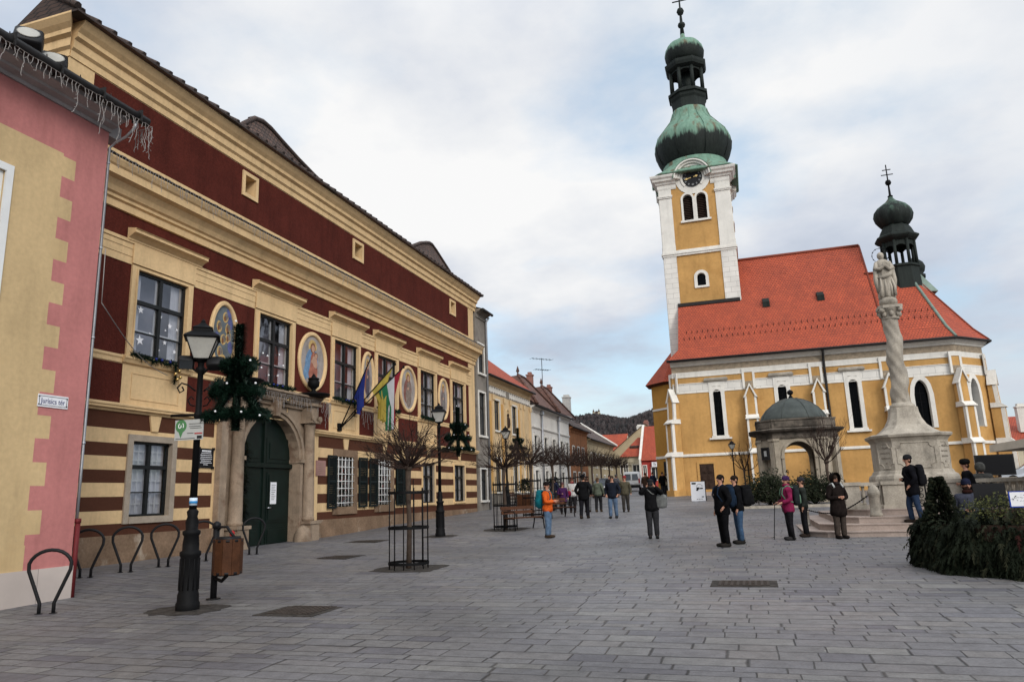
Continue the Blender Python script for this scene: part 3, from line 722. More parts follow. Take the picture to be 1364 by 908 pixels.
    for a, b in ((19.22, 19.347), (22.403, 22.56)): block(a, b, -1.75, 1.38, -15.06)
    P.box(-15.56, -15.0, 22.37, 22.6, 1.38, 1.5); P.box(-15.56, -15.0, 19.2, 19.38, 1.38, 1.5)
    archband(P, FT, 19.352, 22.398, 1.5, 1.5, 2.948, .12, .004, .09, foot=False)
    archband(P, FT, 19.232, 22.518, 1.5, 1.5, 3.068, .12, .003, .16, foot=False)
    P.hull8([FT(20.77, 2.9, .01), FT(20.99, 2.9, .01), FT(20.99, 2.9, .24), FT(20.77, 2.9, .24), FT(20.7, 3.4, .01), FT(21.06, 3.4, .01), FT(21.06, 3.4, .28), FT(20.7, 3.4, .28)])
    for u0_, u1_ in ((18.6, 20.69), (21.07, 23.15)): P.fbox(FT, u0_, u1_, 3.27, 3.4, .004, .1)
    P.fbox(FT, 18.5, 23.2, 3.402, 3.56, .004, .22)
    for k in range(38): P.fbox(FT, 18.6 + k * .12, 18.66 + k * .12, 3.45, 3.55, .221, .26)
    P.mould(FT, 18.42, 23.3, [(.004, 3.56), (.3, 3.56), (.38, 3.64), (.46, 3.68), (.46, 3.74), (.02, 3.86)])
    P.lathe([(-1.75, .3), (-1.3, .32), (-1.05, .3), (-.85, .2), (-.75, .05)], -14.9, 22.42, 14)
    P.build('portal', M['portal'], T)
    D = MB(); w = -.31
    D.face([FT(u, v, w) for u, v in [(19.3, -1.7)] + arcpts(19.3, 22.45, 1.5, 3.0, 'round') + [(22.45, -1.7)]])
    for a, b in ((19.4, 20.82), (20.93, 22.34)):
        D.fbox(FT, a, b, -1.55, 1.18, w, w + .04)
        for v0, v1 in ((-1.35, -.75), (-.6, 1.05)):
            D.fbox(FT, a + .14, b - .14, v0, v1, w + .04, w + .065); D.fbox(FT, a + .22, b - .22, v0 + .08, v1 - .08, w + .065, w + .09)
        D.fbox(FT, a + .1, b - .1, 1.36, 2.2, w, w + .035); D.fbox(FT, a + .25, b - .25, 1.5, 2.05, w + .035, w + .06)
    D.fbox(FT, 19.352, 22.398, 1.2, 1.34, w, w + .12); D.fbox(FT, 20.82, 20.93, -1.55, 2.9, w, w + .09)
    d = D.build('door', M['green'], T)
    q = MB(); q.tube([FT(21.1, -.12, w + .05), FT(21.1, -.12, w + .13), FT(21.24, -.12, w + .13)], .02, 6); q.build('handle', M['chrome'], d)
    q = MB(); q.fbox(FT, 21.22, 21.55, -.0, .72, w + .092, w + .1); q.build('notice', M['signwhite'], d)
    q = MB()
    for k in range(9): q.fbox(FT, 21.27, 21.5 - (k % 3) * .03, .62 - k * .06, .635 - k * .06, w + .101, w + .103)
    q.build('notice_lines', M['ink'], d)
    # icicle-free plaques
    return T
TH = town_hall()

def icicles(name, label, path, step, lens, group, drop_out=0.0, r=.006):
    mb = MB(); path = [Vector(p) for p in path]
    L = [(b - a).length for a, b in zip(path, path[1:])]
    for a, b, l in zip(path, path[1:], L):
        n = max(2, int(l / step)); prev = None; top = []
        for k in range(n + 1):
            p = a.lerp(b, k / n) + Vector((rnd.uniform(-.01, .01), 0, rnd.uniform(-.03, .01))); top.append(p)
            ln = rnd.choice(lens) * rnd.uniform(.6, 1.1); q = p.copy(); pts = [q.copy()]
            while ln > 0:
                s = rnd.uniform(.05, .1); ln -= s
                q = q + Vector((rnd.uniform(-.012, .012), rnd.uniform(-.03, .03), -s)); pts.append(q.copy())
                if rnd.random() < .7:
                    e = q + Vector((rnd.uniform(-.03, .03), rnd.uniform(-.055, .055), rnd.uniform(-.06, .0))); mb.tube([q, e], r * .9, 3, caps=False)
            mb.tube(pts, r, 3, caps=False)
        mb.tube(top, r * 1.2, 3, caps=False)
    return tag(mb.build(name, M['wire']), label, 'string lights', group)

# ------------------------------------------------------------------ pink house at the near left
def pink_house():
    X = -11.7; y1 = 10.42; y0 = -16; zt = 7.45
    F = frame((X, 0, 0), (0, 1, 0), (1, 0, 0))
    T = thing('corner_house', 'pink and ochre corner house with toothed quoins and a dark gutter', 'house', (X, y1, G(X, y1)))
    bands = [(1.25 + .81 * k, 1.65 + .81 * k) for k in range(-3, 7)]
    vc = [v for b in bands for v in b] + [6.56, -.95, -.54]
    def mf(u, v):
        if v < -.95: return 2
        if v > 6.56 or u > 9.75: return 0
        if v < -.54: return 0 if u > 9.5 else 1
        if u < 9.48: return 1
        return 1 if any(a < v < b for a, b in bands) else 0
    holes = [dict(u=(7.2, 8.42), v=(3.6, 5.75), d=.12, m=1), dict(u=(4.2, 5.4), v=(3.6, 5.75), d=.12, m=1), dict(u=(7.2, 8.42), v=(.0, 1.9), d=.12, m=1)]
    mb = MB(); facade(mb, F, y0, y1, -1.8, zt, mf, holes, [9.48, 9.5, 9.75], vc)
    mb.face([(X, y1, -1.8), (-21, y1, -1.8), (-21, y1, zt), (X, y1, zt)], 0)
    mb.fbox(F, y0, y1 + .03, -1.8, -.95, .002, .03, 2)
    mb.build('wall', [M['pink'], M['ochre'], M['marble']], T)
    for a, b, c, d in ((7.2, 8.42, 3.6, 5.75), (4.2, 5.4, 3.6, 5.75), (7.2, 8.42, 0, 1.9)):
        o = window(T, F, a, b, c, d, .1, fr='whitepaint')
        q = MB(); s = .13
        q.fbox(F, a - s, a, c - s, d + s, .002, .04); q.fbox(F, b, b + s, c - s, d + s, .002, .04); q.fbox(F, a, b, d, d + s, .002, .04); q.fbox(F, a, b, c - s, c, .002, .06)
        q.build('surround', M['whitepaint'], o)
    mb = MB()
    prof = [(0, zt), (.04, zt), (.06, zt + .06), (.2, zt + .09), (.22, zt + .13), (.42, zt + .17), (.45, zt + .24), (0, zt + .3)]
    mb.mould(F, y0, y1 + .02, prof)
    mb.build('eave_soffit', M['soffit'], T)
    mb = MB()
    mb.tube([F(y, 7.74, .58) for y in (y0, 0, 6, y1 + .36)], .10, 10)
    for k in range(14): mb.fbox(F, y1 + .1 - k * .9, y1 + .13 - k * .9, 7.63, 7.87, .45, .70)
    g = mb.build('gutter', M['gutter'], T)
    mb = MB(); mb.tube([F(y1 + .1, 7.66, .58), F(y1 + .1, 7.5, .55), F(y1 + .09, 7.34, .35), F(y1 + .08, 7.26, .1), F(y1 + .06, 7.15, -.02), F(y1 + .06, .8, -.02), F(y1 + .06, -.2, -.02)], .026, 10)
    for v in (1.2, 3.2, 5.0, 6.8): mb.lathe([(v, .034), (v + .04, .034)], X - .02, y1 + .06, 10)
    mb.build('downpipe', M['zinc'], T)
    mb = MB(); mb.tube([F(y1 + .07, -.2, .0), F(y1 + .07, -1.5, .0)], .045, 10); mb.lathe([(-.22, .055), (-.14, .055)], X + .0, y1 + .07, 10); mb.build('pipe_foot', M['redpipe'], T)
    mb = MB()
    mb.face([F(y0, 7.80, .5), F(y1 + .3, 7.80, .5), (-18.5, y1 + .3, 11.6), (-18.5, y0, 11.6)], 0, [(0, 0), (26.7, 0), (26.7, 8), (0, 8)])
    mb.face([F(y1 + .3, 7.80, .5), (-18.5, y1 + .3, 11.6), (-18.5, y1 + .3, 11.5), F(y1 + .3, 7.70, .5)], 0)
    for k in range(12): mb.hull8([F(y1 - .4 - k * .7 + e, 7.86 + dz, .40) for dz in (0,) for e in (0, .05, .05, 0)][:4] + [F(y1 - .4 - k * .7 + .025 + e, 8.04, .38) for e in (-.01, .01, .01, -.01)])
    mb.build('roof', M['oldtile'], T)
    mb = MB()   # end-wall cornice towards the town hall
    mb.box(-20, X - .01, y1 + .004, y1 + .3, 7.4, 7.68); mb.build('end_eave', M['soffit'], T)
    icicles('icicle_lights', 'pale icicle lights dangling from the dark gutter of the pink house', [F(-2, 7.66, .66), F(y1 + .42, 7.66, .66)], .085, (.15, .2, .3, .5, .7), 'icicle lights along the eaves', r=.007)
    icicles('icicle_lights', 'clump of icicle lights over the bent pipe at the pink house gutter end', [F(y1 + .42, 7.66, .66), F(y1 + .40, 7.62, .25)], .06, (.2, .4, .6), 'icicle lights along the eaves', r=.007)
    # street name plate
    s = thing('street_sign', 'small white street name plate with dark border on the pink quoins', 'street sign', F(9.745, 1.91, .03))
    mb = MB(); mb.fbox(F, 9.45, 10.045, 1.80, 2.02, .004, .018); mb.build('plate', M['signwhite'], s)
    mb = MB(); e = .012
    for a, b, c, d in ((9.49, 10.005, 1.985, 1.993), (9.49, 10.005, 1.827, 1.835), (9.473, 9.481, 1.85, 1.97), (10.014, 10.022, 1.85, 1.97)): mb.fbox(F, a, b, c, d, .0185, .021)
    for u, v in ((9.473, 1.98), (10.02, 1.98), (9.473, 1.84), (10.02, 1.84)):
        mb.fbox(F, u - .014, u + .014, v - .012, v + .012, .0187, .0215)
    mb.build('border', M['ink'], s)
    text('Jurisics tér', .135, Mframe(F(9.745, 1.905, .0195), (0, 1, 0), (0, 0, 1)), M['navy'], 'lettering', s, sx=.82)
pink_house()
icicles('icicle_lights', 'long row of icicle lights strung along the cream main cornice of the town hall', [FT(12.2, 8.83, .69), FT(40.2, 8.83, .69)], .10, (.1, .15, .25, .4), 'icicle lights along the eaves', r=.006)
icicles('icicle_lights', 'icicle lights draped under the stone entablature of the arched portal', [FT(19.3, 3.62, .5), FT(23.4, 3.62, .5)], .10, (.15, .25, .4), 'icicle lights along the eaves', r=.007)
icicles('icicle_lights', 'net of icicle lights over the red panel beside the portal urn', [FT(23.45, 3.62, .5), FT(24.35, 3.7, .12)], .10, (.5, .7, .9), 'icicle lights along the eaves', r=.007)
icicles('icicle_lights', 'icicle lights over the red panel behind the blue flag', [FT(26.8, 3.68, .1), FT(27.9, 3.68, .1)], .12, (.4, .6, .8), 'icicle lights along the eaves', r=.007)
mbw = MB(); pa, pb = Vector((-11.6, 10.5, 3.9)), FT(15.9, 3.55, .2)
mbw.tube([pa.lerp(Vector(pb), t) + Vector((0, 0, -.25 * math.sin(math.pi * t))) for t in [k / 12 for k in range(13)]], .012, 4)
mbw.tube([(-11.6, 10.5, 3.9), (-11.62, 10.5, 5.0)], .01, 4)
tag(mbw.build('power_cable', M['wire']), 'thin pale cable sagging from the drainpipe to the first upper window', 'cable')
# ------------------------------------------------------------------ church
FC = frame((0, 55, 0), (1, 0, 0), (0, -1, 0))
def church():
    T = thing('church', 'ochre and white church with red tiled roof and tall onion-domed clock tower', 'church', (-4.9, 55, G(-4.9, 55)))
    mats = [M['yellow'], M['white'], M['whiteblock'], M['frieze']]
    z0 = -1.2; zt = 9.15
    def bands(lo_white=True):
        def mf(u, v):
            if v > 8.98: return 1
            if v > 8.55: return 3
            if v > 8.18: return 1
            if v > 7.68: return 0
            if v > 7.0: return 2
            return 0
        return mf
    vcs = [8.98, 8.55, 8.18, 7.68, 7.0]
    wins = [(-1.82, .28), (2.68, .29), (7.33, .29)]
    holes = [dict(u=(c - h, c + h), v=(3.75, 7.1), d=.38, m=1, arch='round', rise=h) for c, h in wins]
    holes += [dict(u=(11.02, 11.92), v=(3.5, 6.75), d=.5, m=1, arch='point', rise=1.0)]
    mb = MB()
    facade(mb, FC, -4.95, 13.74, z0, zt, bands(), holes, [], vcs)
    # apse, east and north walls (polygon), west wall
    P = [(13.74, 55), (16.07, 57.33), (16.07, 60.67), (13.74, 63)]
    for (a, b) in zip(P, P[1:]):
        d = Vector((b[0] - a[0], b[1] - a[1], 0)); L = d.length; U = d / L; Nn = Vector((U.y, -U.x, 0))
        F = frame((a[0], a[1], 0), U, Nn)
        hl = [dict(u=(L / 2 - .45, L / 2 + .45), v=(3.5, 6.75), d=.5, m=1, arch='point', rise=1.0)]
        facade(mb, F, 0, L, z0, zt, lambda u, v: (1 if v > 8.98 else 3 if v > 8.55 else 1 if v > 8.18 else 0 if v > 7.68 else 2 if v > 7.0 else 0), hl, [], vcs)
        archband(mb, F, L / 2 - .45, L / 2 + .45, 3.5, 5.75, 6.75, .26, .002, .06, 'point', 1)
        q = MB(); fan(q, F, [(L / 2 - .45, 3.5), (L / 2 + .45, 3.5), (L / 2 + .45, 6.75), (L / 2 - .45, 6.75)], -.45); q.build('apse_window', M['darkglass'], T)
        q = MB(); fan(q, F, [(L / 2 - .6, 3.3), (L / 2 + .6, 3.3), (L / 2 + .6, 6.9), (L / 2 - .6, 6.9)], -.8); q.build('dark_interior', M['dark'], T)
        mb.fbox(F, 0, L, 2.36, 2.55, .002, .1, 1); mb.fbox(F, -.05, L + .05, z0, .05, .002, .12, 0)
        mb.mould(F, -.1, L + .1, [(0, 8.98), (.08, 9.0), (.14, 9.1), (.3, 9.2), (.36, 9.3), (.42, 9.34), (.42, 9.42), (0, 9.45)], 1)
    for a, b in (((13.74, 63), (9.85, 63)), ((9.85, 63), (9.85, 67.4)), ((9.85, 67.4), (-4.95, 67.4)), ((-4.95, 67.4), (-4.95, 55))):
        mb.face([(a[0], a[1], z0), (b[0], b[1], z0), (b[0], b[1], 9.2), (a[0], a[1], 9.2)], 0)
    # gables of the nave roof
    for x in (9.8, -4.2): mb.face([(x, 55.2, 9.3), (x, 66.8, 9.3), (x, 61, 17.9)], 0)
    # string course, base, arched window surrounds, recessed panel frames
    mb.fbox(FC, -4.97, 13.74, 2.34, 2.46, .002, .1, 1); mb.fbox(FC, -4.97, 13.74, 2.46, 2.53, .002, .06, 1)
    mb.fbox(FC, -4.99, 13.74, z0, -.02, .002, .12, 0)
    mb.mould(FC, -5.0, 13.86, [(0, 8.98), (.08, 9.0), (.14, 9.1), (.3, 9.2), (.36, 9.3), (.42, 9.34), (.42, 9.42), (0, 9.45)], 1)
    mb.fbox(FC, -4.95, 13.74, 8.14, 8.2, .002, .05, 1); mb.fbox(FC, -4.95, 13.74, 7.66, 7.71, .002, .04, 1); mb.fbox(FC, -4.95, 13.74, 6.96, 7.01, .002, .04, 1)
    mb.build('wall', mats, T)
    for c, h in wins:
        o = MB(); archband(o, FC, c - h, c + h, 3.75, 7.1 - h, 7.1, .26, .002, .07)
        o.fbox(FC, c - .56, c + .56, 7.37, 7.7, .004, .05); o.fbox(FC, c - .56, c - .3, 6.9, 7.37, .004, .05); o.fbox(FC, c + .3, c + .56, 6.9, 7.37, .004, .05)
        w = o.build('window', M['white'], T)
        q = MB(); q.fbox(FC, c - .82, c + .82, 7.72, 7.80, .004, .14); q.fbox(FC, c - .86, c + .86, 7.80, 7.88, .004, .2); q.fbox(FC, c - .8, c + .8, 7.88, 8.0, .004, .1); q.build('hood', M['stone'], w)
        q = MB(); q.fbox(FC, c - .6, c + .6, 3.60, 3.748, .004, .16); q.fbox(FC, c - .78, c + .78, 3.48, 3.6, .004, .22); q.build('sill', M['white'], w)
        q = MB(); fan(q, FC, [(c - h, 3.75), (c + h, 3.75), (c + h, 7.1), (c - h, 7.1)], -.34); q.build('pane', M['darkglass'], w)
        q = MB()
        for v in (4.3, 4.85, 5.4, 5.95, 6.5): q.fbox(FC, c - h, c + h, v - .015, v + .015, -.335, -.315)
        q.fbox(FC, c - .012, c + .012, 3.75, 7.1, -.334, -.316)
        q.build('glazing_bar', M['iron'], w)
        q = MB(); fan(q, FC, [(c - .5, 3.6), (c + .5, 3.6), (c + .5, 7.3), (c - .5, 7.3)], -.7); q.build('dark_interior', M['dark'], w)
    o = MB(); archband(o, FC, 11.02, 11.92, 3.5, 5.75, 6.75, .27, .002, .06, 'point'); w = o.build('pointed_window', M['white'], T)
    q = MB(); fan(q, FC, [(11.0, 3.5), (11.94, 3.5), (11.94, 6.75), (11.0, 6.75)], -.46); q.build('pane', M['darkglass'], w)
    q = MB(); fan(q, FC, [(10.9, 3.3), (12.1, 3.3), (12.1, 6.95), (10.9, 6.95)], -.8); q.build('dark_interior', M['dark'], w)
    q = MB()
    for v in (4.1, 4.7, 5.3, 5.9): q.fbox(FC, 11.02, 11.92, v - .015, v + .015, -.455, -.435)
    q.fbox(FC, 11.45, 11.49, 3.5, 6.7, -.454, -.43); q.build('glazing_bar', M['iron'], w)
    # oak door with stone steps
    d = MB(); a, b = -3.5, -2.5
    d.fbox(FC, a, b, -.2, 1.78, .004, .05)
    for i in range(2):
        for j in range(3):
            u = a + .1 + i * .45; v = -.1 + j * .62
            d.fbox(FC, u, u + .36, v, v + .52, .05, .09); d.fbox(FC, u + .08, u + .28, v + .1, v + .42, .09, .13)
    do = d.build('door', M['oldwood'], T)
    q = MB(); q.fbox(FC, a - .16, a, -.2, 1.94, .003, .09); q.fbox(FC, b, b + .16, -.2, 1.94, .003, .09); q.fbox(FC, a, b, 1.782, 1.94, .003, .09); q.build('door_frame', M['yellow'], do)
    q = MB(); q.box(-3.9, -2.1, 54.3, 54.87, -1.2, -.2); q.box(-4.2, -1.8, 53.9, 54.29, -1.2, -.42); q.build('door_step', M['steps'], do)
    # buttresses
    def buttress(F, u, w=.78, top=7.0):
        m = MB(); h = w / 2
        def sec(v0, v1, d0, d1=None):
            d1 = d0 if d1 is None else d1
            m.hull8([F(u - h, v0, 0), F(u + h, v0, 0), F(u + h, v0, d0), F(u - h, v0, d0), F(u - h, v1, 0), F(u + h, v1, 0), F(u + h, v1, d1), F(u - h, v1, d1)], 0)
            for s in (-1, 1):
                e = .13; x0_, x1_ = sorted((u + s * (h + .012), u + s * (h - e)))
                m.hull8([F(x0_, v0, d0 - .22), F(x1_, v0, d0 - .22), F(x1_, v0, d0 + .015), F(x0_, v0, d0 + .015), F(x0_, v1, d1 - .22), F(x1_, v1, d1 - .22), F(x1_, v1, d1 + .015), F(x0_, v1, d1 + .015)], 1)
        def cap(v, d0, d1, hh):
            m.hull8([F(u - h - .06, v, 0), F(u + h + .06, v, 0), F(u + h + .06, v, d0 + .09), F(u - h - .06, v, d0 + .09), F(u - h - .06, v + hh, 0), F(u + h + .06, v + hh, 0), F(u + h + .06, v + hh, d1 + .02), F(u - h - .06, v + hh, d1 + .02)], 1)
            m.fbox(F, u - h - .09, u + h + .09, v - .08, v, 0, d0 + .12, 1)
        m.fbox(F, u - h - .06, u + h + .06, z0, -.02, 0, 1.1, 0)
        sec(-.02, 2.34, 1.0); cap(2.42, 1.0, .78, .28)
        sec(2.7, 4.75, .78); cap(4.83, .78, .55, .25)
        sec(5.08, 6.4, .55, .5)
        # gabled head
        m.hull8([F(u - h, 6.4, 0), F(u + h, 6.4, 0), F(u + h, 6.4, .5), F(u - h, 6.4, .5), F(u - .02, top + .2, 0), F(u + .02, top + .2, 0), F(u + .02, top + .2, .5), F(u - .02, top + .2, .5)], 0)
        for s in (-1, 1):
            m.hull8([F(u + s * (h + .1), 6.3, 0), F(u + s * (h - .06), 6.36, 0), F(u + s * (h - .06), 6.36, .6), F(u + s * (h + .1), 6.3, .6), F(u, top + .36, 0), F(u, top + .16, 0), F(u, top + .16, .6), F(u, top + .36, .6)], 1 if s else 1)
        m.fbox(F, u - .34, u + .34, 7.55, 8.5, .004, .06, 0)
        for s in (-1, 1): m.fbox(F, u + s * .36 - .08, u + s * .36 + .08, 7.02, 8.5, .004, .1, 1)
        m.fbox(F, u - .28, u + .28, 7.02, 7.56, .005, .07, 2)
        m.fbox(F, u - .28, u + .28, 8.2, 8.5, .062, .1, 1)
        return m.build('buttress', [M['yellow'], M['white'], M['frieze']], T)
    for u in (.48, 5.02, 9.55): buttress(FC, u)
    s2 = math.sqrt(.5)
    buttress(frame((-4.85, 55.1, 0), (s2, -s2, 0), (-s2, -s2, 0)), 0, .7)
    t = R(22.5); buttress(frame((13.74, 55, 0), (math.cos(t), math.sin(t), 0), (math.sin(t), -math.cos(t), 0)), 0, .72)
    t = R(67.5); buttress(frame((16.07, 57.33, 0), (math.cos(t), math.sin(t), 0), (math.sin(t), -math.cos(t), 0)), 0, .72)
    mb = MB(); mb.tube([FC(5.62, 9.3, .5), FC(5.62, 8.9, .2), FC(5.62, 8.5, .12), FC(5.62, 2.7, .12), FC(5.62, 2.4, .2), FC(5.62, -1, .2)], .085, 8); mb.build('downpipe', M['gutter'], T)
    mb = MB(); mb.tube([FC(-.15, 1.7, .05), FC(-.15, -.5, .05)], .05, 6); mb.build('conduit', M['iron'], T)
    # --- roofs
    mb = MB()
    def plane(A, B, C, D, mi=0):
        A, B, C, D = map(Vector, (A, B, C, D)); U = (B - A).normalized(); n = (B - A).cross(D - A).normalized(); V = n.cross(U)
        mb.face([A, B, C, D] if (C - D).length > 1e-6 else [A, B, C], mi, [((p - A).dot(U), (p - A).dot(V)) for p in ([A, B, C, D] if (C - D).length > 1e-6 else [A, B, C])])
    ye, ze = 54.48, 9.43; yk, zk = 55.3, 10.35     # bell-cast eave
    yr, zr = 61.0, 18.48
    xa, xb = -4.25, 9.85
    plane((-5.15, ye, ze), (xb + .05, ye, ze), (xb, yk, zk), (-4.35, yk, zk))
    n = 8
    plane((-4.35, yk, zk), (xb, yk, zk), (xb, yr, zr), (xa, yr, zr))
    plane((-4.35, 66.7, zk), (xb, 66.7, zk), (xb, yr, zr), (xa, yr, zr))
    plane((-5.15, 67.5, ze), (xb, 67.5, ze), (xb, 66.7, zk), (-4.35, 66.7, zk))
    plane((-5.15, ye, ze), (-4.35, yk, zk), (-4.25, 58.2, 14.45), (-4.6, 58.2, 9.5))
    # choir
    yc, zc = 59.0, 15.57; k1 = 55.25; kz = 10.32; xh = 12.45
    e = .5; pts = [(13.74 + e * .41, 55 - e), (16.07 + e, 57.33 - e * .41), (16.07 + e, 60.67 + e * .41), (13.74 + e * .41, 63 + e)]
    ik = [(13.74 - .1, 55.28), (16.07 - .28, 57.33 + .1), (16.07 - .28, 60.67 - .1), (13.74 - .1, 62.72)]
    plane((xb - .2, ye, ze), (*pts[0], ze), (*ik[0], kz), (xb - .2, ik[0][1], kz)); plane((xb - .2, ik[0][1], kz), (*ik[0], kz), (xh, yc, zc), (xb - .2, yc, zc))
    plane((xb - .2, 63.5, ze), (*pts[3], ze), (*ik[3], kz), (xb - .2, ik[3][1], kz)); plane((xb - .2, ik[3][1], kz), (*ik[3], kz), (xh, yc, zc), (xb - .2, yc, zc))
    for a in range(3):
        plane((*pts[a], ze), (*pts[a + 1], ze), (*ik[a + 1], kz), (*ik[a], kz)); plane((*ik[a], kz), (*ik[a + 1], kz), (xh, yc, zc), (xh, yc, zc))
    rf = mb.build('roof', M['tile'], T)
    mb = MB()
    mb.tube([(xa, yr, zr + .03), (xb, yr, zr + .03)], .13, 8); mb.tube([(xb + .02, yk, zk + .02), (xb + .02, yr, zr + .02)], .07, 6); mb.tube([(xb - .2, yc, zc + .02), (xh, yc, zc + .02)], .12, 8)
    mb.build('ridge_tile', M['tile'], rf)
    mb = MB()
    mb.tube([(*pts[0], ze + .03), (*ik[0], kz + .03), (xh, yc, zc + .03)], [.09, .10, .11], 6)
    mb.build('hip_flashing', M['greyflash'], rf); mb = MB(); mb.tube([(*pts[1], ze + .03), (*ik[1], kz + .03), (xh, yc, zc + .03)], .08, 6); mb.build('hip_tile', M['tile'], rf)
    mb = MB()
    mb.tube([(-5.2, ye - .05, ze - .06), (xb, ye - .05, ze - .06), (pts[0][0], pts[0][1] - .05, ze - .06), (pts[1][0] + .05, pts[1][1], ze - .06), (pts[2][0] + .05, pts[2][1], ze - .06), (pts[3][0], pts[3][1] + .05, ze - .06)], .10, 8)
    mb.box(-4.3, .5, 58.02, 58.2, 14.35, 14.62)
    mb.build('gutter', M['gutter'], T)
    sl = (zr - zk) / (yr - yk); g0 = None
    for k in range(44):
        x = -3.9 + k * .395
        for dy, ph in ((.55, 0), (.95, .2)):
            if x + ph > xb + 3.4: continue
            if g0 is None:
                mb = MB(); mb.hull8([(0, 0, 0), (.04, 0, 0), (.04, .03, .04), (0, .03, .04), (0, -.05, .2), (.04, -.05, .2), (.04, -.03, .22), (0, -.03, .22)]); g0 = g_ = mb.build('snow_guard', M['iron'], rf)
            else: g_ = g0.copy(); COL.objects.link(g_)
            g_.location = (x + ph, yk + dy, zk + dy * sl)
    for (x, y) in ((2.35, 57.7), (6.25, 57.75)):
        z = zk + (y - yk) * sl; mb = MB(); mb.hull8([(x - .26, y - .25, z - .3), (x + .26, y - .25, z - .3), (x + .26, y + .3, z + .3), (x - .26, y + .3, z + .3), (x - .24, y - .3, z + .12), (x + .24, y - .3, z + .12), (x + .24, y + .25, z + .5), (x - .24, y + .25, z + .5)])
        mb.build('roof_vent', M['copperdark'], rf)
    # --- tower
    x0, x1, y0, y1 = -5.1, .52, 58.2, 63.8
    mb = MB()
    tmats = [M['yellow'], M['white'], M['whiteblock']]
    faces = [(frame((x0, y0, 0), (1, 0, 0), (0, -1, 0)), x1 - x0), (frame((x1, y0, 0), (0, 1, 0), (1, 0, 0)), y1 - y0), (frame((x1, y1, 0), (-1, 0, 0), (0, 1, 0)), x1 - x0), (frame((x0, y1, 0), (0, -1, 0), (-1, 0, 0)), y1 - y0)]
    prof_c = [(0, 24.45), (.06, 24.46), (.1, 24.6), (.1, 24.85), (.2, 24.92), (.26, 25.05), (.42, 25.15), (.46, 25.3), (.58, 25.42), (.62, 25.55), (.62, 25.62), (0, 25.75)]
    for i, (F, L) in enumerate(faces):
        c = L / 2; pw = 1.12
        hl = [dict(u=(c - .93, c - .16), v=(21.55, 23.8), d=.35, m=1, arch='round', rise=.385), dict(u=(c + .16, c + .93), v=(21.55, 23.8), d=.35, m=1, arch='round', rise=.385), dict(u=(c - .33, c + .33), v=(15.95, 17.0), d=.3, m=1, arch='round', rise=.33)]
        facade(mb, F, 0, L, -1, 25.7, lambda u, v: 0, hl)
        for a, b in ((-.02, pw - .12), (L - pw, L + .02)):
            mb.fbox(F, a, b, -1, 18.62, .002, .07, 2); mb.fbox(F, a, b, 19.1, 24.45, .002, .07, 1)
            mb.fbox(F, a - .05, b + .05, 23.7, 23.8, .002, .14, 1); mb.fbox(F, a - .08, b + .08, 23.8, 23.92, .002, .18, 1)
            mb.fbox(F, a - .02, b + .02, 19.1, 19.5, .002, .10, 1)
        mb.fbox(F, -.06, L + .06, 18.62, 18.78, .002, .12, 1); mb.fbox(F, -.1, L + .1, 18.78, 18.94, .002, .18, 1); mb.fbox(F, -.05, L + .05, 18.94, 19.1, .002, .11, 1)
        for s in (-1, 1): archband(mb, F, c + s * .545 - .385, c + s * .545 + .385, 21.55, 23.415, 23.8, .16 if s < 0 else .158, .003, .09 if s < 0 else .092, mi=1)
        mb.fbox(F, c - 1.22, c + 1.22, 21.38, 21.548, .002, .16, 1)
        archband(mb, F, c - .33, c + .33, 15.95, 16.67, 17.0, .24, .002, .07, mi=1); mb.fbox(F, c - .57, c + .57, 15.78, 15.948, .002, .09, 1)
        # cornice broken by an arch over the clock
        for a, b in ((-.0, c - 1.38), (c + 1.38, L + .0)):
            rows = []
            ext = [(a - (w if a < .1 else 0), b + (w if b > L - .1 else 0), v, w) for w, v in prof_c]
            mb.grid([[F(e_[0], e_[2], e_[3]) for e_ in ext], [F(e_[1], e_[2], e_[3]) for e_ in ext]], 1, True, False, caps=True)
        for r0_, r1_, w in ((.80, .98, .12), (.98, 1.18, .28), (1.18, 1.36, .44), (1.36, 1.5, .6)):
            Q = [(c + math.cos(math.pi * k / 24), math.sin(math.pi * k / 24)) for k in range(-4, 29)]
            for k in range(-6, 30):
                a0, a1 = math.pi * k / 24, math.pi * (k + 1) / 24
                if r1_ > 1.0 and (k < 0 or k > 23): continue
                q = lambda r_, a_: (c + r_ * math.cos(a_), 25.2 + r_ * math.sin(a_))
                mb.hull8([F(*q(r0_, a0), .004), F(*q(r1_, a0), .004), F(*q(r1_, a1), .004), F(*q(r0_, a1), .004), F(*q(r0_, a0), w), F(*q(r1_, a0), w), F(*q(r1_, a1), w), F(*q(r0_, a1), w)], 1)
        ro = []
        fan(mb, F, [(c + 1.4 * math.cos(2 * math.pi * k / 30), 25.2 + 1.4 * math.sin(2 * math.pi * k / 30)) for k in range(30)], .05, 1)
    tw = mb.build('tower_wall', tmats, T)
    for i, (F, L) in enumerate(faces[:2]):
        c = L / 2
        for s in (-1, 1):
            q = MB(); u0_, u1_ = c + s * .545 - .385, c + s * .545 + .385
            for k in range(15):
                v = 21.58 + k * .15; q.hull8([F(u0_, v, -.3), F(u1_, v, -.3), F(u1_, v + .02, -.3), F(u0_, v + .02, -.3), F(u0_, v - .1, -.16), F(u1_, v - .1, -.16), F(u1_, v - .08, -.16), F(u0_, v - .08, -.16)])
            o = q.build('belfry_louvre', M['oldwood'], T)
            q = MB(); fan(q, F, [(u0_, 21.5), (u1_, 21.5), (u1_, 23.85), (u0_, 23.85)], -.34); q.build('dark_opening', M['dark'], o)
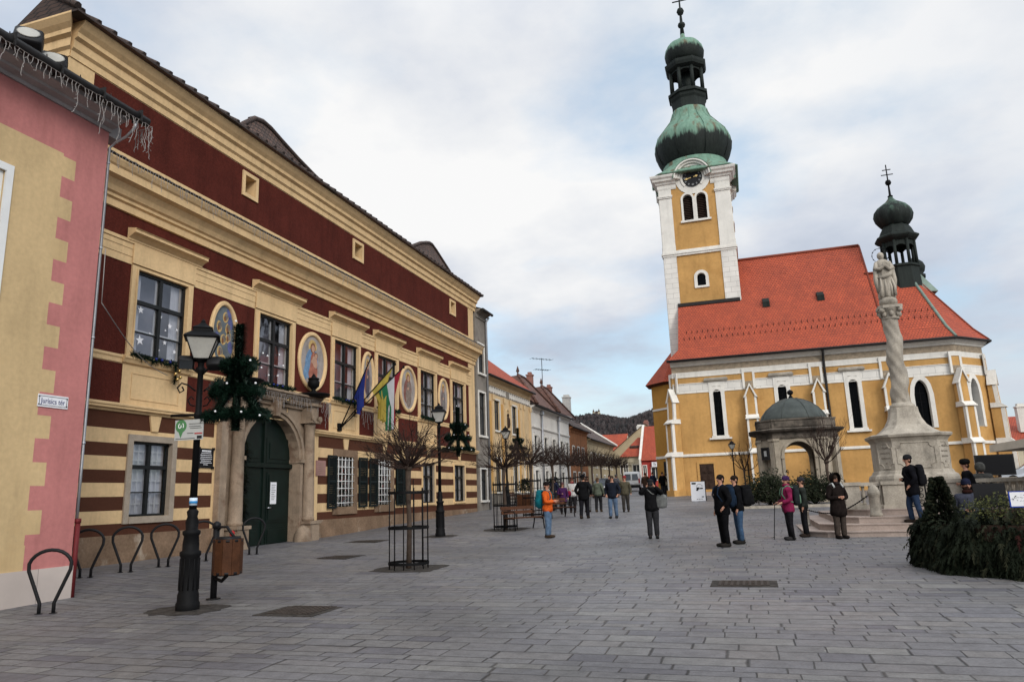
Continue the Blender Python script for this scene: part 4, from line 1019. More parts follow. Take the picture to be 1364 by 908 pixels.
        q = MB(); fan(q, F, [(c - .33, 15.9), (c + .33, 15.9), (c + .33, 17.05), (c - .33, 17.05)], -.25); q.build('tower_window', M['darkglass'], T)
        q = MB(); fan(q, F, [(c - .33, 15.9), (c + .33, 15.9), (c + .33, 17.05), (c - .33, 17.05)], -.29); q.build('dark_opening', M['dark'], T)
        # clock
        q = MB(); disc = lambda r_, n=36: [(c + r_ * math.cos(2 * math.pi * k / n), 25.2 + r_ * math.sin(2 * math.pi * k / n)) for k in range(n)]
        q.grid([[F(u, v, .052) for u, v in disc(.79)], [F(u, v, .13) for u, v in disc(.79)]], 0, True, False, caps=True)
        ck = q.build('clock_face', M['ink'], T)
        q = MB()
        for k in range(12):
            a = math.pi / 2 - 2 * math.pi * k / 12; t = Vector((math.cos(a), math.sin(a))); p = Vector((-t.y, t.x))
            for o_ in ((-.035, .035) if k % 3 else (-.06, 0, .06)):
                A = t * .56 + p * o_; B = t * .71 + p * o_
                q.hull8([F(c + A.x - p.x * .012, 25.2 + A.y - p.y * .012, .131), F(c + A.x + p.x * .012, 25.2 + A.y + p.y * .012, .131), F(c + B.x + p.x * .012, 25.2 + B.y + p.y * .012, .131), F(c + B.x - p.x * .012, 25.2 + B.y - p.y * .012, .131),
                         F(c + A.x - p.x * .012, 25.2 + A.y - p.y * .012, .14), F(c + A.x + p.x * .012, 25.2 + A.y + p.y * .012, .14), F(c + B.x + p.x * .012, 25.2 + B.y + p.y * .012, .14), F(c + B.x - p.x * .012, 25.2 + B.y - p.y * .012, .14)])
        q.build('hour_mark', M['signgrey'], ck)
        for ang, L_ in ((R(192), .66), (R(12), .46)):
            q = MB(); t = Vector((math.cos(ang), math.sin(ang))); p = Vector((-t.y, t.x))
            pt = lambda a_, b_, w: F(c + t.x * a_ + p.x * b_, 25.2 + t.y * a_ + p.y * b_, w)
            q.hull8([pt(-.1, -.03, .15), pt(L_, -.025, .15), pt(L_, .025, .15), pt(-.1, .03, .15), pt(-.1, -.03, .17), pt(L_, -.025, .17), pt(L_, .025, .17), pt(-.1, .03, .17)])
            q.grid([[pt(L_ * .72 + .09 * math.cos(2 * math.pi * k / 10), .09 * math.sin(2 * math.pi * k / 10), w) for k in range(10)] for w in (.15, .175)], 0, True, False, caps=True)
            q.build('clock_hand', M['gold'], ck)
    cx, cy = -2.13, 61.0
    # dome: flared square skirt, bulb, lantern, small bulb, spire
    mb = MB(); rows = []
    for z, h, rr in ((25.63, 3.45, 0), (25.72, 3.5, 0), (26.05, 3.15, .15), (26.5, 2.85, .55), (27.0, 2.72, 1), (27.3, 2.7, 1)):
        rw = []
        for k in range(32):
            a = 2 * math.pi * (k + .5) / 32; m = max(abs(math.cos(a)), abs(math.sin(a)))
            sq = h / m; rd = h * 1.0
            rw.append((cx + (sq * (1 - rr) + rd * rr) * math.cos(a), cy + (sq * (1 - rr) + rd * rr) * math.sin(a), z))
        rows.append(rw)
    mb.grid(rows, 0, True, True, caps=True)
    for F, L in faces:
        Q = [(1.55 * math.cos(math.pi * k / 20), 1.55 * math.sin(math.pi * k / 20)) for k in range(21)]
        mb.grid([[F(L / 2 + u, 25.2 + v, .63) for u, v in Q], [F(L / 2 + u * .9, 25.3 + v * .95, -1.4) for u, v in Q]], 0, False, True)
        mb.grid([[F(L / 2 + u, 25.2 + v, .63) for u, v in Q], [F(L / 2 + u * .955, 25.2 + v * .955, .62) for u, v in Q]], 0, False, True)
    mb.build('dome_skirt', M['coppergreen'], T)
    ribs = lambda a: 1 - .035 * (1 - abs(math.cos(4 * a)) ** .6) + .0
    mb = MB(); mb.lathe([(27.1, 2.55), (27.5, 2.8), (28.0, 3.04), (28.5, 3.2), (29.0, 3.27), (29.5, 3.25), (30.0, 3.08), (30.4, 2.8), (30.8, 2.45), (31.2, 2.12), (31.6, 1.84), (32.0, 1.66), (32.3, 1.58), (32.5, 1.55)], cx, cy, 48, 0, mod=ribs)
    for k in range(16):
        a = 2 * math.pi * k / 16; mb.tube([(cx + r_ * math.cos(a), cy + r_ * math.sin(a), z) for z, r_ in ((27.5, 2.78), (28.5, 3.19), (29.2, 3.28), (30, 3.06), (30.8, 2.44), (31.6, 1.83), (32.3, 1.58))], .03, 4)
    mb.build('onion_dome', M['copper'], T)
    mb = MB(); mb.lathe([(32.5, 1.52), (33.4, 1.5), (33.6, 1.62), (33.85, 1.65), (33.9, 1.8), (34.15, 1.8), (34.2, 1.55), (34.35, 1.5)], cx, cy, 8, R(22.5), sm=False)
    for k in range(8):
        a = R(22.5) + 2 * math.pi * k / 8; px_, py_ = cx + 1.42 * math.cos(a), cy + 1.42 * math.sin(a)
        mb.lathe([(34.3, .17), (36.3, .15)], px_, py_, 8)
        a2 = a + math.pi / 8
        for s in (-1, 1):
            pts_ = []
            for j in range(5):
                t = j / 4; a3 = a + (math.pi / 4) * (t if s > 0 else t)
            # arches between the posts
        for j in range(6):
            t0, t1 = j / 6, (j + 1) / 6; A = Vector((cx + 1.42 * math.cos(a), cy + 1.42 * math.sin(a), 0)); B = Vector((cx + 1.42 * math.cos(a + math.pi / 4), cy + 1.42 * math.sin(a + math.pi / 4), 0))
            zz = lambda t: 35.75 + .45 * math.sqrt(max(0, 1 - (2 * t - 1) ** 2))
            p, q = A.lerp(B, t0), A.lerp(B, t1)
            mb.face([(p.x, p.y, zz(t0)), (q.x, q.y, zz(t1)), (q.x, q.y, 36.4), (p.x, p.y, 36.4)])
    mb.lathe([(36.35, 1.5), (36.5, 1.78), (36.75, 1.88), (37.0, 1.9), (37.1, 1.7), (37.2, 1.5)], cx, cy, 8, R(22.5), sm=False)
    mb.lathe([(34.3, .4), (36.4, .4)], cx, cy, 8)
    mb.build('lantern', M['copperdark'], T)
    mb = MB(); mb.lathe([(37.15, 1.2), (37.4, 1.5), (37.8, 1.68), (38.3, 1.74), (38.8, 1.62), (39.15, 1.35), (39.45, .9), (39.7, .42), (39.85, .24), (40.4, .18)], cx, cy, 32, 0, mod=ribs)
    mb.build('upper_onion_dome', M['copper2'], T)
    mb = MB(); mb.lathe([(40.3, .2), (41.0, .15), (41.1, .3), (41.25, .34), (41.4, .3), (41.5, .14), (42.3, .10), (42.4, .25), (42.65, .34), (42.9, .25), (43.0, .08), (45.2, .05)], cx, cy, 12)
    mb.box(cx - .65, cx + .65, cy - .03, cy + .03, 43.7, 43.8); mb.box(cx - .4, cx + .4, cy - .03, cy + .03, 44.4, 44.5)
    mb.build('spire_cross', M['copperdark'], T)
    # --- ridge turret
    tx, ty = 12.2, 59.0
    mb = MB(); mb.lathe([(13.2, 1.28), (15.6, 1.2), (15.65, 1.32), (15.8, 1.32), (15.85, 1.2)], tx, ty, 8, R(22.5), sm=False)
    for k in range(8):
        a = R(22.5) + 2 * math.pi * k / 8; r_ = 1.12
        mb.lathe([(15.8, .12), (17.7, .11)], tx + r_ * math.cos(a), ty + r_ * math.sin(a), 6)
        for j in range(8):
            t0, t1 = j / 8, (j + 1) / 8; A = Vector((tx + r_ * math.cos(a), ty + r_ * math.sin(a), 0)); B = Vector((tx + r_ * math.cos(a + math.pi / 4), ty + r_ * math.sin(a + math.pi / 4), 0))
            zz = lambda t: 16.95 + .4 * math.sqrt(max(0, 1 - (2 * t - 1) ** 2)); p, q = A.lerp(B, t0), A.lerp(B, t1)
            mb.face([(p.x, p.y, zz(t0)), (q.x, q.y, zz(t1)), (q.x, q.y, 17.75), (p.x, p.y, 17.75)])
    mb.lathe([(17.7, 1.2), (17.85, 1.42), (18.0, 1.55), (18.1, 1.55), (18.3, 1.25), (18.7, 1.1), (18.95, .95), (19.05, .85)], tx, ty, 8, R(22.5), sm=False)
    mb.build('turret', M['copperdark'], T)
    mb = MB(); rb = lambda a: 1 - .10 * (1 - abs(math.cos(4 * a)) ** .5)
    mb.lathe([(18.95, .78), (19.15, 1.05), (19.5, 1.3), (19.9, 1.4), (20.25, 1.32), (20.6, 1.05), (20.85, .7), (21.05, .4), (21.3, .2), (21.5, .14)], tx, ty, 48, 0, mod=rb)
    mb.build('turret_onion_dome', M['copperturret'], T)
    mb = MB(); mb.lathe([(21.4, .16), (21.5, .2), (21.6, .09), (22.4, .06), (22.45, .16), (22.62, .23), (22.8, .16), (22.85, .05), (24.1, .04)], tx, ty, 10)
    mb.box(tx - .42, tx + .42, ty - .025, ty + .025, 23.25, 23.31); mb.box(tx - .3, tx + .3, ty - .025, ty + .025, 23.65, 23.71)
    mb.build('turret_cross', M['iron'], T)
    # small stair turret behind the choir
    sx_, sy_ = 13.75, 61.6
    mb = MB(); mb.lathe([(9, .6), (14.3, .55), (14.35, .7), (14.5, .7), (14.55, .45)], sx_, sy_, 8)
    for k in range(6):
        a = 2 * math.pi * k / 6; mb.lathe([(14.5, .07), (15.5, .07)], sx_ + .45 * math.cos(a), sy_ + .45 * math.sin(a), 6)
    mb.lathe([(15.45, .6), (15.7, .62), (15.75, .4), (16.0, .6), (16.35, .68), (16.7, .55), (17.0, .25), (17.3, .1), (18.0, .03)], sx_, sy_, 16)
    mb.build('stair_turret', M['copperturret'], T)
    mb = MB(); mb.hull8([(12.9, 58.2, 13.6), (14.3, 58.5, 13.6), (14.3, 60, 13.6), (12.9, 60, 13.6), (12.9, 58.9, 15.6), (13.2, 58.9, 15.4), (13.2, 59.2, 15.4), (12.9, 59.2, 15.6)]); mb.build('turret_flashing', M['greyflash'], T)
    # --- west porch: half-octagon with a low tiled cone
    px0, py0, pr = -5.0, 62.9, 2.55
    A = [(px0 + pr * math.cos(R(a)), py0 + pr * math.sin(R(a))) for a in (67.5, 112.5, 157.5, 202.5, 247.5, 292.5)]
    mb = MB()
    mb.poly_prism(A, -1, 8.7, 0); mb.poly_prism([(px0 + (x - px0) * 1.02, py0 + (y - py0) * 1.02) for x, y in A], 2.55, 2.75, 1); mb.poly_prism([(px0 + (x - px0) * 1.02, py0 + (y - py0) * 1.02) for x, y in A], 6.5, 6.66, 1)
    mb.poly_prism([(px0 + (x - px0) * 1.03, py0 + (y - py0) * 1.03) for x, y in A], 8.55, 8.75, 2, [(px0 + (x - px0) * 1.12, py0 + (y - py0) * 1.12) for x, y in A])
    mb.build('porch_wall', [M['porch'], M['white'], M['brown']], T)
    a, b = Vector(A[3]), Vector(A[4]); d = (b - a); L = d.length; U = d / L
    F = frame((a.x, a.y, 0), (U.x, U.y, 0), (U.y, -U.x, 0)); q = MB(); q.fbox(F, L * .48, L * .98, -1, 2.3, .004, .05); q.build('porch_door', M['ink'], T)
    mb = MB(); B_ = [(px0 + (x - px0) * 1.2, py0 + (y - py0) * 1.2, 8.72) for x, y in A]; K = [(px0 + (x - px0) * .8, py0 + (y - py0) * .8, 9.9) for x, y in A]
    for i in range(5):
        mb.face([B_[i], B_[i + 1], K[i + 1], K[i]], 0, [(0, 0), (2.3, 0), (2, 1.5), (.3, 1.5)]); mb.face([K[i], K[i + 1], (px0 + .3, py0, 12.6)], 0, [(0, 0), (1.6, 0), (.8, 3.2)])
    mb.build('porch_roof', M['tile'], T)
church()

# ------------------------------------------------------------------ column with the statue on its steps
CX, CY = 4.78, 25.8
def oct_(h, c, cx=CX, cy=CY):
    return [(cx - c, cy - h), (cx + c, cy - h), (cx + h, cy - c), (cx + h, cy + c), (cx + c, cy + h), (cx - c, cy + h), (cx - h, cy + c), (cx - h, cy - c)]
def column():
    T = thing('stone_column', 'tall twisted stone column on a moulded pedestal carrying a robed statue', 'monument', (CX, CY, -.72))
    mb = MB()
    def stack(prof, k=.62):
        rows = [[(x, y, z) for x, y in oct_(h, h * k)] for z, h in prof]
        mb.grid(rows, 0, True, False, caps=True)
    stack([(-.8, 1.2), (-.05, 1.2), (-.02, 1.15), (.12, 1.15), (.2, 1.13), (.26, 1.05), (.34, 1.02), (.36, .99), (1.22, .99), (1.26, 1.01), (1.32, 1.05), (1.36, 1.11), (1.43, 1.13), (1.46, 1.08)])
    stack([(1.45, .9), (1.5, .84), (1.6, .7), (1.75, .55), (1.95, .45), (2.15, .40), (2.31, .385)])
    # recessed panel outlines with notched corners
    def panel(F, hw, z0, z1):
        c = .14
        P = [(-hw + c, z0), (hw - c, z0), (hw - c, z0 + c * .5), (hw - c * .5, z0 + c), (hw, z0 + c), (hw, z1 - c), (hw - c * .5, z1 - c), (hw - c, z1 - c * .5), (hw - c, z1), (-hw + c, z1), (-hw + c, z1 - c * .5), (-hw + c * .5, z1 - c), (-hw, z1 - c), (-hw, z0 + c), (-hw + c * .5, z0 + c), (-hw + c, z0 + c * .5)]
        mb.tube([F(u, v, .0) for u, v in P + [P[0]]], .022, 4, sm=False)
    s2 = math.sqrt(.5); h = .99
    FF = frame((CX, CY - h, 0), (1, 0, 0), (0, -1, 0)); panel(FF, .52, .42, 1.17)
    m_ = .81 * h; FL = frame((CX - m_, CY - m_, 0), (s2, -s2, 0), (-s2, -s2, 0)); FR = frame((CX + m_, CY - m_, 0), (s2, s2, 0), (s2, -s2, 0))
    panel(FL, .24, .42, 1.17); panel(FR, .24, .42, 1.17)
    mb.build('pedestal', M['stone'], T)
    ink = mat('worn_inscription', (.21, .18, .145), .9, .1, 5)
    for F, U in ((FL, (s2, -s2, 0)), (FR, (s2, s2, 0))):
        for i, (tx_, sz) in enumerate((('VIRGINI', .082), ('MACVLATAE', .074), ('DEDICATVM', .074), ('IIII', .08))):
            text(tx_, sz, Mframe(F(0, 1.04 - i * .155, .006), U, (0, 0, 1)), ink, 'inscription', T, sx=.75)
    mb = MB()
    mb.lathe([(2.3, .36), (2.34, .37), (2.4, .36), (2.43, .3), (2.47, .29)], CX, CY, 24)
    # twisted shaft with a broad spiral band
    n = 28; rows = []
    for k in range(90):
        z = 2.46 + 2.75 * k / 89; rr = .262 - .042 * k / 89
        rows.append([(CX + .03 * k / 89 + rr * (1 + .17 * max(-.6, math.sin(2 * math.pi * t / n - z * 5.2)) + .05 * math.sin(5 * 2 * math.pi * t / n + z * 13)) * math.cos(2 * math.pi * t / n), CY + rr * (1 + .17 * max(-.6, math.sin(2 * math.pi * t / n - z * 5.2)) + .05 * math.sin(5 * 2 * math.pi * t / n + z * 13)) * math.sin(2 * math.pi * t / n), z) for t in range(n)])
    mb.grid(rows, 0, True, True)
    mb.build('shaft', M['stone'], T)
    mb = MB(); x = CX + .03
    mb.lathe([(5.18, .25), (5.22, .27), (5.26, .25), (5.3, .24), (5.4, .27), (5.48, .33), (5.52, .36)], x, CY, 16)
    for k in range(8):
        a = math.pi / 4 * k; mb.sup((x + .28 * math.cos(a), CY + .28 * math.sin(a), 5.36), (.07, .07, .10), 1, 8, 6)
        if k % 2:
            mb.sup((x + .37 * math.cos(a), CY + .37 * math.sin(a), 5.47), (.085, .085, .085), 1, 10, 7)
    mb.poly_prism(oct_(.36, .24, x), 5.53, 5.63)
    mb.build('capital', M['stone'], T)
    # statue on a ball of cloud
    mb = MB(); mb.sup((x, CY, 5.78), (.28, .28, .2), 1, 16, 10)
    n = 36; rows = []
    for z, rx, ry, ox in ((5.85, .24, .2, 0), (6.0, .255, .2, .0), (6.3, .235, .185, .01), (6.6, .235, .175, .02), (6.8, .215, .16, .015), (6.95, .225, .165, 0), (7.1, .235, .15, -.01), (7.18, .19, .13, -.015), (7.24, .10, .09, -.02)):
        rows.append([(x + ox + rx * (1 + .09 * math.sin(7 * 2 * math.pi * t / n + z * 2.2) * (1 if z < 7.1 else .3)) * math.cos(2 * math.pi * t / n), CY + ry * (1 + .10 * math.sin(6 * 2 * math.pi * t / n - z * 2.6) * (1 if z < 7.1 else .3)) * math.sin(2 * math.pi * t / n), z) for t in range(n)])
    mb.grid(rows, 0, True, True, caps=True)
    mb.sup((x - .03, CY - .01, 7.36), (.085, .10, .125), 1, 14, 10); mb.sup((x - .03, CY + .02, 7.38), (.11, .105, .13), 1, 14, 10)
    mb.sup((x - .045, CY - .115, 7.35), (.012, .02, .025), 1, 6, 5)
    mb.tube([(x - .17, CY, 7.14), (x - .25, CY - .07, 6.92), (x - .12, CY - .17, 6.88), (x + .0, CY - .19, 6.98), (x + .01, CY - .2, 7.06)], [.085, .085, .07, .05, .035], 9)
    mb.tube([(x + .16, CY, 7.13), (x + .25, CY - .07, 6.9), (x + .13, CY - .17, 6.86), (x + .04, CY - .19, 6.96), (x + .03, CY - .2, 7.05)], [.085, .085, .07, .05, .035], 9)
    for dx in (-.18, -.05, .1, .2): mb.tube([(x + dx * .8, CY - .14, 6.6), (x + dx + .03, CY - .17, 6.25), (x + dx * 1.1, CY - .18, 5.95)], [.03, .045, .05], 6)
    mb.tube([(x + .24, CY - .03, 6.9), (x + .14, CY - .15, 6.68), (x - .06, CY - .17, 6.6), (x - .2, CY - .08, 6.62)], [.05, .075, .07, .05], 8)
    for dx in (-.25, .25): mb.tube([(x + dx, CY - .03, 6.9), (x + dx * 1.08, CY - .05, 6.5), (x + dx * .95, CY - .04, 6.1)], [.07, .08, .05], 8)
    st = mb.build('statue', M['stone'], T)
    mb = MB(); n = 22
    mb.tube([(x - .02 + .25 * math.cos(2 * math.pi * k / n), CY + .08, 7.42 + .25 * math.sin(2 * math.pi * k / n)) for k in range(n + 1)], .008, 4)
    for k in range(12):
        a = 2 * math.pi * k / 12; mb.sup((x - .02 + .25 * math.cos(a), CY + .08, 7.42 + .25 * math.sin(a)), (.022, .01, .022), 1, 6, 4)
    mb.build('star_halo', M['iron'], st)
column()
def column_steps():
    T = thing('stone_steps', 'four pale reddish stone steps round the foot of the twisted column', 'steps', (CX, 22, -1.4))
    mb = MB(); L = [(1.25, 21.75, -1.23), (1.7, 22.1, -1.06), (2.15, 22.45, -.89), (2.5, 23.2, -.72)]
    for i, (xl, yf, z) in enumerate(L):
        xr = 2 * CX - xl + .3; yb = 2 * CY - yf; c = .55
        P = [(xl + c, yf), (xr - c, yf), (xr, yf + c), (xr, yb - c), (xr - c, yb), (xl + c, yb), (xl, yb - c), (xl, yf + c)]
        mb.poly_prism(P, -1.7, z - .03); Q = [(CX + (x - CX) * 1.006, CY + (y - CY) * 1.006) for x, y in P]; mb.poly_prism(Q, z - .03, z)
    mb.build('step', M['steps'], T)
column_steps()
def balustrade():
    T = thing('stone_balustrade', 'low stone balustrade with turned balusters round the pedestal of the column', 'balustrade', (CX, 23.6, -.72))
    y = 23.72; zb, zt = -.72, .05
    mb = MB()
    xl, xr = 2.75, 7.4; piers = [(xl, y), (3.85, y), (5.5, y), (xr, y), (xl, 26.2), (xr, 26.2)]
    for i, (px_, py_) in enumerate(piers):
        q = MB(); w = .3 if i in (1, 2) else .2
        q.box(px_ - w, px_ + w, py_ - .18, py_ + .18, zb, zt - .1); q.box(px_ - w - .04, px_ + w + .04, py_ - .22, py_ + .22, zb, zb + .1); q.box(px_ - w - .04, px_ + w + .04, py_ - .22, py_ + .22, zt - .1, zt)
        q.build('pier', M['stone'], T)
    segs = [((xl + .2, y), (3.55, y)), ((5.8, y), (xr - .2, y)), ((xl, y + .18), (xl, 26.0)), ((xr, y + .18), (xr, 26.0))]
    for a, b in segs:
        q = MB(); dx, dy = (.0, .1) if a[1] == b[1] else (.1, 0)
        for z0_, z1_, e in ((zt - .12, zt - .015, .13), (zb + .0, zb + .12, .13)):
            if dy: q.box(a[0], b[0], a[1] - e, a[1] + e, z0_, z1_)
            else: q.box(a[0] - e, a[0] + e, a[1], b[1], z0_, z1_)
        q.build('rail', M['stone'], T)
        L = math.hypot(b[0] - a[0], b[1] - a[1]); n = max(2, int(L / .17))
        for k in range(n):
            t = (k + .5) / n; q = MB()
            q.lathe([(zb + .12, .055), (zb + .17, .05), (zb + .22, .035), (zb + .34, .065), (zb + .42, .055), (zb + .52, .03), (zb + .6, .045), (zt - .12, .055)], a[0] + (b[0] - a[0]) * t, a[1] + (b[1] - a[1]) * t, 8); q.build('baluster', M['stone'], T)
    g = MB(); x0, x1 = 4.17, 5.18
    for x in (x0, (x0 + x1) / 2, x1): g.tube([(x, y, zb + .02), (x, y, zt)], .022, 5)
    for z in (zb + .05, zt - .02, zt - .16): g.tube([(x0, y, z), (x1, y, z)], .016, 5)
    for i in range(4):
        for j in range(3):
            cx_, cz = x0 + .13 + i * .25, zb + .16 + j * .17
            g.tube([(cx_ + (.03 + .05 * t) * math.cos(t * 9 + i), y, cz + (.03 + .05 * t) * math.sin(t * 9 + i)) for t in [k / 12 for k in range(13)]], .011, 4)
    g.build('iron_gate', M['iron'], T)
balustrade()
def bollards():
    lab = ['round-topped stone bollard on the steps in front of the balustrade', 'round-topped stone bollard at the west end of the steps behind the woman in magenta']
    for (x, y, z), l in zip(((3.18, 22.68, -.89), (1.5, 25.2, -1.23)), lab):
        mb = MB(); sc_ = 1 if z > -1 else .72; prof = [(z + (a_ - z) * sc_, b_ * (.88 if sc_ == 1 else .7)) for a_, b_ in [(z, .19), (z + .06, .19), (z + .08, .165), (z + .55, .16), (z + .57, .185), (z + .66, .185), (z + .68, .17), (z + .78, .13), (z + .84, .06), (z + .86, .01)]]
        mb.lathe(prof, x, y, 16); tag(mb.build('stone_bollard', M['stone']), l, 'bollard', 'stone bollards on the column steps')
    mb = MB(); a = Vector((3.03, 22.75, -.33)); b = Vector((1.5, 25.1, -.72)); n = 60
    for k in range(n):
        t0 = k / n; p = a.lerp(b, t0) + Vector((0, 0, -.28 * math.sin(math.pi * t0))); q = a.lerp(b, t0 + .9 / n) + Vector((0, 0, -.28 * math.sin(math.pi * (t0 + .9 / n))))
        mb.tube([p, q], .022 if k % 2 else .012, 5)
    tag(mb.build('chain', M['iron']), 'black iron chain sagging between the two stone bollards', 'chain')
bollards()

# ------------------------------------------------------------------ well house
def well_house():
    wx, wy = 2.45, 42.3; zb = -.95
    T = thing('well_house', 'domed sandstone well house with round arches in front of the church', 'pavilion', (wx, wy, G(wx, wy)))
    h, c = 1.95, 1.18; O = oct_(h, c, wx, wy); mats = [M['darkstone']]
    mb = MB()
    for i in range(8):
        a, b = Vector((*O[i], 0)), Vector((*O[(i + 1) % 8], 0)); U = (b - a).normalized(); L = (b - a).length; Nn = Vector((U.y, -U.x, 0))
        F = frame(a, U, Nn); m = L / 2
        if i % 2 == 0:
            hl = [dict(u=(m - .72, m + .72), v=(zb, 2.25), d=.5, m=0, arch='round', rise=.72)]
            archband(mb, F, m - .72, m + .72, zb, 1.53, 2.25, .14, .002, .06); mb.fbox(F, m - .9, m - .72, 1.4, 1.52, .003, .1); mb.fbox(F, m + .72, m + .9, 1.4, 1.52, .003, .1)
        else:
            hl = [dict(u=(m - .26, m + .26), v=(.2, 2.0), d=.25, m=0, arch='round', rise=.26)]
            fan(mb, F, [(m - .26, .2), (m + .26, .2), (m + .26, 2.0), (m - .26, 2.0)], -.249)
        facade(mb, F, 0, L, zb, 2.75, lambda u, v: 0, hl)
        if i % 2 == 0:
            Fi = frame(a - Nn * .5, U, Nn); facade(mb, Fi, .3, L - .3, zb, 2.75, lambda u, v: 0, [dict(u=(m - .72, m + .72), v=(zb, 2.25), d=.01, m=0, arch='round', rise=.72)])
        for u in (.0, L - .26): mb.fbox(F, u, u + .26, zb, 2.3, .002, .07); mb.fbox(F, u - .03, u + .29, 2.3, 2.42, .002, .12); mb.fbox(F, u - .03, u + .29, zb, zb + .5, .002, .11)
    mb.build('wall', mats, T)
    mb = MB()
    for z0, z1, d0, d1 in ((2.42, 2.5, .08, .1), (2.5, 2.72, .06, .06), (2.72, 2.8, .1, .3), (2.8, 2.88, .36, .42), (2.88, 2.94, .42, .2)):
        mb.poly_prism(oct_(h + d0, c + d0 * .41, wx, wy), z0, z1 - .0006, 0, oct_(h + d1, c + d1 * .41, wx, wy))
    mb.build('cornice', [M['soot']], T)
    mb = MB(); mb.poly_prism(oct_(h + .0, c, wx, wy), 2.94, 3.36); mb.poly_prism(oct_(h + .05, c + .02, wx, wy), 3.36, 3.44)
    for i in range(8):
        a, b = Vector((*O[i], 0)), Vector((*O[(i + 1) % 8], 0)); U = (b - a).normalized(); L = (b - a).length; F = frame(a, U, Vector((U.y, -U.x, 0)))
        mb.fbox(F, .15, L - .15, 3.02, 3.3, .002, .03)
    mb.build('attic', [M['soot']], T)
    mb = MB(); mb.lathe([(3.4, 1.75), (3.55, 1.72), (3.8, 1.6), (4.1, 1.36), (4.35, 1.05), (4.55, .66), (4.66, .3), (4.7, .12)], wx, wy, 32)
    for k in range(8):
        a = 2 * math.pi * k / 8 + .4; mb.tube([(wx + r_ * math.cos(a), wy + r_ * math.sin(a), z) for z, r_ in ((3.45, 1.75), (3.8, 1.61), (4.1, 1.37), (4.35, 1.06), (4.55, .67), (4.68, .25))], .025, 4)
    mb.build('dome', M['domegrey'], T)
    mb = MB(); mb.lathe([(4.66, .14), (4.78, .1), (4.85, .05), (4.9, .13), (5.0, .17), (5.1, .13), (5.16, .02)], wx, wy, 14); mb.build('finial_ball', M['iron'], T)
    mb = MB(); mb.lathe([(zb, .75), (-.1, .75), (-.05, .82), (.05, .82), (.05, .6), (-.2, .58)], wx, wy, 20); mb.build('well_curb', M['darkstone'], T)
    F = frame((wx - 1.565, wy - 1.565, 0), (math.sqrt(.5), -math.sqrt(.5), 0), (-math.sqrt(.5), -math.sqrt(.5), 0))
    n = thing('notice_board', 'small dark framed board on the chamfered corner of the well house', 'notice board', F(0, 1.5, .1))
    q = MB(); q.fbox(F, -.2, .2, 1.42, 1.98, .07, .1); q.build('board', M['gutter'], n)
    q = MB(); q.fbox(F, -.25, -.19, 1.38, 2.02, .072, .14); q.fbox(F, .19, .25, 1.38, 2.02, .072, .14); q.fbox(F, -.19, .19, 1.38, 1.45, .072, .14); q.fbox(F, -.19, .19, 1.95, 2.02, .072, .14); q.build('frame', M['ink'], n); q = MB(); q.fbox(F, -.09, .09, 1.56, 1.84, .101, .11); q.build('paper', M['signgrey'], n)
well_house()
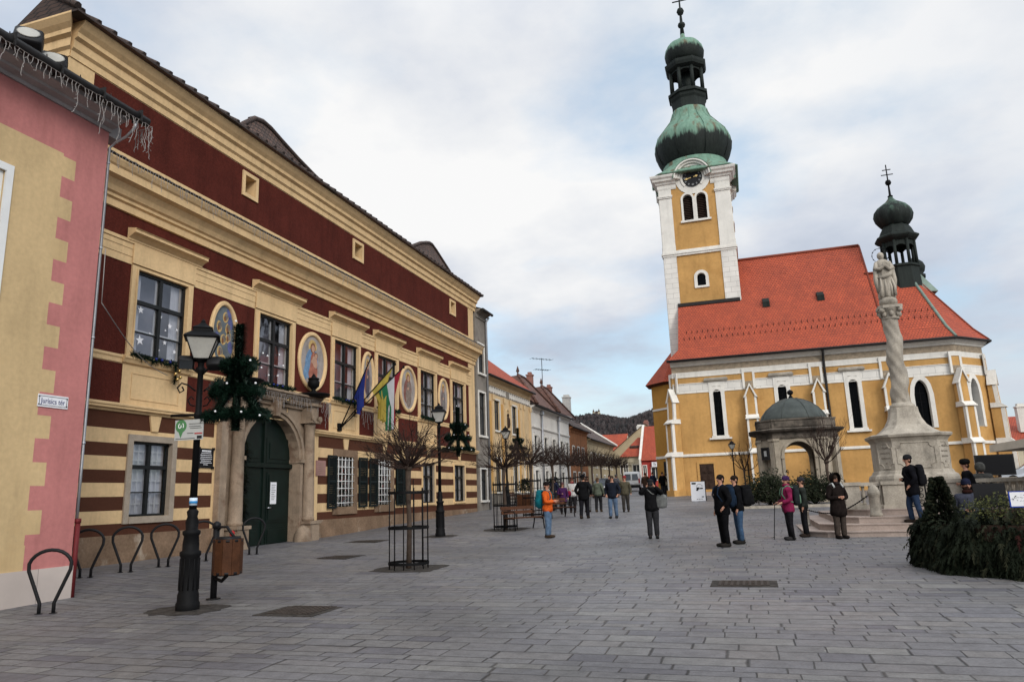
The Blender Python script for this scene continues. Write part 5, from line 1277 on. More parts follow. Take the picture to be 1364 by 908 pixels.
# ------------------------------------------------------------------ houses down the street
def street_house(name, label, X, y0, y1, zt, wallm, roofm, rows, ridge=(4.2, 3.6), extra=None, base=None, depth=9, frame_m='blackframe', eave=.45):
    z0 = G(X, (y0 + y1) / 2) - 1.0
    T = thing(name, label, 'house', (X, (y0 + y1) / 2, G(X, (y0 + y1) / 2)))
    F = frame((X, 0, 0), (0, 1, 0), (1, 0, 0))
    holes = [dict(u=(u - w / 2, u + w / 2), v=(v0, v1), d=.18, m=0) for (us, w, v0, v1) in rows for u in us]
    mb = MB(); facade(mb, F, y0, y1, z0, zt, lambda u, v: (1 if base and v < base[0] else 0), holes, vc=[base[0]] if base else [])
    xb = X - depth
    for y in (y0, y1): mb.face([(X, y, z0), (xb, y, z0), (xb, y, zt), (X, y, zt)], 0); mb.face([(X, y, zt), (xb, y, zt), (X - ridge[0], y, zt + ridge[1])], 0)
    mb.build('wall', [M[wallm], M[base[1]] if base else M[wallm]], T)
    for h in holes:
        (a, b), (c, d) = h['u'], h['v']
        q = MB(); q.fbox(F, a - .12, a, c - .12, d + .12, .002, .05); q.fbox(F, b, b + .12, c - .12, d + .12, .002, .05); q.fbox(F, a, b, d, d + .12, .002, .05); q.fbox(F, a - .1, b + .1, c - .12, c, .052, .14)
        w = q.build('window', M['white'], T)
        q = MB(); q.fbox(F, a, b, c, d, -.16, -.14); q.build('pane', M['darkpane'], w)
        q = MB(); q.fbox(F, (a + b) / 2 - .04, (a + b) / 2 + .04, c, d, -.139, -.1); q.fbox(F, a, b, c + (d - c) * .66 - .04, c + (d - c) * .66 + .04, -.138, -.095)
        for u in (a, b - .06): q.fbox(F, u, u + .06, c, d, -.139, -.1)
        q.build('frame', M[frame_m], w)
    mb = MB(); mb.mould(F, y0 + .01, y1 - .01, [(.002, zt - .5), (.06, zt - .48), (.06, zt - .25), (.2, zt - .15), (eave - .08, zt - .05), (eave - .08, zt + .0), (.002, zt + .02)]); mb.build('cornice', M[wallm], T)
    mb = MB(); zr = zt + ridge[1]; sl = ridge[1] / ridge[0]; xe = X + eave; ze = zt - .0
    Ls = math.hypot(ridge[0] + eave, ridge[1])
    mb.face([(xe, y0, ze), (xe, y1, ze), (X - ridge[0], y1, zr), (X - ridge[0], y0, zr)], 0, [(0, 0), (y1 - y0, 0), (y1 - y0, Ls), (0, Ls)])
    mb.face([(xb, y0, ze), (xb, y1, ze), (X - ridge[0], y1, zr), (X - ridge[0], y0, zr)], 0, [(0, 0), (y1 - y0, 0), (y1 - y0, Ls), (0, Ls)])
    mb.tube([(X - ridge[0], y0, zr + .03), (X - ridge[0], y1, zr + .03)], .12, 6)
    rf = mb.build('roof', M[roofm], T)
    mb = MB(); mb.tube([(xe + .05, y0 + .05, ze - .06), (xe + .05, y1 - .05, ze - .06)], .09, 6); mb.build('gutter', M['gutter'], T)
    return T, F, rf, zr
def chimney(rf, x, y, z0, z1, w=.27, m='brick'):
    q = MB(); q.box(x - w, x + w, y - w, y + w, z0, z1); q.box(x - w - .06, x + w + .06, y - w - .06, y + w + .06, z1, z1 + .12); q.box(x - w + .1, x + w - .1, y - w + .1, y + w - .1, z1 + .12, z1 + .35); q.build('chimney', M[m], rf)
M['darkpane'] = mat('dark_window_pane', (.035, .04, .045), .15, .3, 1.5, fine=0, spec=.6)
M['oldgrey'] = mat('aged_grey_plaster', (.24, .215, .185), .9, .25, 1.2, .3, 12, stain=((.12, .10, .085), 1.2, .55))
M['yelhouse'] = mat('yellow_house_plaster', (.62, .46, .27), .9, .12, .8)
M['orangepanel'] = mat('orange_house_panel', (.55, .32, .11), .9, .12, .8)
M['whitehouse'] = mat('chalk_house_plaster', (.68, .66, .62), .9, .10, .7, stain=((.52, .5, .46), .9, .62))
M['brickhouse'] = mat('red_brown_plaster', (.30, .13, .06), .9, .25, 1.5)
M['beige'] = mat('beige_house_plaster', (.42, .34, .215), .9, .12, .8)
M['cream2'] = mat('cream_house_plaster', (.55, .49, .36), .9, .1, .8)
M['redhouse'] = mat('red_shopfront', (.42, .06, .05), .8, .12, 1)
M['brick'] = mat_block('chimney_brick', (.22, .10, .075), .25, .08, .01, 1.6)
# tall grey neighbour
T, F, rf, zr = street_house('grey_house', 'narrow tall weathered grey house squeezed beside the town hall', -15.2, 40.62, 42.5, 11.3, 'oldgrey', 'oldtile', [((41.5,), 1.1, 3.6, 6.2), ((41.5,), 1.0, 7.4, 9.2), ((41.5,), 1.0, -.2, 1.6)], ridge=(4, 1.6))
q = MB(); q.tube([FT(42.35, 11.1, .3), FT(42.35, 10.8, .1), FT(42.35, -.8, .1)], .07, 8); q.build('downpipe', M['zinc'], T)
T, F, rf, zr = street_house('yellow_house', 'yellow house with a painted frieze under its red roof and a figure niche', -17, 46.7, 58.1, 8.3, 'yelhouse', 'tile', [((49.45, 53.6), 1.25, 4.6, 6.75), ((49.45, 53.6, 56.5), 1.2, .3, 2.6)], ridge=(4.5, 3.9), base=(.2, 'oldgrey'))
q = MB()
q.fbox(F, 46.8, 58.0, 7.15, 7.72, .003, .02, 0)
for k in range(42):
    u = 46.95 + k * .265
    if abs(u - 52) < .3: continue
    q.lathe([(0, .0), (.02, .11), (.05, .0)], 0, 0, 6) if False else None
    fan(q, F, [(u + .12 * math.cos(a), 7.44 + (.24 if k % 2 else .17) * math.sin(a)) for a in [2 * math.pi * t / 10 for t in range(10)]], .024, 1)
    fan(q, F, [(u + .13 + .05 * math.cos(a), 7.33 + .06 * math.sin(a)) for a in [2 * math.pi * t / 8 for t in range(8)]], .025, 1)
q.build('painted_frieze', [M['oldgrey'], M['white']], T)
q = MB()
for a, b in ((46.9, 48.3), (50.4, 51.3), (52.6, 53.0 - .3), (54.6, 55.4)): q.fbox(F, a, b, .4, 6.6, .003, .03)
q.build('wall_panel', M['orangepanel'], T)
q = MB()
for u in (46.85, 48.4, 50.9, 52.35, 54.9, 55.9, 57.6): q.fbox(F, u, u + .32, .2, 7.1, .003, .10); q.fbox(F, u - .06, u + .38, 6.7, 7.1, .101, .16)
q.build('pilaster', M['yelhouse'], T)
q = MB(); archband(q, F, 51.5, 52.1, 4.9, 6.0, 6.3, .1, .002, .1); q.fbox(F, 51.4, 52.2, 4.75, 4.9, .002, .2); n_ = q.build('niche', M['yelhouse'], T)
q = MB(); q.sup(F(51.8, 5.35, .1), (.15, .18, .45), .9, 10, 8); q.sup(F(51.8, 5.9, .1), (.1, .1, .13), 1, 8, 6); q.build('niche_figure', M['oldwood'], n_)
T, F, rf, zr = street_house('white_house', 'long white house with tall windows under a brown hipped roof', -17, 58.15, 71.6, 7.35, 'whitehouse', 'midtile', [((59.4, 62.6, 65.5, 68.4, 70.6), 1.0, 3.0, 4.9), ((59.4, 62.6, 65.5, 68.4), 1.0, .2, 2.0)], ridge=(4.2, 3.0))
q = MB(); q.mould(F, 58.2, 71.5, [(.003, 5.5), (.1, 5.52), (.14, 5.62), (.003, 5.7)]); q.build('string_course', M['whitehouse'], T)
for y in (61.1, 66.9):
    q = MB(); q.tube([F(y, 6.9, .15), F(y, .2, .12)], .09, 7); q.box(-17 + .02, -16.7, y - .18, y + .18, 6.8, 7.15); q.build('downpipe', M['zinc'], T)
for (y, z) in ((58.9, 0), (66.5, .0)):
    q = MB()
    q.face([(-16.5, y - .2, 7.45), (-16.5, y + 6.2, 7.45), (-18.6, y + 3.2, 10.3), (-18.6, y + 1.2, 10.3)], 0, [(0, 0), (6, 0), (4, 3.5), (2, 3.5)])
    q.face([(-16.5, y - .2, 7.45), (-18.6, y + 1.2, 10.3), (-20.5, y - .2, 9.9)], 0, [(0, 0), (2, 3), (4, 0)]); q.face([(-16.5, y + 6.2, 7.45), (-18.6, y + 3.2, 10.3), (-20.5, y + 6, 9.9)], 0, [(0, 0), (2, 3), (4, 0)])
    q.tube([(-16.5, y - .2, 7.5), (-18.6, y + 1.2, 10.35), (-18.6, y + 3.2, 10.35), (-16.5, y + 6.2, 7.5)], .12, 6)
    q.lathe([(10.3, .09), (10.5, .06), (10.65, .16), (10.8, .12), (11.1, .02)], -18.6, y + 1.2, 8)
    q.build('hipped_gable', M['midtile'], rf)
chimney(rf, -19, 65.2, 9.0, 11.0); chimney(rf, -18.8, 72.5 - 1.2, 8.6, 10.6)
an = MB(); ax, ay = -19.2, 70.4; an.tube([(ax, ay, 9.5), (ax, ay, 13.6)], .035, 5)
for z, w in ((13.5, 1.3), (12.4, .9)):
    an.tube([(ax - w * .6, ay - w * .7, z), (ax + w * .6, ay + w * .7, z)], .02, 4)
    for k in range(7):
        t = -1 + 2 * k / 6; p = Vector((ax + w * .6 * t, ay + w * .7 * t, z)); an.tube([p + Vector((-.3, .25, 0)), p + Vector((.3, -.25, 0))], .015, 4)
tag(an.build('tv_antenna', M['iron']), 'spidery television antenna rising above the roof of the long white house', 'antenna')
T, F, rf, zr = street_house('brick_brown_house', 'red-brown house with a sagging dark tile roof past the white house', -17, 71.65, 80, 6.6, 'brickhouse', 'oldtile', [((73.2, 75.4, 77.6), .9, 3.3, 4.7), ((73.2, 75.4, 77.6), .9, .6, 2.1)], ridge=(4.2, 3.4))
chimney(rf, -18.9, 79.2, 8, 10.5, .4, 'white')
T, F, rf, zr = street_house('beige_house', 'long beige house with a row of narrow windows near the far street end', -17, 80.05, 96, 5.9, 'beige', 'oldtile', [((82, 84.4, 86.8, 89.2, 91.6, 94), .8, 2.9, 4.4), ((82, 84.4, 86.8, 89.2, 91.6, 94), .8, .6, 2.0)], ridge=(4.2, 3.2))
q = MB(); q.tube([(-16.4, 96.05, 5.95), (-21.2, 96.05, 9.2)], .14, 5); q.build('verge_board', M['white'], rf)

def gable_house(name, label, x0, x1, y0, y1, zt, zr, wallm, roofm, along='y', wins=(), zg=None, hip=0):
    # free-standing house, ridge along y or x, front windows on the face y0
    zg = zg if zg is not None else G((x0 + x1) / 2, y0); T = thing(name, label, 'house', ((x0 + x1) / 2, y0, zg))
    F = frame((0, y0, 0), (1, 0, 0), (0, -1, 0)); holes = [dict(u=(u - w / 2, u + w / 2), v=(a, b), d=.15, m=0) for u, w, a, b in wins]
    mb = MB(); facade(mb, F, x0, x1, zg - 1, zt, lambda u, v: 0, holes)
    mb.face([(x0, y0, zg - 1), (x0, y1, zg - 1), (x0, y1, zt), (x0, y0, zt)]); mb.face([(x1, y0, zg - 1), (x1, y1, zg - 1), (x1, y1, zt), (x1, y0, zt)]); mb.face([(x0, y1, zg - 1), (x1, y1, zg - 1), (x1, y1, zt), (x0, y1, zt)])
    xm, ym = (x0 + x1) / 2, (y0 + y1) / 2
    if along == 'y':
        for y in (y0, y1): mb.face([(x0, y, zt), (x1, y, zt), (xm, y, zr)])
    else:
        for x in (x0, x1)[1 if hip else 0:]: mb.face([(x, y0, zt), (x, y1, zt), (x, ym, zr)])
    mb.build('wall', M[wallm], T)
    mb = MB(); e = .35
    if along == 'y':
        L = math.hypot(xm - x0, zr - zt)
        for s in (x0, x1):
            o = -e if s == x0 else e
            mb.face([(s + o, y0 - .2, zt - .2), (s + o, y1, zt - .2), (xm, y1, zr + .05), (xm, y0 - .2, zr + .05)], 0, [(0, 0), (y1 - y0, 0), (y1 - y0, L), (0, L)])
    else:
        L = math.hypot(ym - y0, zr - zt)
        for s in (y0, y1):
            o = -e if s == y0 else e
            mb.face([(x0 - .1, s + o, zt - .2), (x1 + .1, s + o, zt - .2), (x1 + .1, ym, zr + .05), (x0 - .1 + hip, ym, zr + .05)], 0, [(0, 0), (x1 - x0, 0), (x1 - x0, L), (0, L)])
    if hip: mb.face([(x0 - .1, y0 - e, zt - .2), (x0 - .1, y1 + e, zt - .2), (x0 - .1 + hip, ym, zr + .05)], 0, [(0, 0), (y1 - y0, 0), (ym - y0, 3)])
    rf = mb.build('roof', M[roofm], T)
    for u, w, a, b in wins:
        q = MB(); q.fbox(F, u - w / 2 - .1, u - w / 2, a - .1, b + .1, .002, .05); q.fbox(F, u + w / 2, u + w / 2 + .1, a - .1, b + .1, .002, .05); q.fbox(F, u - w / 2, u + w / 2, b, b + .1, .002, .05); q.fbox(F, u - w / 2, u + w / 2, a - .1, a, .002, .05); q.fbox(F, u - .04, u + .04, a, b, -.1, -.05)
        wo = q.build('window', M['white'], T); q = MB(); q.fbox(F, u - w / 2, u + w / 2, a, b, -.14, -.12); q.build('pane', M['darkpane'], wo)
    return T, rf
T, rf = gable_house('gabled_house', 'beige house with a long bare sloping gable wall closing the street', -19.8, -8.6, 108, 120, 5.3, 9.7, 'beige', 'oldtile', 'y', [(-17.6, 1.0, 2.6, 4.2), (-16.3, 1.0, 2.6, 4.2), (-17.2, 1.2, .6, 1.8)])
chimney(rf, -15.5, 112, 7, 9.6, .4, 'white'); chimney(rf, -14.6, 113, 8, 10.3, .35, 'brick')
gable_house('far_red_roofed_house', 'distant house whose bright red roof shows above the street end', -27, -20.7, 128, 138, 7.0, 10.3, 'cream2', 'tile', 'x')
T, rf = gable_house('cream_corner_house', 'low cream house with a red roof and dormer strip at the street end', -16.2, -13.55, 97, 103, 4.7, 7.1, 'cream2', 'tile', 'x', [(-15.6, .5, 2.0, 3.5), (-14.2, .9, 1.9, 3.4)], hip=2.1)
q = MB(); q.hull8([(-15.1, 98.0, 5.3), (-13.9, 98.0, 5.3), (-13.9, 99.4, 5.3), (-15.1, 99.4, 5.3), (-15.1, 98.1, 5.9), (-13.9, 98.1, 5.9), (-13.9, 99.6, 6.3), (-15.1, 99.6, 6.3)]); q.build('dormer', M['oldwood'], rf)
T, rf = gable_house('red_shop', 'small red-fronted shop with a steep red roof beside the cream house', -13.4, -9.0, 95.5, 106, 4.05, 8.6, 'redhouse', 'tile', 'x', [(-11.6, .9, 1.4, 2.9), (-12.9, .4, .5, 3.2)])
q = MB(); q.box(-13.55, -13.3, 95.1, 106, 1, 4.0); q.hull8([(-13.58, 95.1, 4.0), (-13.28, 95.1, 4.0), (-13.28, 95.4, 4.0), (-13.58, 95.4, 4.0), (-13.58, 100.6, 8.9), (-13.28, 100.6, 8.9), (-13.28, 100.9, 8.9), (-13.58, 100.9, 8.9)]); q.build('party_wall', M['white'], T)
q = MB(); q.box(-11.95, -11.2, 95.1, 95.3, 3.0, 3.6); so = q.build('shop_sign', M['signwhite'], T)
text('h', .62, Mframe((-11.57, 95.09, 3.32), (1, 0, 0), (0, 0, 1)), M['ink'], 'lettering', so)
T, rf = gable_house('low_white_house', 'low white house with a dull red roof behind the church apse', 20.6, 34, 74, 84, 3.0, 5.6, 'cream2', 'tile', 'x', [(23.3, 1.2, .6, 2.2), (26, 1.2, .6, 2.2)])
chimney(rf, 23.5, 76, 4, 6.2, .36, 'white')
gable_house('distant_house', 'distant house of which only a brown roof peak shows past the apse', 23, 27, 92, 100, 4.6, 7.0, 'beige', 'midtile', 'y')

# ------------------------------------------------------------------ wooded hill with a tiny chapel
def hill():
    def H(x, y):
        c = 49 + max(0, x + 145) * .27 + 8 * math.exp(-((x + 150) / 28) ** 2) + 4 * math.sin(x / 37) + 3 * math.sin(x / 13 + 1)
        fall = sst(-360, -215, x) * (1 - .35 * sst(60, 300, x))
        t = sst(330, 800, y)
        fall *= 1 - .9 * sst(-60, 60, x)
        return 4 + (c * fall + 12) * t * (1 - .4 * sst(820, 1100, y))
    xs = np.linspace(-520, 420, 95); ys = np.linspace(320, 1100, 60)
    mb = MB(); mb.grid([[(x, y, H(x, y)) for x in xs] for y in ys], 0, False, True)
    M['hill'] = mat('wooded_hillside', (.065, .057, .056), .95, .3, .03, fine=.2)
    tag(mb.build('hill', M['hill']), 'wooded hill', 'hill', kind='structure')
    mb = MB(); r = random.Random(5)
    for k in range(11000):
        x = r.uniform(-420, 60); y = 500 + 320 * (r.random() ** .6)
        z = H(x, y); s = r.uniform(1.6, 3.0); h = r.uniform(3.5, 6.5); mi = r.choice((0, 0, 1, 2))
        for j in range(6):
            a = r.uniform(0, 6.283); e = r.uniform(.15, .9); dx, dy = math.cos(a), math.sin(a); t = r.uniform(.55, 1.0)
            mb.face([(x - dx * .4 + dy * .5, y - dy * .4 - dx * .5, z + h * .1), (x - dy * .6 + dx * s * e, y + dx * .6 + dy * s * e, z + h * .55 * t), (x + dx * s * .5 * e, y + dy * s * .5 * e, z + h * t), (x + dy * .9, y - dx * .9, z + h * .6 * t)], mi)
    ms = [mat('bare_wood', (.075, .062, .062), .95, .3, .2, fine=.1), mat('dark_wood', (.050, .050, .052), .95, .3, .2, fine=.1), mat('greyish_wood', (.085, .074, .074), .95, .3, .2, fine=.1)]
    tag(mb.build('woodland', ms), 'leafless brown woodland covering the hill', 'woodland', kind='stuff')
    T = thing('chapel', 'tiny pale twin-towered chapel on top of the wooded hill', 'chapel', (-155, 790, 60))
    zc = H(-155, 790) + .5
    mb = MB(); mb.box(-158, -152, 788, 797, zc, zc + 6); mb.build('nave', M['cream2'], T)
    for x in (-158, -152):
        mb = MB(); mb.box(x - 1, x + 1, 786, 788, zc, zc + 7.5); mb.build('tower', M['cream2'], T)
        mb = MB(); mb.lathe([(zc + 7.5, 1.3), (zc + 8.4, .9), (zc + 9.3, .4), (zc + 10.5, .1)], x, 786.5, 8); mb.build('spire', M['midtile'], T)
    mb = MB(); mb.hull8([(-158.3, 788, zc + 6), (-151.7, 788, zc + 6), (-151.7, 797, zc + 6), (-158.3, 797, zc + 6), (-155.5, 788, zc + 8.3), (-154.5, 788, zc + 8.3), (-154.5, 797, zc + 8.3), (-155.5, 797, zc + 8.3)]); mb.build('roof', M['midtile'], T)
hill()
# ------------------------------------------------------------------ needles, tinsel, fir
def needles(mb, path, r, per, ln=.09, w=.006, mi=0, droop=0.0, rg=None):
    rg = rg or rnd; path = [Vector(p) for p in path]
    for a, b in zip(path, path[1:]):
        d = (b - a); L = d.length
        if L < 1e-6: continue
        d.normalize(); o = d.orthogonal().normalized(); p2 = d.cross(o)
        for _ in range(max(1, int(per * L))):
            p = a.lerp(b, rg.random()); t = rg.uniform(0, 6.283); q = (o * math.cos(t) + p2 * math.sin(t))
            tip = p + q * (r + ln * rg.uniform(.6, 1.1)) + d * rg.uniform(-.02, .04) + Vector((0, 0, -droop * rg.random()))
            s = q.cross(d) * w
            mb.face([p + q * r * .3 - s, p + q * r * .3 + s, tip + s * .4, tip - s * .4], mi(rg) if callable(mi) else mi)
def xmas_ornament(loc, label):
    mb = MB()
    P = [((0, 0, .05), (0, 0, 1.75)), ((-.62, 0, .26), (.62, 0, .2)), ((-.4, 0, .28), (-.08, 0, .72)), ((.42, 0, .24), (.08, 0, .72)), ((-.5, 0, .62), (.5, 0, .6)), ((-.5, 0, .62), (-.3, 0, .8)), ((-.2, 0, .66), (-.05, 0, 1.02)), ((.2, 0, .66), (.06, 0, 1.02)), ((-.3, 0, 1.1), (.33, 0, 1.06)), ((-.3, 0, 1.1), (-.12, 0, .92)), ((.33, 0, 1.06), (.2, 0, .9)), ((0, 0, .2), (0, 0, .0))]
    for a, b in P:
        a, b = Vector(a), Vector(b); m = [a.lerp(b, k / 6) + Vector((0, 0, .05 * math.sin(math.pi * k / 6))) for k in range(7)]
        mb.tube(m, .065, 6); needles(mb, m, .065, 1100, .065, .011)
    for a, b in (((0, 0, .6), (0, 0, 1.75)),): needles(mb, [a, b], .07, 900, .06, .011)
    o = mb.build('tinsel_tree', M['tinsel']); tag(o, label, 'christmas ornament', 'tinsel trees hung from the lamp posts')
    for (x, z) in ((.02, 1.78), (.33, 1.1), (-.1, .76), (.45, .72), (-.3, .32), (.2, .28), (.55, .2)):
        q = MB(); q.sup((x, -.13, z), (.018, .018, .018), 1, 8, 6); q.build('silver_light', M['signwhite'], o)
    o.location = loc; return o
# ------------------------------------------------------------------ lamp posts
def lamp_post():
    T = thing('street_lamp', '', 'street lamp', (0, 0, 0))
    mb = MB(); mb.lathe([(-.1, .178), (.1, .178), (.13, .162), (.24, .157), (.27, .147), (.8, .143), (.83, .16), (.88, .16), (.9, .125), (1.0, .125), (1.12, .11), (1.15, .135), (1.2, .135), (1.22, .09), (1.34, .1), (1.42, .075), (1.5, .09), (1.54, .06)], 0, 0, 16)
    for k in range(12):
        a = 2 * math.pi * k / 12; mb.tube([(.145 * math.cos(a), .145 * math.sin(a), .3), (.141 * math.cos(a), .141 * math.sin(a), .78)], .010, 4)
    mb.build('base', M['iron'], T)
    mb = MB(); mb.lathe([(1.5, .058), (3.0, .05), (3.02, .07), (3.08, .07), (3.1, .05), (3.75, .045), (3.78, .075), (3.84, .075), (3.86, .05), (3.98, .05)], 0, 0, 12); mb.build('post', M['iron'], T)
    for s in (-1, 1):
        mb = MB(); cv = [(s * .06, 0, 3.45), (s * .18, 0, 3.55), (s * .28, 0, 3.58), (s * .34, 0, 3.5), (s * .30, 0, 3.42), (s * .24, 0, 3.46), (s * .27, 0, 3.52)]; mb.tube(cv, .014, 5)
        mb.tube([(s * .06, 0, 3.2), (s * .13, 0, 3.22), (s * .17, 0, 3.3), (s * .12, 0, 3.36), (s * .08, 0, 3.31)], .012, 5); mb.build('scroll', M['iron'], T)
    la = MB()
    sq = lambda h, z: [(h, h, z), (-h, h, z), (-h, -h, z), (h, -h, z)]
    for (a, za), (b, zb) in (((.12, 3.98), (.245, 4.34)),):
        for i in range(4): la.tube([sq(a, za)[i], sq(b, zb)[i]], .014, 4)
        la.tube(sq(b, zb) + [sq(b, zb)[0]], .018, 4); la.tube(sq(a, za) + [sq(a, za)[0]], .016, 4)
    la.grid([sq(.28, 4.34), sq(.26, 4.37), sq(.14, 4.46), sq(.14, 4.5), sq(.16, 4.51), sq(.07, 4.57), sq(.03, 4.62)], 0, True, False, caps=True); la.lathe([(4.6, .03), (4.64, .04), (4.68, .01)], 0, 0, 8)
    la.lathe([(3.93, .06), (3.98, .13)], 0, 0, 8)
    L = la.build('lantern', M['iron'], T)
    g = MB(); g.grid([sq(.112, 3.985), sq(.236, 4.335)], 0, True, False, caps=True); g.build('lamp_glass', M['lampglass'], L)
    return T
lamp0 = lamp_post()
def place_lamp(x, y, label, rz=0, first=[True]):
    o = lamp0 if first[0] else copy_tree(lamp0); first[0] = False
    o.location = (x, y, G(x, y)); o.rotation_euler.z = rz; o['label'] = label; o['group'] = 'black lantern posts'; return o
# ground patches are sheets 4 mm proud of the paving
def patch(name, label, cx, cy, hx, hy, m, kind='structure', rz=0, cat='paving'):
    mb = MB(); n = 8; c, s = math.cos(rz), math.sin(rz)
    def pt(a, b, jit=0): x, y = cx + a * c - b * s, cy + a * s + b * c; return (x, y, G(x, y) + .005)
    nn = 26; w = [rnd.uniform(.86, 1.12) * (1 / max(abs(math.cos(6.283 * k / nn)), abs(math.sin(6.283 * k / nn)))) ** .45 for k in range(nn)]
    mb.grid([[pt(hx * t * w[k] * math.cos(6.283 * k / nn), hy * t * w[k] * math.sin(6.283 * k / nn)) for k in range(nn)] for t in (1, .75, .5, .25, .02)], 0, True, True)
    return tag(mb.build(name, M[m]), label, cat, kind=kind)
place_lamp(-8.6, 9.84, 'black lantern post with a pin sign beside the wooden litter bin', R(38))
place_lamp(-10.53, 24.2, 'black lantern post before the striped town hall end, behind the caged tree', R(20))
place_lamp(-12.75, 38.5, 'black lantern post in front of the yellow house behind the first bench', R(15))
lz = place_lamp(-.95, 46.5, 'black lantern post standing against the church wall west of the well house', R(10)); lz.scale = (.75, .75, .75)
patch('cobble_patch', 'dark cobbles round the nearest lamp post', -8.6, 9.84, .62, .5, 'cobble')
patch('cobble_patch', 'dark cobbles round the second lamp post', -10.53, 24.2, .6, .6, 'cobble')
xo = xmas_ornament((-7.82, 9.8, 1.17), 'dark tinsel tree hung beside the nearest lantern post by the portal')
xo2 = copy_tree(xo); xo2.location = (-9.8, 24.2, 1.42); xo2['label'] = 'dark tinsel tree hung beside the lantern post at the striped end of the town hall'
xo3 = copy_tree(xo); xo3.location = (-12.05, 38.5, 1.9); xo3['label'] = 'dark tinsel tree hung beside the lantern post by the yellow house'
mb = MB(); mb.tube([(-8.6, 9.84, 1.47), (-7.9, 9.8, 1.45)], .018, 5); mb.tube([(-9.15, 9.84, 1.5), (-8.1, 9.84, 1.46)], .022, 5); mb.box(-8.85, -8.35, 9.7, 9.98, 1.44, 1.5)
mb.tube([(-10.53, 24.2, 1.7), (-9.8, 24.2, 1.68)], .018, 5); mb.tube([(-12.75, 38.5, 2.2), (-12.05, 38.5, 2.18)], .018, 5)
# brackets belong to the lamp posts
def bracket(lamp, P):
    b = MB()
    for p, r in P: b.tube(p, r, 5)
    o = b.build('bracket', M['iron']); o.parent = lamp; o.matrix_parent_inverse = (Matrix.Translation(lamp.location) @ lamp.rotation_euler.to_matrix().to_4x4()).inverted()
lamps = [o for o in COL.objects if o.get('category') == 'street lamp']
bracket(lamps[0], [([(-8.6, 9.84, 1.47), (-7.85, 9.8, 1.45)], .02), ([(-9.15, 9.84, 1.5), (-8.1, 9.84, 1.46)], .025), ([(-8.6, 9.84, 1.47), (-8.6, 9.84, 1.2)], .06)])
bracket(lamps[1], [([(-10.53, 24.2, 1.7), (-9.8, 24.2, 1.68)], .018)]); bracket(lamps[2], [([(-12.75, 38.5, 2.2), (-12.05, 38.5, 2.18)], .018)])
# pin sign under the bracket, floodlights strapped to the post
s = thing('pin_sign', 'small pale board with a green pin symbol hanging under the nearest lamp bracket', 'sign', (-8.67, 9.75, 1.2))
A = Vector((-8.67, 9.74, 1.23)); U = Vector((1, 0, 0)); FS = frame(A, (math.cos(R(4)), math.sin(R(4)), 0), (math.sin(R(4)), -math.cos(R(4)), 0))
mb = MB(); mb.fbox(FS, -.265, .265, -.165, .165, 0, .015); mb.build('board', M['signgrey'], s)
q = MB(); fan(q, FS, [(-.15 + .105 * math.cos(a), .065 + .105 * math.sin(a)) for a in [2 * math.pi * k / 24 for k in range(24)]], .017); fan(q, FS, [(-.205, .0), (-.15, -.13), (-.095, .0)], .0172); q.build('pin_symbol', M['pin'], s)
text('ω', .15, Mframe(FS(-.15, .075, .018), (math.cos(R(4)), math.sin(R(4)), 0), (0, 0, 1)), M['signwhite'], 'lettering', s)
q = MB()
for a, b, v in ((0, .25, .09), (.0, .22, .05), (.02, .24, .02), (-.03, .09, -.06), (-.24, .12, -.145)): q.fbox(FS, a, b, v, v + .008, .016, .018)
q.build('print_lines', M['gutter'], s)
q = MB(); q.fbox(FS, .11, .255, -.075, -.055, .016, .018); q.build('red_band', M['redprint'], s)
q = MB(); q.fbox(FS, .16, .25, -.15, -.1, .016, .018); q.build('dark_block', M['ink'], s)
for (dx, dy, dz, rz), l in zip(((-.2, -.12, 2.36, 40), (.24, .06, 2.33, -160)), ('small floodlight strapped to the lamp post facing the square', 'small black floodlight strapped to the lamp post facing the town hall')):
    t = thing('floodlight', l, 'floodlight', (-8.6 + dx, 9.84 + dy, dz), 'floodlights strapped to the lamp post')
    Mr = Matrix.Rotation(R(rz), 4, 'Z') @ Matrix.Rotation(R(35), 4, 'X'); c = Vector(t.location)
    q = MB(); q.sup(c, (.13, .09, .10), .35, 12, 8, 0, Mr); q.build('housing', M['black'], t)
    q = MB(); P = [c + Mr @ Vector((x, -.095, z)) for x, z in ((-.1, -.075), (.1, -.075), (.1, .075), (-.1, .075))]; q.face(P); q.build('lens', M['darkpane'], t)
    q = MB(); q.tube([c + Mr @ Vector((0, .05, -.05)), Vector((-8.6, 9.84, dz - .2))], .02, 5); q.build('arm', M['iron'], t)
q = MB(); q.lathe([(.02, .062), (.14, .061)], -8.6, 9.84, 14)
tag(q.build('trail_sticker', mat('blue_white_sticker', (.55, .65, .75), .6, .1, 2)), 'small blue and white trail sticker wrapped round the nearest lamp post', 'sticker')
q = MB(); q.lathe([(.05, .0635), (.09, .063)], -8.6, 9.84, 14); q.build('blue_stripe', mat('sticker_blue', (.03, .22, .5), .6, .05, 2), bpy.data.objects['trail_sticker'])
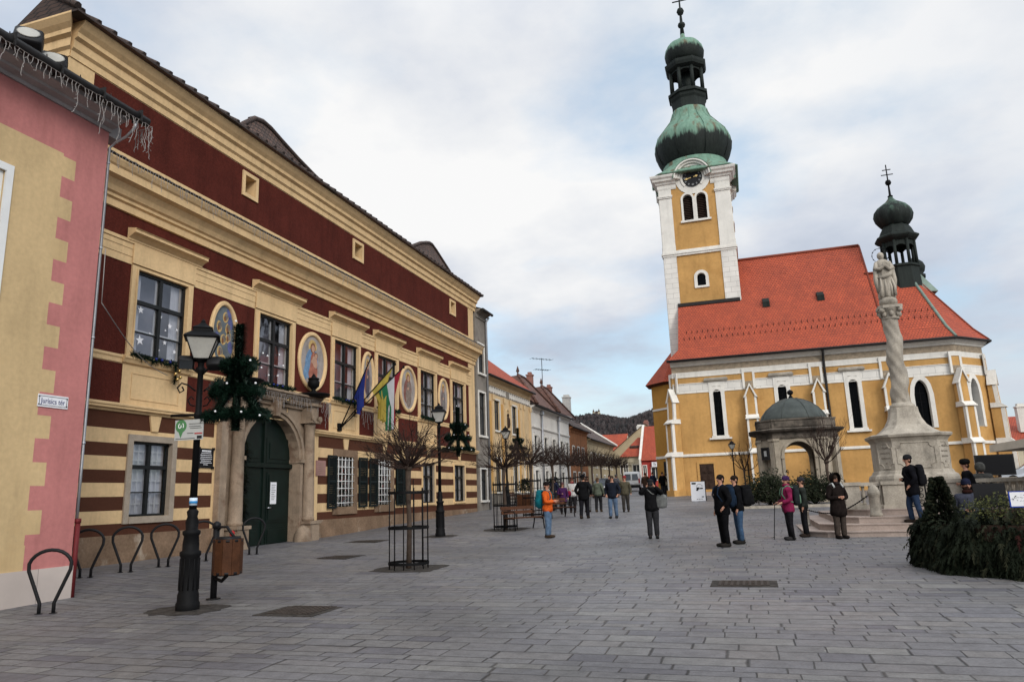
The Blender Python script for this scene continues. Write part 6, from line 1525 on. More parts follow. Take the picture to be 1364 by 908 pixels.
# floodlights on the corner of the town hall
for (y, z), l in zip(((11.05, 10.78), (11.72, 10.55)), ('square floodlight with a round lens above the pink house gutter', 'dark floodlight tucked against the town hall corner above the pink house roof')):
    t = thing('roof_floodlight', l, 'floodlight', (-15.1, y, z), 'floodlights above the pink house'); c = Vector(t.location)
    Mr = Matrix.Rotation(R(48), 4, 'Z') @ Matrix.Rotation(R(-32), 4, 'X')
    q = MB(); q.sup(c, (.30, .2, .30), .3, 16, 10, 0, Mr); q.build('housing', M['black'], t)
    q = MB(); q.grid([[c + Mr @ Vector((.24 * math.cos(a), -.205, .22 * math.sin(a))) for a in [2 * math.pi * k / 20 for k in range(20)]], [c + Mr @ Vector((.2 * math.cos(a), -.215, .18 * math.sin(a))) for a in [2 * math.pi * k / 20 for k in range(20)]]], 0, True, True, caps=True); q.build('lens', M['lampglass'], t)
    q = MB(); q.tube([c + Vector((0, 0, -.3)), (-15.1, y, z - .48), (-15.25, 12.21, z - .55)], .04, 5); q.build('bracket', M['iron'], t)

# ------------------------------------------------------------------ litter bin
def litter_bin():
    x, y = -8.97, 10.87; z = G(x, y); t = thing('litter_bin', 'brown wooden slatted litter bin on a black post near the lamp post', 'litter bin', (x, y, z))
    q = MB(); q.tube([(x, y, z), (x + .0, y, z + 1.22)], .055, 10); q.lathe([(z + 1.18, .07), (z + 1.26, .07), (z + 1.3, .02)], x, y, 10); q.lathe([(z + .003, .12), (z + .02, .12)], x, y, 12)
    q.tube([(x, y, z + 1.12), (x + .1, y - .02, z + 1.2), (x + .25, y - .04, z + 1.2), (x + .42, y - .05, z + 1.02)], .025, 6); q.tube([(x, y, z + .35), (x + .18, y - .03, z + .3), (x + .32, y - .04, z + .42)], .03, 6)
    q.build('post', M['black'], t)
    cx, cy = x + .3, y - .05; q = MB(); n = 10
    for k in range(n):
        a = 2 * math.pi * (k + .5) / n; w = .072; ca, sa = math.cos(a), math.sin(a)
        P = lambda r_, o, zz: (cx + ca * r_ - sa * o, cy + sa * r_ + ca * o, zz)
        q.hull8([P(.21, -w, z + .42), P(.235, -w, z + .42), P(.235, w, z + .42), P(.21, w, z + .42), P(.21, -w, z + 1.0), P(.235, -w, z + 1.0), P(.235, w, z + 1.0), P(.21, w, z + 1.0)])
    q.build('slat_drum', M['wood'], t)
    q = MB(); q.lathe([(z + .40, .2), (z + .45, .205), (z + 1.0, .205), (z + 1.04, .2)], cx, cy, 16)
    for zz in (.44, .97): q.lathe([(z + zz - .02, .24), (z + zz + .02, .24)], cx, cy, 20)
    q.build('liner', M['black'], t)
litter_bin()
# ------------------------------------------------------------------ cycle hoops
def hoop():
    q = MB(); P = [(-.10, -.05), (-.10, .16)]
    P += [(-.10 - .19 * (k / 5), .16 + .50 * k / 5) for k in range(1, 6)]
    P += [(-.305 * math.cos(math.pi * k / 12) * 1.0, .70 + .27 * math.sin(math.pi * k / 12)) for k in range(1, 12)]
    P += [(.10 + .19 * (k / 5), .16 + .50 * k / 5) for k in range(5, 0, -1)] + [(.10, .16), (.10, -.05)]
    q.tube([(a, 0, b) for a, b in P], .028, 8)
    for s in (-.1, .1): q.lathe([(0.004, .06), (.012, .06)], s, 0, 10)
    return q.build('cycle_hoop', M['black'])
h0 = hoop(); hl = ['black cycle hoop in front of the pale plinth of the pink house', 'black cycle hoop by the town hall plinth, closest to the red drainpipe foot', 'black cycle hoop by the town hall plinth, second from the red drainpipe foot', 'black cycle hoop by the town hall plinth, just before the lamp post', 'black cycle hoop behind the lamp post base', 'black cycle hoop beside the portal behind the litter bin']
for i, (x, y) in enumerate(((-10.75, 9.2), (-13.45, 12.35), (-13.35, 13.3), (-13.3, 14.35), (-13.28, 15.6), (-13.2, 17.5))):
    o = h0 if i == 0 else h0.copy()
    if i: COL.objects.link(o)
    o.location = (x, y, G(x, y)); o.rotation_euler.z = R(36 + 3 * i); tag(o, hl[i], 'bike rack', 'cycle hoops along the house fronts')
# ------------------------------------------------------------------ grates in the paving
gl = ['rusty grate in the open paving before the walkers in black', 'rusty grate in the paving beyond the litter bin', 'rusty grate in the paving before the portal', 'rusty grate near the shuttered town hall windows']
for (x, y, hx, hy), l in zip(((-.28, 13.05, .52, .42), (-6.6, 9.95, .5, .5), (-10.8, 17.8, .6, .55), (-12.4, 22.4, .6, .55)), gl):
    t = thing('drain_grate', l, 'drain grate', (x, y, G(x, y)), 'rusty grates in the paving')
    q = MB(); z = G(x, y) + .006; q.box(x - hx, x + hx, y - hy, y + hy, z - .05, z - .001)
    q.build('frame', M['cobble'], t); q = MB()
    n = 9
    for k in range(n):
        a = -hx * .72 + 1.44 * hx * k / (n - 1); q.box(x + a - .022, x + a + .022, y - hy * .72, y + hy * .72, z, z + .009); b = -hy * .72 + 1.44 * hy * k / (n - 1); q.box(x - hx * .72, x + hx * .72, y + b - .018, y + b + .018, z + .001, z + .0075)
    q.build('bars', M['grate'], t)
# ------------------------------------------------------------------ wall plaques, urns, canister, flags
t = thing('dark_plaque', 'black plaque with white lettering on the wall beside the lamp post', 'plaque', FT(17.8, 1.1, .05))
q = MB(); q.fbox(FT, 17.47, 18.08, 1.1, 1.66, .004, .04)
for u in (17.45, 18.05): 
    for v in (1.08, 1.63): q.fbox(FT, u - .01, u + .06, v - .01, v + .06, .003, .06)
q.build('board', M['black'], t)
q = MB()
for k, (a, b) in enumerate(((.12, .49), (.10, .51), (.06, .55), (.07, .54), (.06, .55), (.09, .52), (.06, .55), (.2, .4))):
    v = 1.565 - k * .055 if k else 1.56; u = 17.47 + a
    while u < 17.47 + b - .02: w = rnd.uniform(.015, .05); q.fbox(FT, u, min(u + w, 17.47 + b), v, v + (.05 if k == 0 else .02), .041, .045); u += w + .012
q.build('lettering', M['signwhite'], t)
t = thing('marble_plaque', 'pinkish marble plaque between the portal column and the first shutter', 'plaque', FT(23.9, .95, .05))
q = MB(); q.fbox(FT, 23.56, 24.2, .96, 1.52, .004, .035); q.build('slab', mat('pink_marble', (.30, .17, .15), .5, .15, 3), t)
q = MB()
for k in range(6): q.fbox(FT, 23.68 + .02 * (k % 2), 24.08 - .02 * (k % 2), 1.4 - k * .07, 1.415 - k * .07, .0355, .038)
for u in (23.6, 24.16):
    for v in (1.0, 1.48): q.sup(FT(u, v, .036), (.012, .012, .012), 1, 6, 4)
q.build('lettering', M['portal'], t)
for y, l in ((22.78, 'dark urn on the cornice above the portal column by the marble plaque'), (18.93, 'dark urn on the cornice above the portal column by the tinsel tree')):
    q = MB(); X = -14.85; q.lathe([(3.72, .45), (3.8, .6), (3.84, .6), (3.86, .3), (3.92, .12), (4.0, .07), (4.06, .12), (4.14, .2), (4.28, .22), (4.36, .17), (4.38, .2), (4.43, .2), (4.46, .1), (4.55, .05), (4.6, .01)], X, y, 16)
    tag(q.build('urn', M['iron']), l, 'urn', 'urns on the portal cornice')
x, y = -14.35, 18.05; q = MB(); z = G(x, y); q.lathe([(z, .1), (z + .42, .1), (z + .46, .06), (z + .5, .07), (z + .56, .075), (z + .6, .03)], x, y, 12); q.lathe([(z + .2, .103), (z + .26, .103)], x, y, 12)
tag(q.build('red_canister', mat('red_enamel', (.4, .03, .03), .4, .1, 3)), 'small red canister standing at the foot of the portal column', 'canister')
def flag(label, cols, base, tip, t0, t1, drop, seed, name='flag'):
    T = thing(name, label, 'flag', base, 'flags on poles over the portal side')
    q = MB(); q.tube([base, tip], .025, 6); d = (Vector(tip) - Vector(base)); q.sup(tip, (.045, .045, .07), 1, 8, 6); q.build('pole', M['iron'], T)
    q = MB(); b, d = Vector(base), Vector(tip) - Vector(base); ns, nt_ = 24, 20; rows = []
    mid = b + d * ((t0 + t1) / 2)
    for j in range(nt_ + 1):
        w = j / nt_; rw = []
        for i in range(ns + 1):
            s_ = i / ns; p = b + d * (t0 + (t1 - t0) * s_); g = 1 - .74 * min(1, w * 1.9)
            xx = mid.x + (p.x - mid.x) * g; yy = mid.y + (p.y - mid.y) * g
            zz = p.z - drop * w * (1 - .15 * math.sin(s_ * 2 + seed)) - (p.z - mid.z) * min(1, w * 1.2) * .75
            am = .10 * min(1, w * 2); ph = s_ * 15 + seed + w * 1.2
            rw.append((xx + am * math.sin(ph) * .9, yy + am * math.cos(ph * .9) * .5, zz + .02 * math.sin(ph)))
        rows.append(rw)
    k = len(cols); q.grid(rows, lambda a, c: min(k - 1, int(c / ns * k)), False, True); q.build('cloth', cols, T)
cl = lambda n, c: mat(n, c, .85, .12, 3)
fb = FT(25.1, 2.85, .1)
q = MB(); q.fbox(FT, 25.0, 25.22, 2.7, 3.0, .004, .09); hb = tag(q.build('flag_bracket', M['iron']), 'black iron bracket holding three flag poles on the town hall', 'bracket')
flag('dark blue flag drooping from the steepest pole on the town hall', [cl('blue_flag', (.012, .022, .13))], fb, (-13.75, 25.05, 5.5), .42, .86, 1.25, .5)
flag('yellow flag drooping between the blue and the tricolour flag', [cl('yellow_flag', (.31, .235, .045))], fb, (-13.85, 27.3, 5.6), .55, .95, 1.75, 2.0)
flag('red white and green flag drooping from the pole beside the yellow flag', [cl('flag_green', (.015, .10, .045)), cl('flag_white', (.36, .36, .37)), cl('flag_red', (.20, .015, .025))], FT(25.16, 2.85, .1), (-13.6, 27.6, 5.5), .58, .97, 1.85, 3.6)
# ------------------------------------------------------------------ sill garlands and door garland
gl = ['fir garland with gold baubles on the sill of the window with paper stars', 'fir garland with pale baubles on the sill above the portal', 'fir garland with baubles on the sill behind the blue flag', 'fir garland on the sill behind the tricolour flag', 'fir garland on the sill above the caged tree', 'fir garland on the last upper window sill']
for i, (c, l) in enumerate(zip(UPW, gl)):
    q = MB(); P = [FT(c - 1.05 + 2.1 * k / 16, 3.93 + .035 * math.sin(k * 1.9 + i) - .05 * math.sin(math.pi * k / 16), .14) for k in range(17)]; q.tube(P, .025, 4); needles(q, P, .03, 420, .10, .008)
    if i < 4:
        P = [FT(c + .5, 3.9, .16), FT(c + .52, 3.6, .17), FT(c + .48, 3.35, .16)]; q.tube(P, .03, 4); needles(q, P, .05, 420, .10, .009)
    o = tag(q.build('sill_garland', M['tinsel']), l, 'garland', 'fir garlands on the upper sills')
    if i < 4:
        for du, dv in ((.42, 3.62), (.55, 3.72), (.6, 3.55), (.5, 3.48)): q = MB(); q.sup(FT(c + du, dv, .25), (.05, .05, .05), 1, 10, 7); q.build('bauble', M['gold'], o)
        for du in (-.3, -.1, .2): q = MB(); q.sup(FT(c + du, 3.92, .24), (.045, .045, .045), 1, 8, 6); q.build('blue_bauble', M['blueball'], o)
q = MB(); P = [FT(19.75 + .08 * math.sin(k * .9), 2.0 - 3.2 * k / 24, -.12) for k in range(25)]; q.tube(P, .03, 4); needles(q, P, .06, 260, .16, .010, droop=.08)
tag(q.build('door_garland', M['fir']), 'long fir garland hanging down the jamb of the green portal door', 'garland')
for (a, b), l in (((25.02, 26.27), 'leafy wreath with red berries hung behind the first white grille'), ((28.31, 29.49), 'small fir spray hung behind the second white grille')):
    q = MB(); c = (a + b) / 2; r = random.Random(int(a * 7))
    for k in range(600 if a < 26 else 420):
        w = .42 if a < 26 else .2; u, v = r.gauss(0, w * .5), r.uniform(-.75, .55) if a < 26 else r.uniform(-.8, .3)
        p = Vector(FT(c + max(-w, min(w, u)), .75 + v, -.04 + r.uniform(-.05, .05))); q.face([p + Vector((0, r.uniform(-.06, .06), r.uniform(-.06, .06))) for _ in range(3)], 0 if r.random() < .88 else 1)
    tag(q.build('wreath_foliage', [M['fir'], M['redprint']]), l, 'wreath', 'wreaths behind the white grilles', 'thing')

# ------------------------------------------------------------------ trees
def branch(q, p, d, ln, r, lev, rg, spread, up, leaf=None, n=3):
    pts = [p]; dd = d.copy(); cur = p
    for k in range(4):
        dd = (dd + Vector((rg.uniform(-.14, .14), rg.uniform(-.14, .14), rg.uniform(-.06, .1) + up))).normalized(); cur = cur + dd * ln / 4; pts.append(cur)
    q.tube(pts, [r, r * .9, r * .82, r * .75, r * .62], 5 if lev > 1 else 3, caps=False)
    if lev == 0:
        if leaf:
            for _ in range(leaf):
                c = pts[rg.randint(1, 4)] + Vector((rg.uniform(-.04, .04), rg.uniform(-.04, .04), rg.uniform(-.05, .02))); q.face([c + Vector((rg.uniform(-.03, .03), rg.uniform(-.03, .03), rg.uniform(-.03, .03))) for _ in range(3)], 0)
        return
    for k in range(n):
        t = rg.uniform(.35, 1.0) if k else 1.0; b = pts[min(4, max(1, int(t * 4)))]
        nd = (dd + Vector((rg.uniform(-1, 1), rg.uniform(-1, 1), rg.uniform(-.7, .9))) * spread).normalized(); branch(q, b, nd, ln * rg.uniform(.55, .8), max(.0045, r * .5), lev - 1, rg, spread, up, leaf, n)
def globe_tree(seed, ht=2.2, rc=1.12, limbs=24, lev=3, up=.0, leaf=1, vert=.1, rt=.055, nn=3):
    rg = random.Random(seed); T = thing('globe_tree', '', 'tree', (0, 0, 0))
    q = MB(); q.tube([(0, 0, -.1), (.02, .01, ht * .4), (-.02, .02, ht * .8), (0, 0, ht)], [rt * 1.15, rt, rt * .95, rt * 1.25], 9); q.sup((0, 0, ht), (rt * 1.7, rt * 1.7, rt * 1.6), 1, 10, 7); q.build('trunk', M['bark'], T)
    q = MB()
    for k in range(limbs):
        a = 2 * math.pi * k / limbs + rg.uniform(-.2, .2); e = rg.uniform(-.1, .85) if k % 3 else rg.uniform(.6, 1.4)
        d = Vector((math.cos(a) * math.cos(e), math.sin(a) * math.cos(e), math.sin(e) * (1 + vert) / 1.4)).normalized()
        branch(q, Vector((0, 0, ht)) + d * .03, d, rc * rg.uniform(.42, .58), .024, lev, rg, .6, up, leaf, nn)
    q.build('crown', M['twig'], T); return T
tr = [globe_tree(3), globe_tree(8), globe_tree(21)]
def guard():
    T = thing('tree_guard', '', 'tree guard', (0, 0, 0)); r = .44
    for z in (.09, .85, 1.62):
        q = MB(); q.grid([[((r + o) * math.cos(a), (r + o) * math.sin(a), z + h) for a in [2 * math.pi * k / 28 for k in range(28)]] for o, h in ((0, 0), (.015, 0), (.015, .06), (0, .06), (0, 0))], 0, True, False); q.build('hoop', M['iron'], T)
    for k in range(12):
        a = 2 * math.pi * k / 12; q = MB(); q.tube([(r * math.cos(a), r * math.sin(a), -.02), (r * math.cos(a), r * math.sin(a), 1.95 if k % 3 == 0 else 1.75)], .012, 5); q.build('bar', M['iron'], T)
    return T
gd = guard()
row = [(-7.43, 15.3), (-8.85, 26.4), (-9.8, 33.2), (-10.2, 38.6), (-10.7, 44.4), (-11.1, 50), (-11.6, 56), (-12.1, 62), (-12.7, 69), (-13.4, 77), (-14.1, 85)]
tl = ['leafless globe tree in a tall iron cage, nearest of the street trees', 'leafless globe tree beside the first bench', 'leafless globe tree behind the man in orange', 'leafless globe tree before the white house, next past the second bench', 'leafless globe tree at the middle of the white house', 'leafless globe tree at the far end of the white house', 'leafless globe tree by the red-brown house', 'leafless globe tree by the near end of the beige house', 'leafless globe tree at the middle of the beige house', 'leafless globe tree at the far end of the beige house', 'leafless globe tree farthest down the street by the van']
gl2 = ['tall iron tree cage round the nearest globe tree', 'iron tree cage beside the first bench', 'iron tree cage behind the man in orange', 'iron tree cage next past the second bench', 'iron tree cage at the middle of the white house', 'iron tree cage at the far end of the white house']
for i, (x, y) in enumerate(row):
    o = tr[i] if i < 3 else copy_tree(tr[i % 3]); o.location = (x, y, G(x, y)); o.rotation_euler.z = i * 1.3; tag(o, tl[i], 'tree', 'leafless globe trees along the street')
    if i >= 2: o.scale = (1.25, 1.25, 1.1)
    if i >= 6: o.scale = (1.4, 1.4, 1.12)
    elif i == 1: o.scale = (1.12, 1.12, 1.02)
    if i < 6:
        g_ = gd if i == 0 else copy_tree(gd); g_.location = (x, y, G(x, y)); g_.rotation_euler.z = .2 + i; tag(g_, gl2[i], 'tree guard', 'iron cages round the street trees')
patch('gravel_patch', 'gravel bed round the nearest caged tree', -7.43, 15.3, .85, .75, 'cobble')
patch('gravel_patch', 'gravel bed round the second caged tree', -8.85, 26.4, .85, .75, 'cobble')
t5 = globe_tree(33, 1.95, 2.0, 13, 3, .12, 0, 1.0, .07, 3); t5.location = (3.4, 37.2, G(3.4, 37.2)); tag(t5, 'slender leafless tree with upswept twigs in front of the well house', 'tree')
t6 = globe_tree(34, 1.7, 1.5, 9, 3, .14, 0, 1.2, .05, 3); t6.location = (-.35, 44.5, G(0, 44.5)); tag(t6, 'small thin leafless tree between the lamp post and the well house', 'tree')
# ------------------------------------------------------------------ evergreen bushes before the well house
def bush(label, x, y, rx, ry, h, seed, n=2600, m=('bushleaf', 'fir')):
    rg = random.Random(seed); z0 = G(x, y); q = MB()
    for k in range(n):
        a, e = rg.uniform(0, 6.283), math.asin(rg.uniform(-.2, 1)); rr = rg.uniform(.55, 1.05) * (1 + .16 * math.sin(3 * a + seed) + .12 * math.sin(7 * a + 4 * e))
        p = Vector((x + rx * rr * math.cos(a) * math.cos(e), y + ry * rr * math.sin(a) * math.cos(e), z0 + h * .25 + h * .75 * rr * math.sin(e)))
        d = Vector((rg.uniform(-1, 1), rg.uniform(-1, 1), rg.uniform(-.2, 1))).normalized(); s_ = d.orthogonal().normalized() * rg.uniform(.02, .05)
        l = rg.uniform(.08, .2); q.face([p - s_, p + s_, p + d * l], 0 if rg.random() < .7 else 1)
    for k in range(40):
        a = rg.uniform(0, 6.283); e = rg.uniform(.2, 1.4); q.tube([(x, y, z0), (x + rx * .9 * math.cos(a) * math.cos(e), y + ry * .9 * math.sin(a) * math.cos(e), z0 + h * .9 * math.sin(e))], .012, 3, 1)
    return tag(q.build('evergreen_bush', [M[m[0]], M[m[1]]]), label, 'bush', 'evergreen bushes before the well house')
bush('rounded dark evergreen bush at the well house corner behind the woman in magenta', .75, 36.9, 1.15, .9, 1.5, 3, 3400)
bush('dark evergreen bush under the well house arch by the slender tree', 2.75, 37.5, 1.35, .9, 1.35, 9, 3400)
q = MB(); q.box(-.6, 4.6, 35.55, 35.75, G(2, 35.6) - .1, G(2, 35.6) + .12); tag(q.build('planter_kerb', M['stone']), 'low stone kerb edging the bush bed before the well house', 'kerb')
patch('planting_soil', 'dark soil of the bush bed', 2.0, 37.3, 2.6, 1.5, 'cobble')
# ------------------------------------------------------------------ benches
def bench():
    T = thing('park_bench', '', 'bench', (0, 0, 0)); L = .85
    for k in range(4): q = MB(); q.box(-L, L, -.28 + k * .125, -.18 + k * .125, .43, .465); q.build('seat_slat', M['wood'], T)
    for k in range(2):
        q = MB(); z = .58 + k * .15; q.hull8([(-L, .25 + k * .05, z), (L, .25 + k * .05, z), (L, .285 + k * .05, z), (-L, .285 + k * .05, z), (-L, .29 + k * .05, z + .12), (L, .29 + k * .05, z + .12), (L, .325 + k * .05, z + .12), (-L, .325 + k * .05, z + .12)]); q.build('back_slat', M['wood'], T)
    for s in (-1, 1):
        q = MB(); x = s * (L - .1)
        q.tube([(x, -.3, 0), (x, -.27, .25), (x, -.25, .42), (x, .2, .42), (x, .28, .6), (x, .38, .86)], .024, 6); q.tube([(x, .3, 0), (x, .22, .25), (x, .2, .42)], .024, 6)
        q.tube([(x, -.25, .42), (x, -.32, .58), (x, -.25, .67), (x, -.05, .68), (x, .15, .66), (x, .3, .66)], .02, 6); q.build('leg_frame', M['iron'], T)
    return T
b0 = bench()
for i, (x, y, rz, l) in enumerate(((-8.05, 26.15, 62, 'brown slatted bench with black iron arms, nearest, beside the man in orange'), (-8.3, 32.2, 62, 'brown slatted bench half hidden behind the man in orange, second along'), (-15.2, 47.5, 90, 'brown bench by the railing past the town hall corner'))):
    o = b0 if i == 0 else copy_tree(b0); o.location = (x, y, G(x, y)); o.rotation_euler.z = R(rz); tag(o, l, 'bench', 'slatted benches along the street')
q = MB(); z = G(-16, 46.5)
for k in range(26): q.tube([(-16.2 + .02 * k, 46.2 + k * .42, z), (-16.2 + .02 * k, 46.2 + k * .42, z + 1.0)], .014, 4)
for zz in (.15, 1.0): q.tube([(-16.2, 46.2, z + zz), (-15.7, 56.8, z + zz + .2)], .022, 5)
tag(q.build('railing', M['iron']), 'low black iron railing in front of the yellow house', 'railing')
for (x, y, s_), l in (((-13.6, 44.6, .4), 'square wooden planter with a clipped dark shrub by the railing'), ((-12.4, 47.2, .38), 'square wooden planter with a dark shrub nearer the street trees')):
    t = thing('planter', l, 'planter', (x, y, G(x, y)), 'wooden planters before the yellow house'); z = G(x, y)
    q = MB(); q.box(x - s_, x + s_, y - s_, y + s_, z, z + .75)
    for k in range(5): q.box(x - s_ - .02, x + s_ + .02, y - s_ - .02, y - s_, z + .02 + k * .15, z + .14 + k * .15)
    q.build('box', M['wood'], t); q = MB(); rg = random.Random(int(y))
    for k in range(700):
        a, e, rr = rg.uniform(0, 6.28), rg.uniform(-.4, 1.5), rg.uniform(.5, 1); p = Vector((x + .5 * rr * math.cos(a) * math.cos(e), y + .5 * rr * math.sin(a) * math.cos(e), z + 1.15 + .6 * rr * math.sin(e))); q.face([p + Vector((rg.uniform(-.08, .08), rg.uniform(-.08, .08), rg.uniform(-.08, .08))) for _ in range(3)])
    q.build('foliage', M['bushleaf'], t)
# ------------------------------------------------------------------ A-board by the church
x, y = -3.1, 45.6; z = G(x, y); t = thing('sandwich_board', 'white sandwich board with a dark sketch standing before the church door', 'sandwich board', (x, y, z))
FA = frame((x, y, z), (1, 0, 0), (0, -1, 0)); q = MB(); q.hull8([FA(-.41, 0, .22), FA(.41, 0, .22), FA(.41, 0, .19), FA(-.41, 0, .19), FA(-.41, 1.13, .03), FA(.41, 1.13, .03), FA(.41, 1.13, .0), FA(-.41, 1.13, .0)]); q.build('front_board', M['signwhite'], t)
q = MB(); q.hull8([FA(-.41, 0, -.22), FA(.44, 0, -.22), FA(.44, 0, -.19), FA(-.41, 0, -.19), FA(-.41, 1.15, -.03), FA(.44, 1.15, -.03), FA(.44, 1.15, -.005), FA(-.41, 1.15, -.005)]); q.build('rear_board', M['black'], t)
q = MB(); W = lambda v: .222 - .19 * v / 1.13
for a, b, c, d in ((-.35, -.1, .98, 1.08), (.2, .33, .22, .27), (-.08, .08, .68, .8), (.1, .3, .7, .76), (-.1, .02, .6, .68)): q.hull8([FA(a, c, W(c) + .001), FA(b, c, W(c) + .001), FA(b, c, W(c) + .004), FA(a, c, W(c) + .004), FA(a, d, W(d) + .001), FA(b, d, W(d) + .001), FA(b, d, W(d) + .004), FA(a, d, W(d) + .004)])
q.tube([FA(.1 + .16 * math.cos(a), .85 + .14 * math.sin(a), W(.85 + .14 * math.sin(a)) + .004) for a in [k / 3 for k in range(18)]], .008, 4)
for k in range(3): q.fbox(FA, -.1 + k * .13, -.02 + k * .13, .1, .13, W(.1) + .001, W(.1) + .003)
q.build('print', M['ink'], t)
# ------------------------------------------------------------------ screen and parasol at the right
x, y = 7.5, 27.4; z = G(x, y); t = thing('screen', 'black flat screen on a post beside the parasol', 'screen', (x, y, z))
q = MB(); q.box(x - .55, x + .55, y - .04, y + .04, .12, .78); q.build('panel', M['black'], t); q = MB(); q.box(x - .51, x + .51, y - .046, y - .041, .16, .74); q.build('glass', mat('screen_glass', (.006, .006, .007), .4, .1, 2, fine=0, spec=.12), t); q = MB(); q.tube([(x + .1, y + .05, z), (x + .1, y + .05, .4)], .05, 6); q.lathe([(z, .3), (z + .03, .3)], x + .1, y + .05, 12); q.build('post', M['oldwood'], t)
x0, y0, s_ = 6.35, 20.2, 3.2; t = thing('parasol', 'large square cream parasol with a printed valance at the edge of the square', 'parasol', (x0 + s_ / 2, y0 + s_ / 2, G(x0, y0)))
q = MB(); cx, cy = x0 + s_ / 2, y0 + s_ / 2; C4 = [(x0, y0), (x0 + s_, y0), (x0 + s_, y0 + s_), (x0, y0 + s_)]
q.grid([[(a, b, .92) for a, b in C4], [(cx + (a - cx) * .05, cy + (b - cy) * .05, 1.1) for a, b in C4]], 0, True, False); q.build('canopy', mat('parasol_top', (.06, .05, .045), .9, .1, 2), t)
q = MB(); q.grid([[(a, b, .93) for a, b in C4], [(cx + (a - cx) * 1.01, cy + (b - cy) * 1.01, .73) for a, b in C4]], 0, True, False); v_ = q.build('valance', mat('cream_canvas', (.62, .56, .46), .9, .1, 2), t)
q = MB(); u = x0 + .42
for w in (.05, .09, .06, .09, .05, .09, .05): q.box(u, u + w * .7, y0 - .026, y0 - .018, .78, .86); u += w + .02
q.build('printed_letters', M['gutter'], v_)
q = MB(); q.tube([(cx, cy, G(cx, cy)), (cx, cy, 1.1)], .045, 8); q.build('mast', M['oldwood'], t); q = MB(); q.tube([(x0 + .62, y0 + .3, G(x0, y0)), (x0 + .62, y0 + .3, .95)], .06, 8); q.build('mast', M['oldwood'], t)
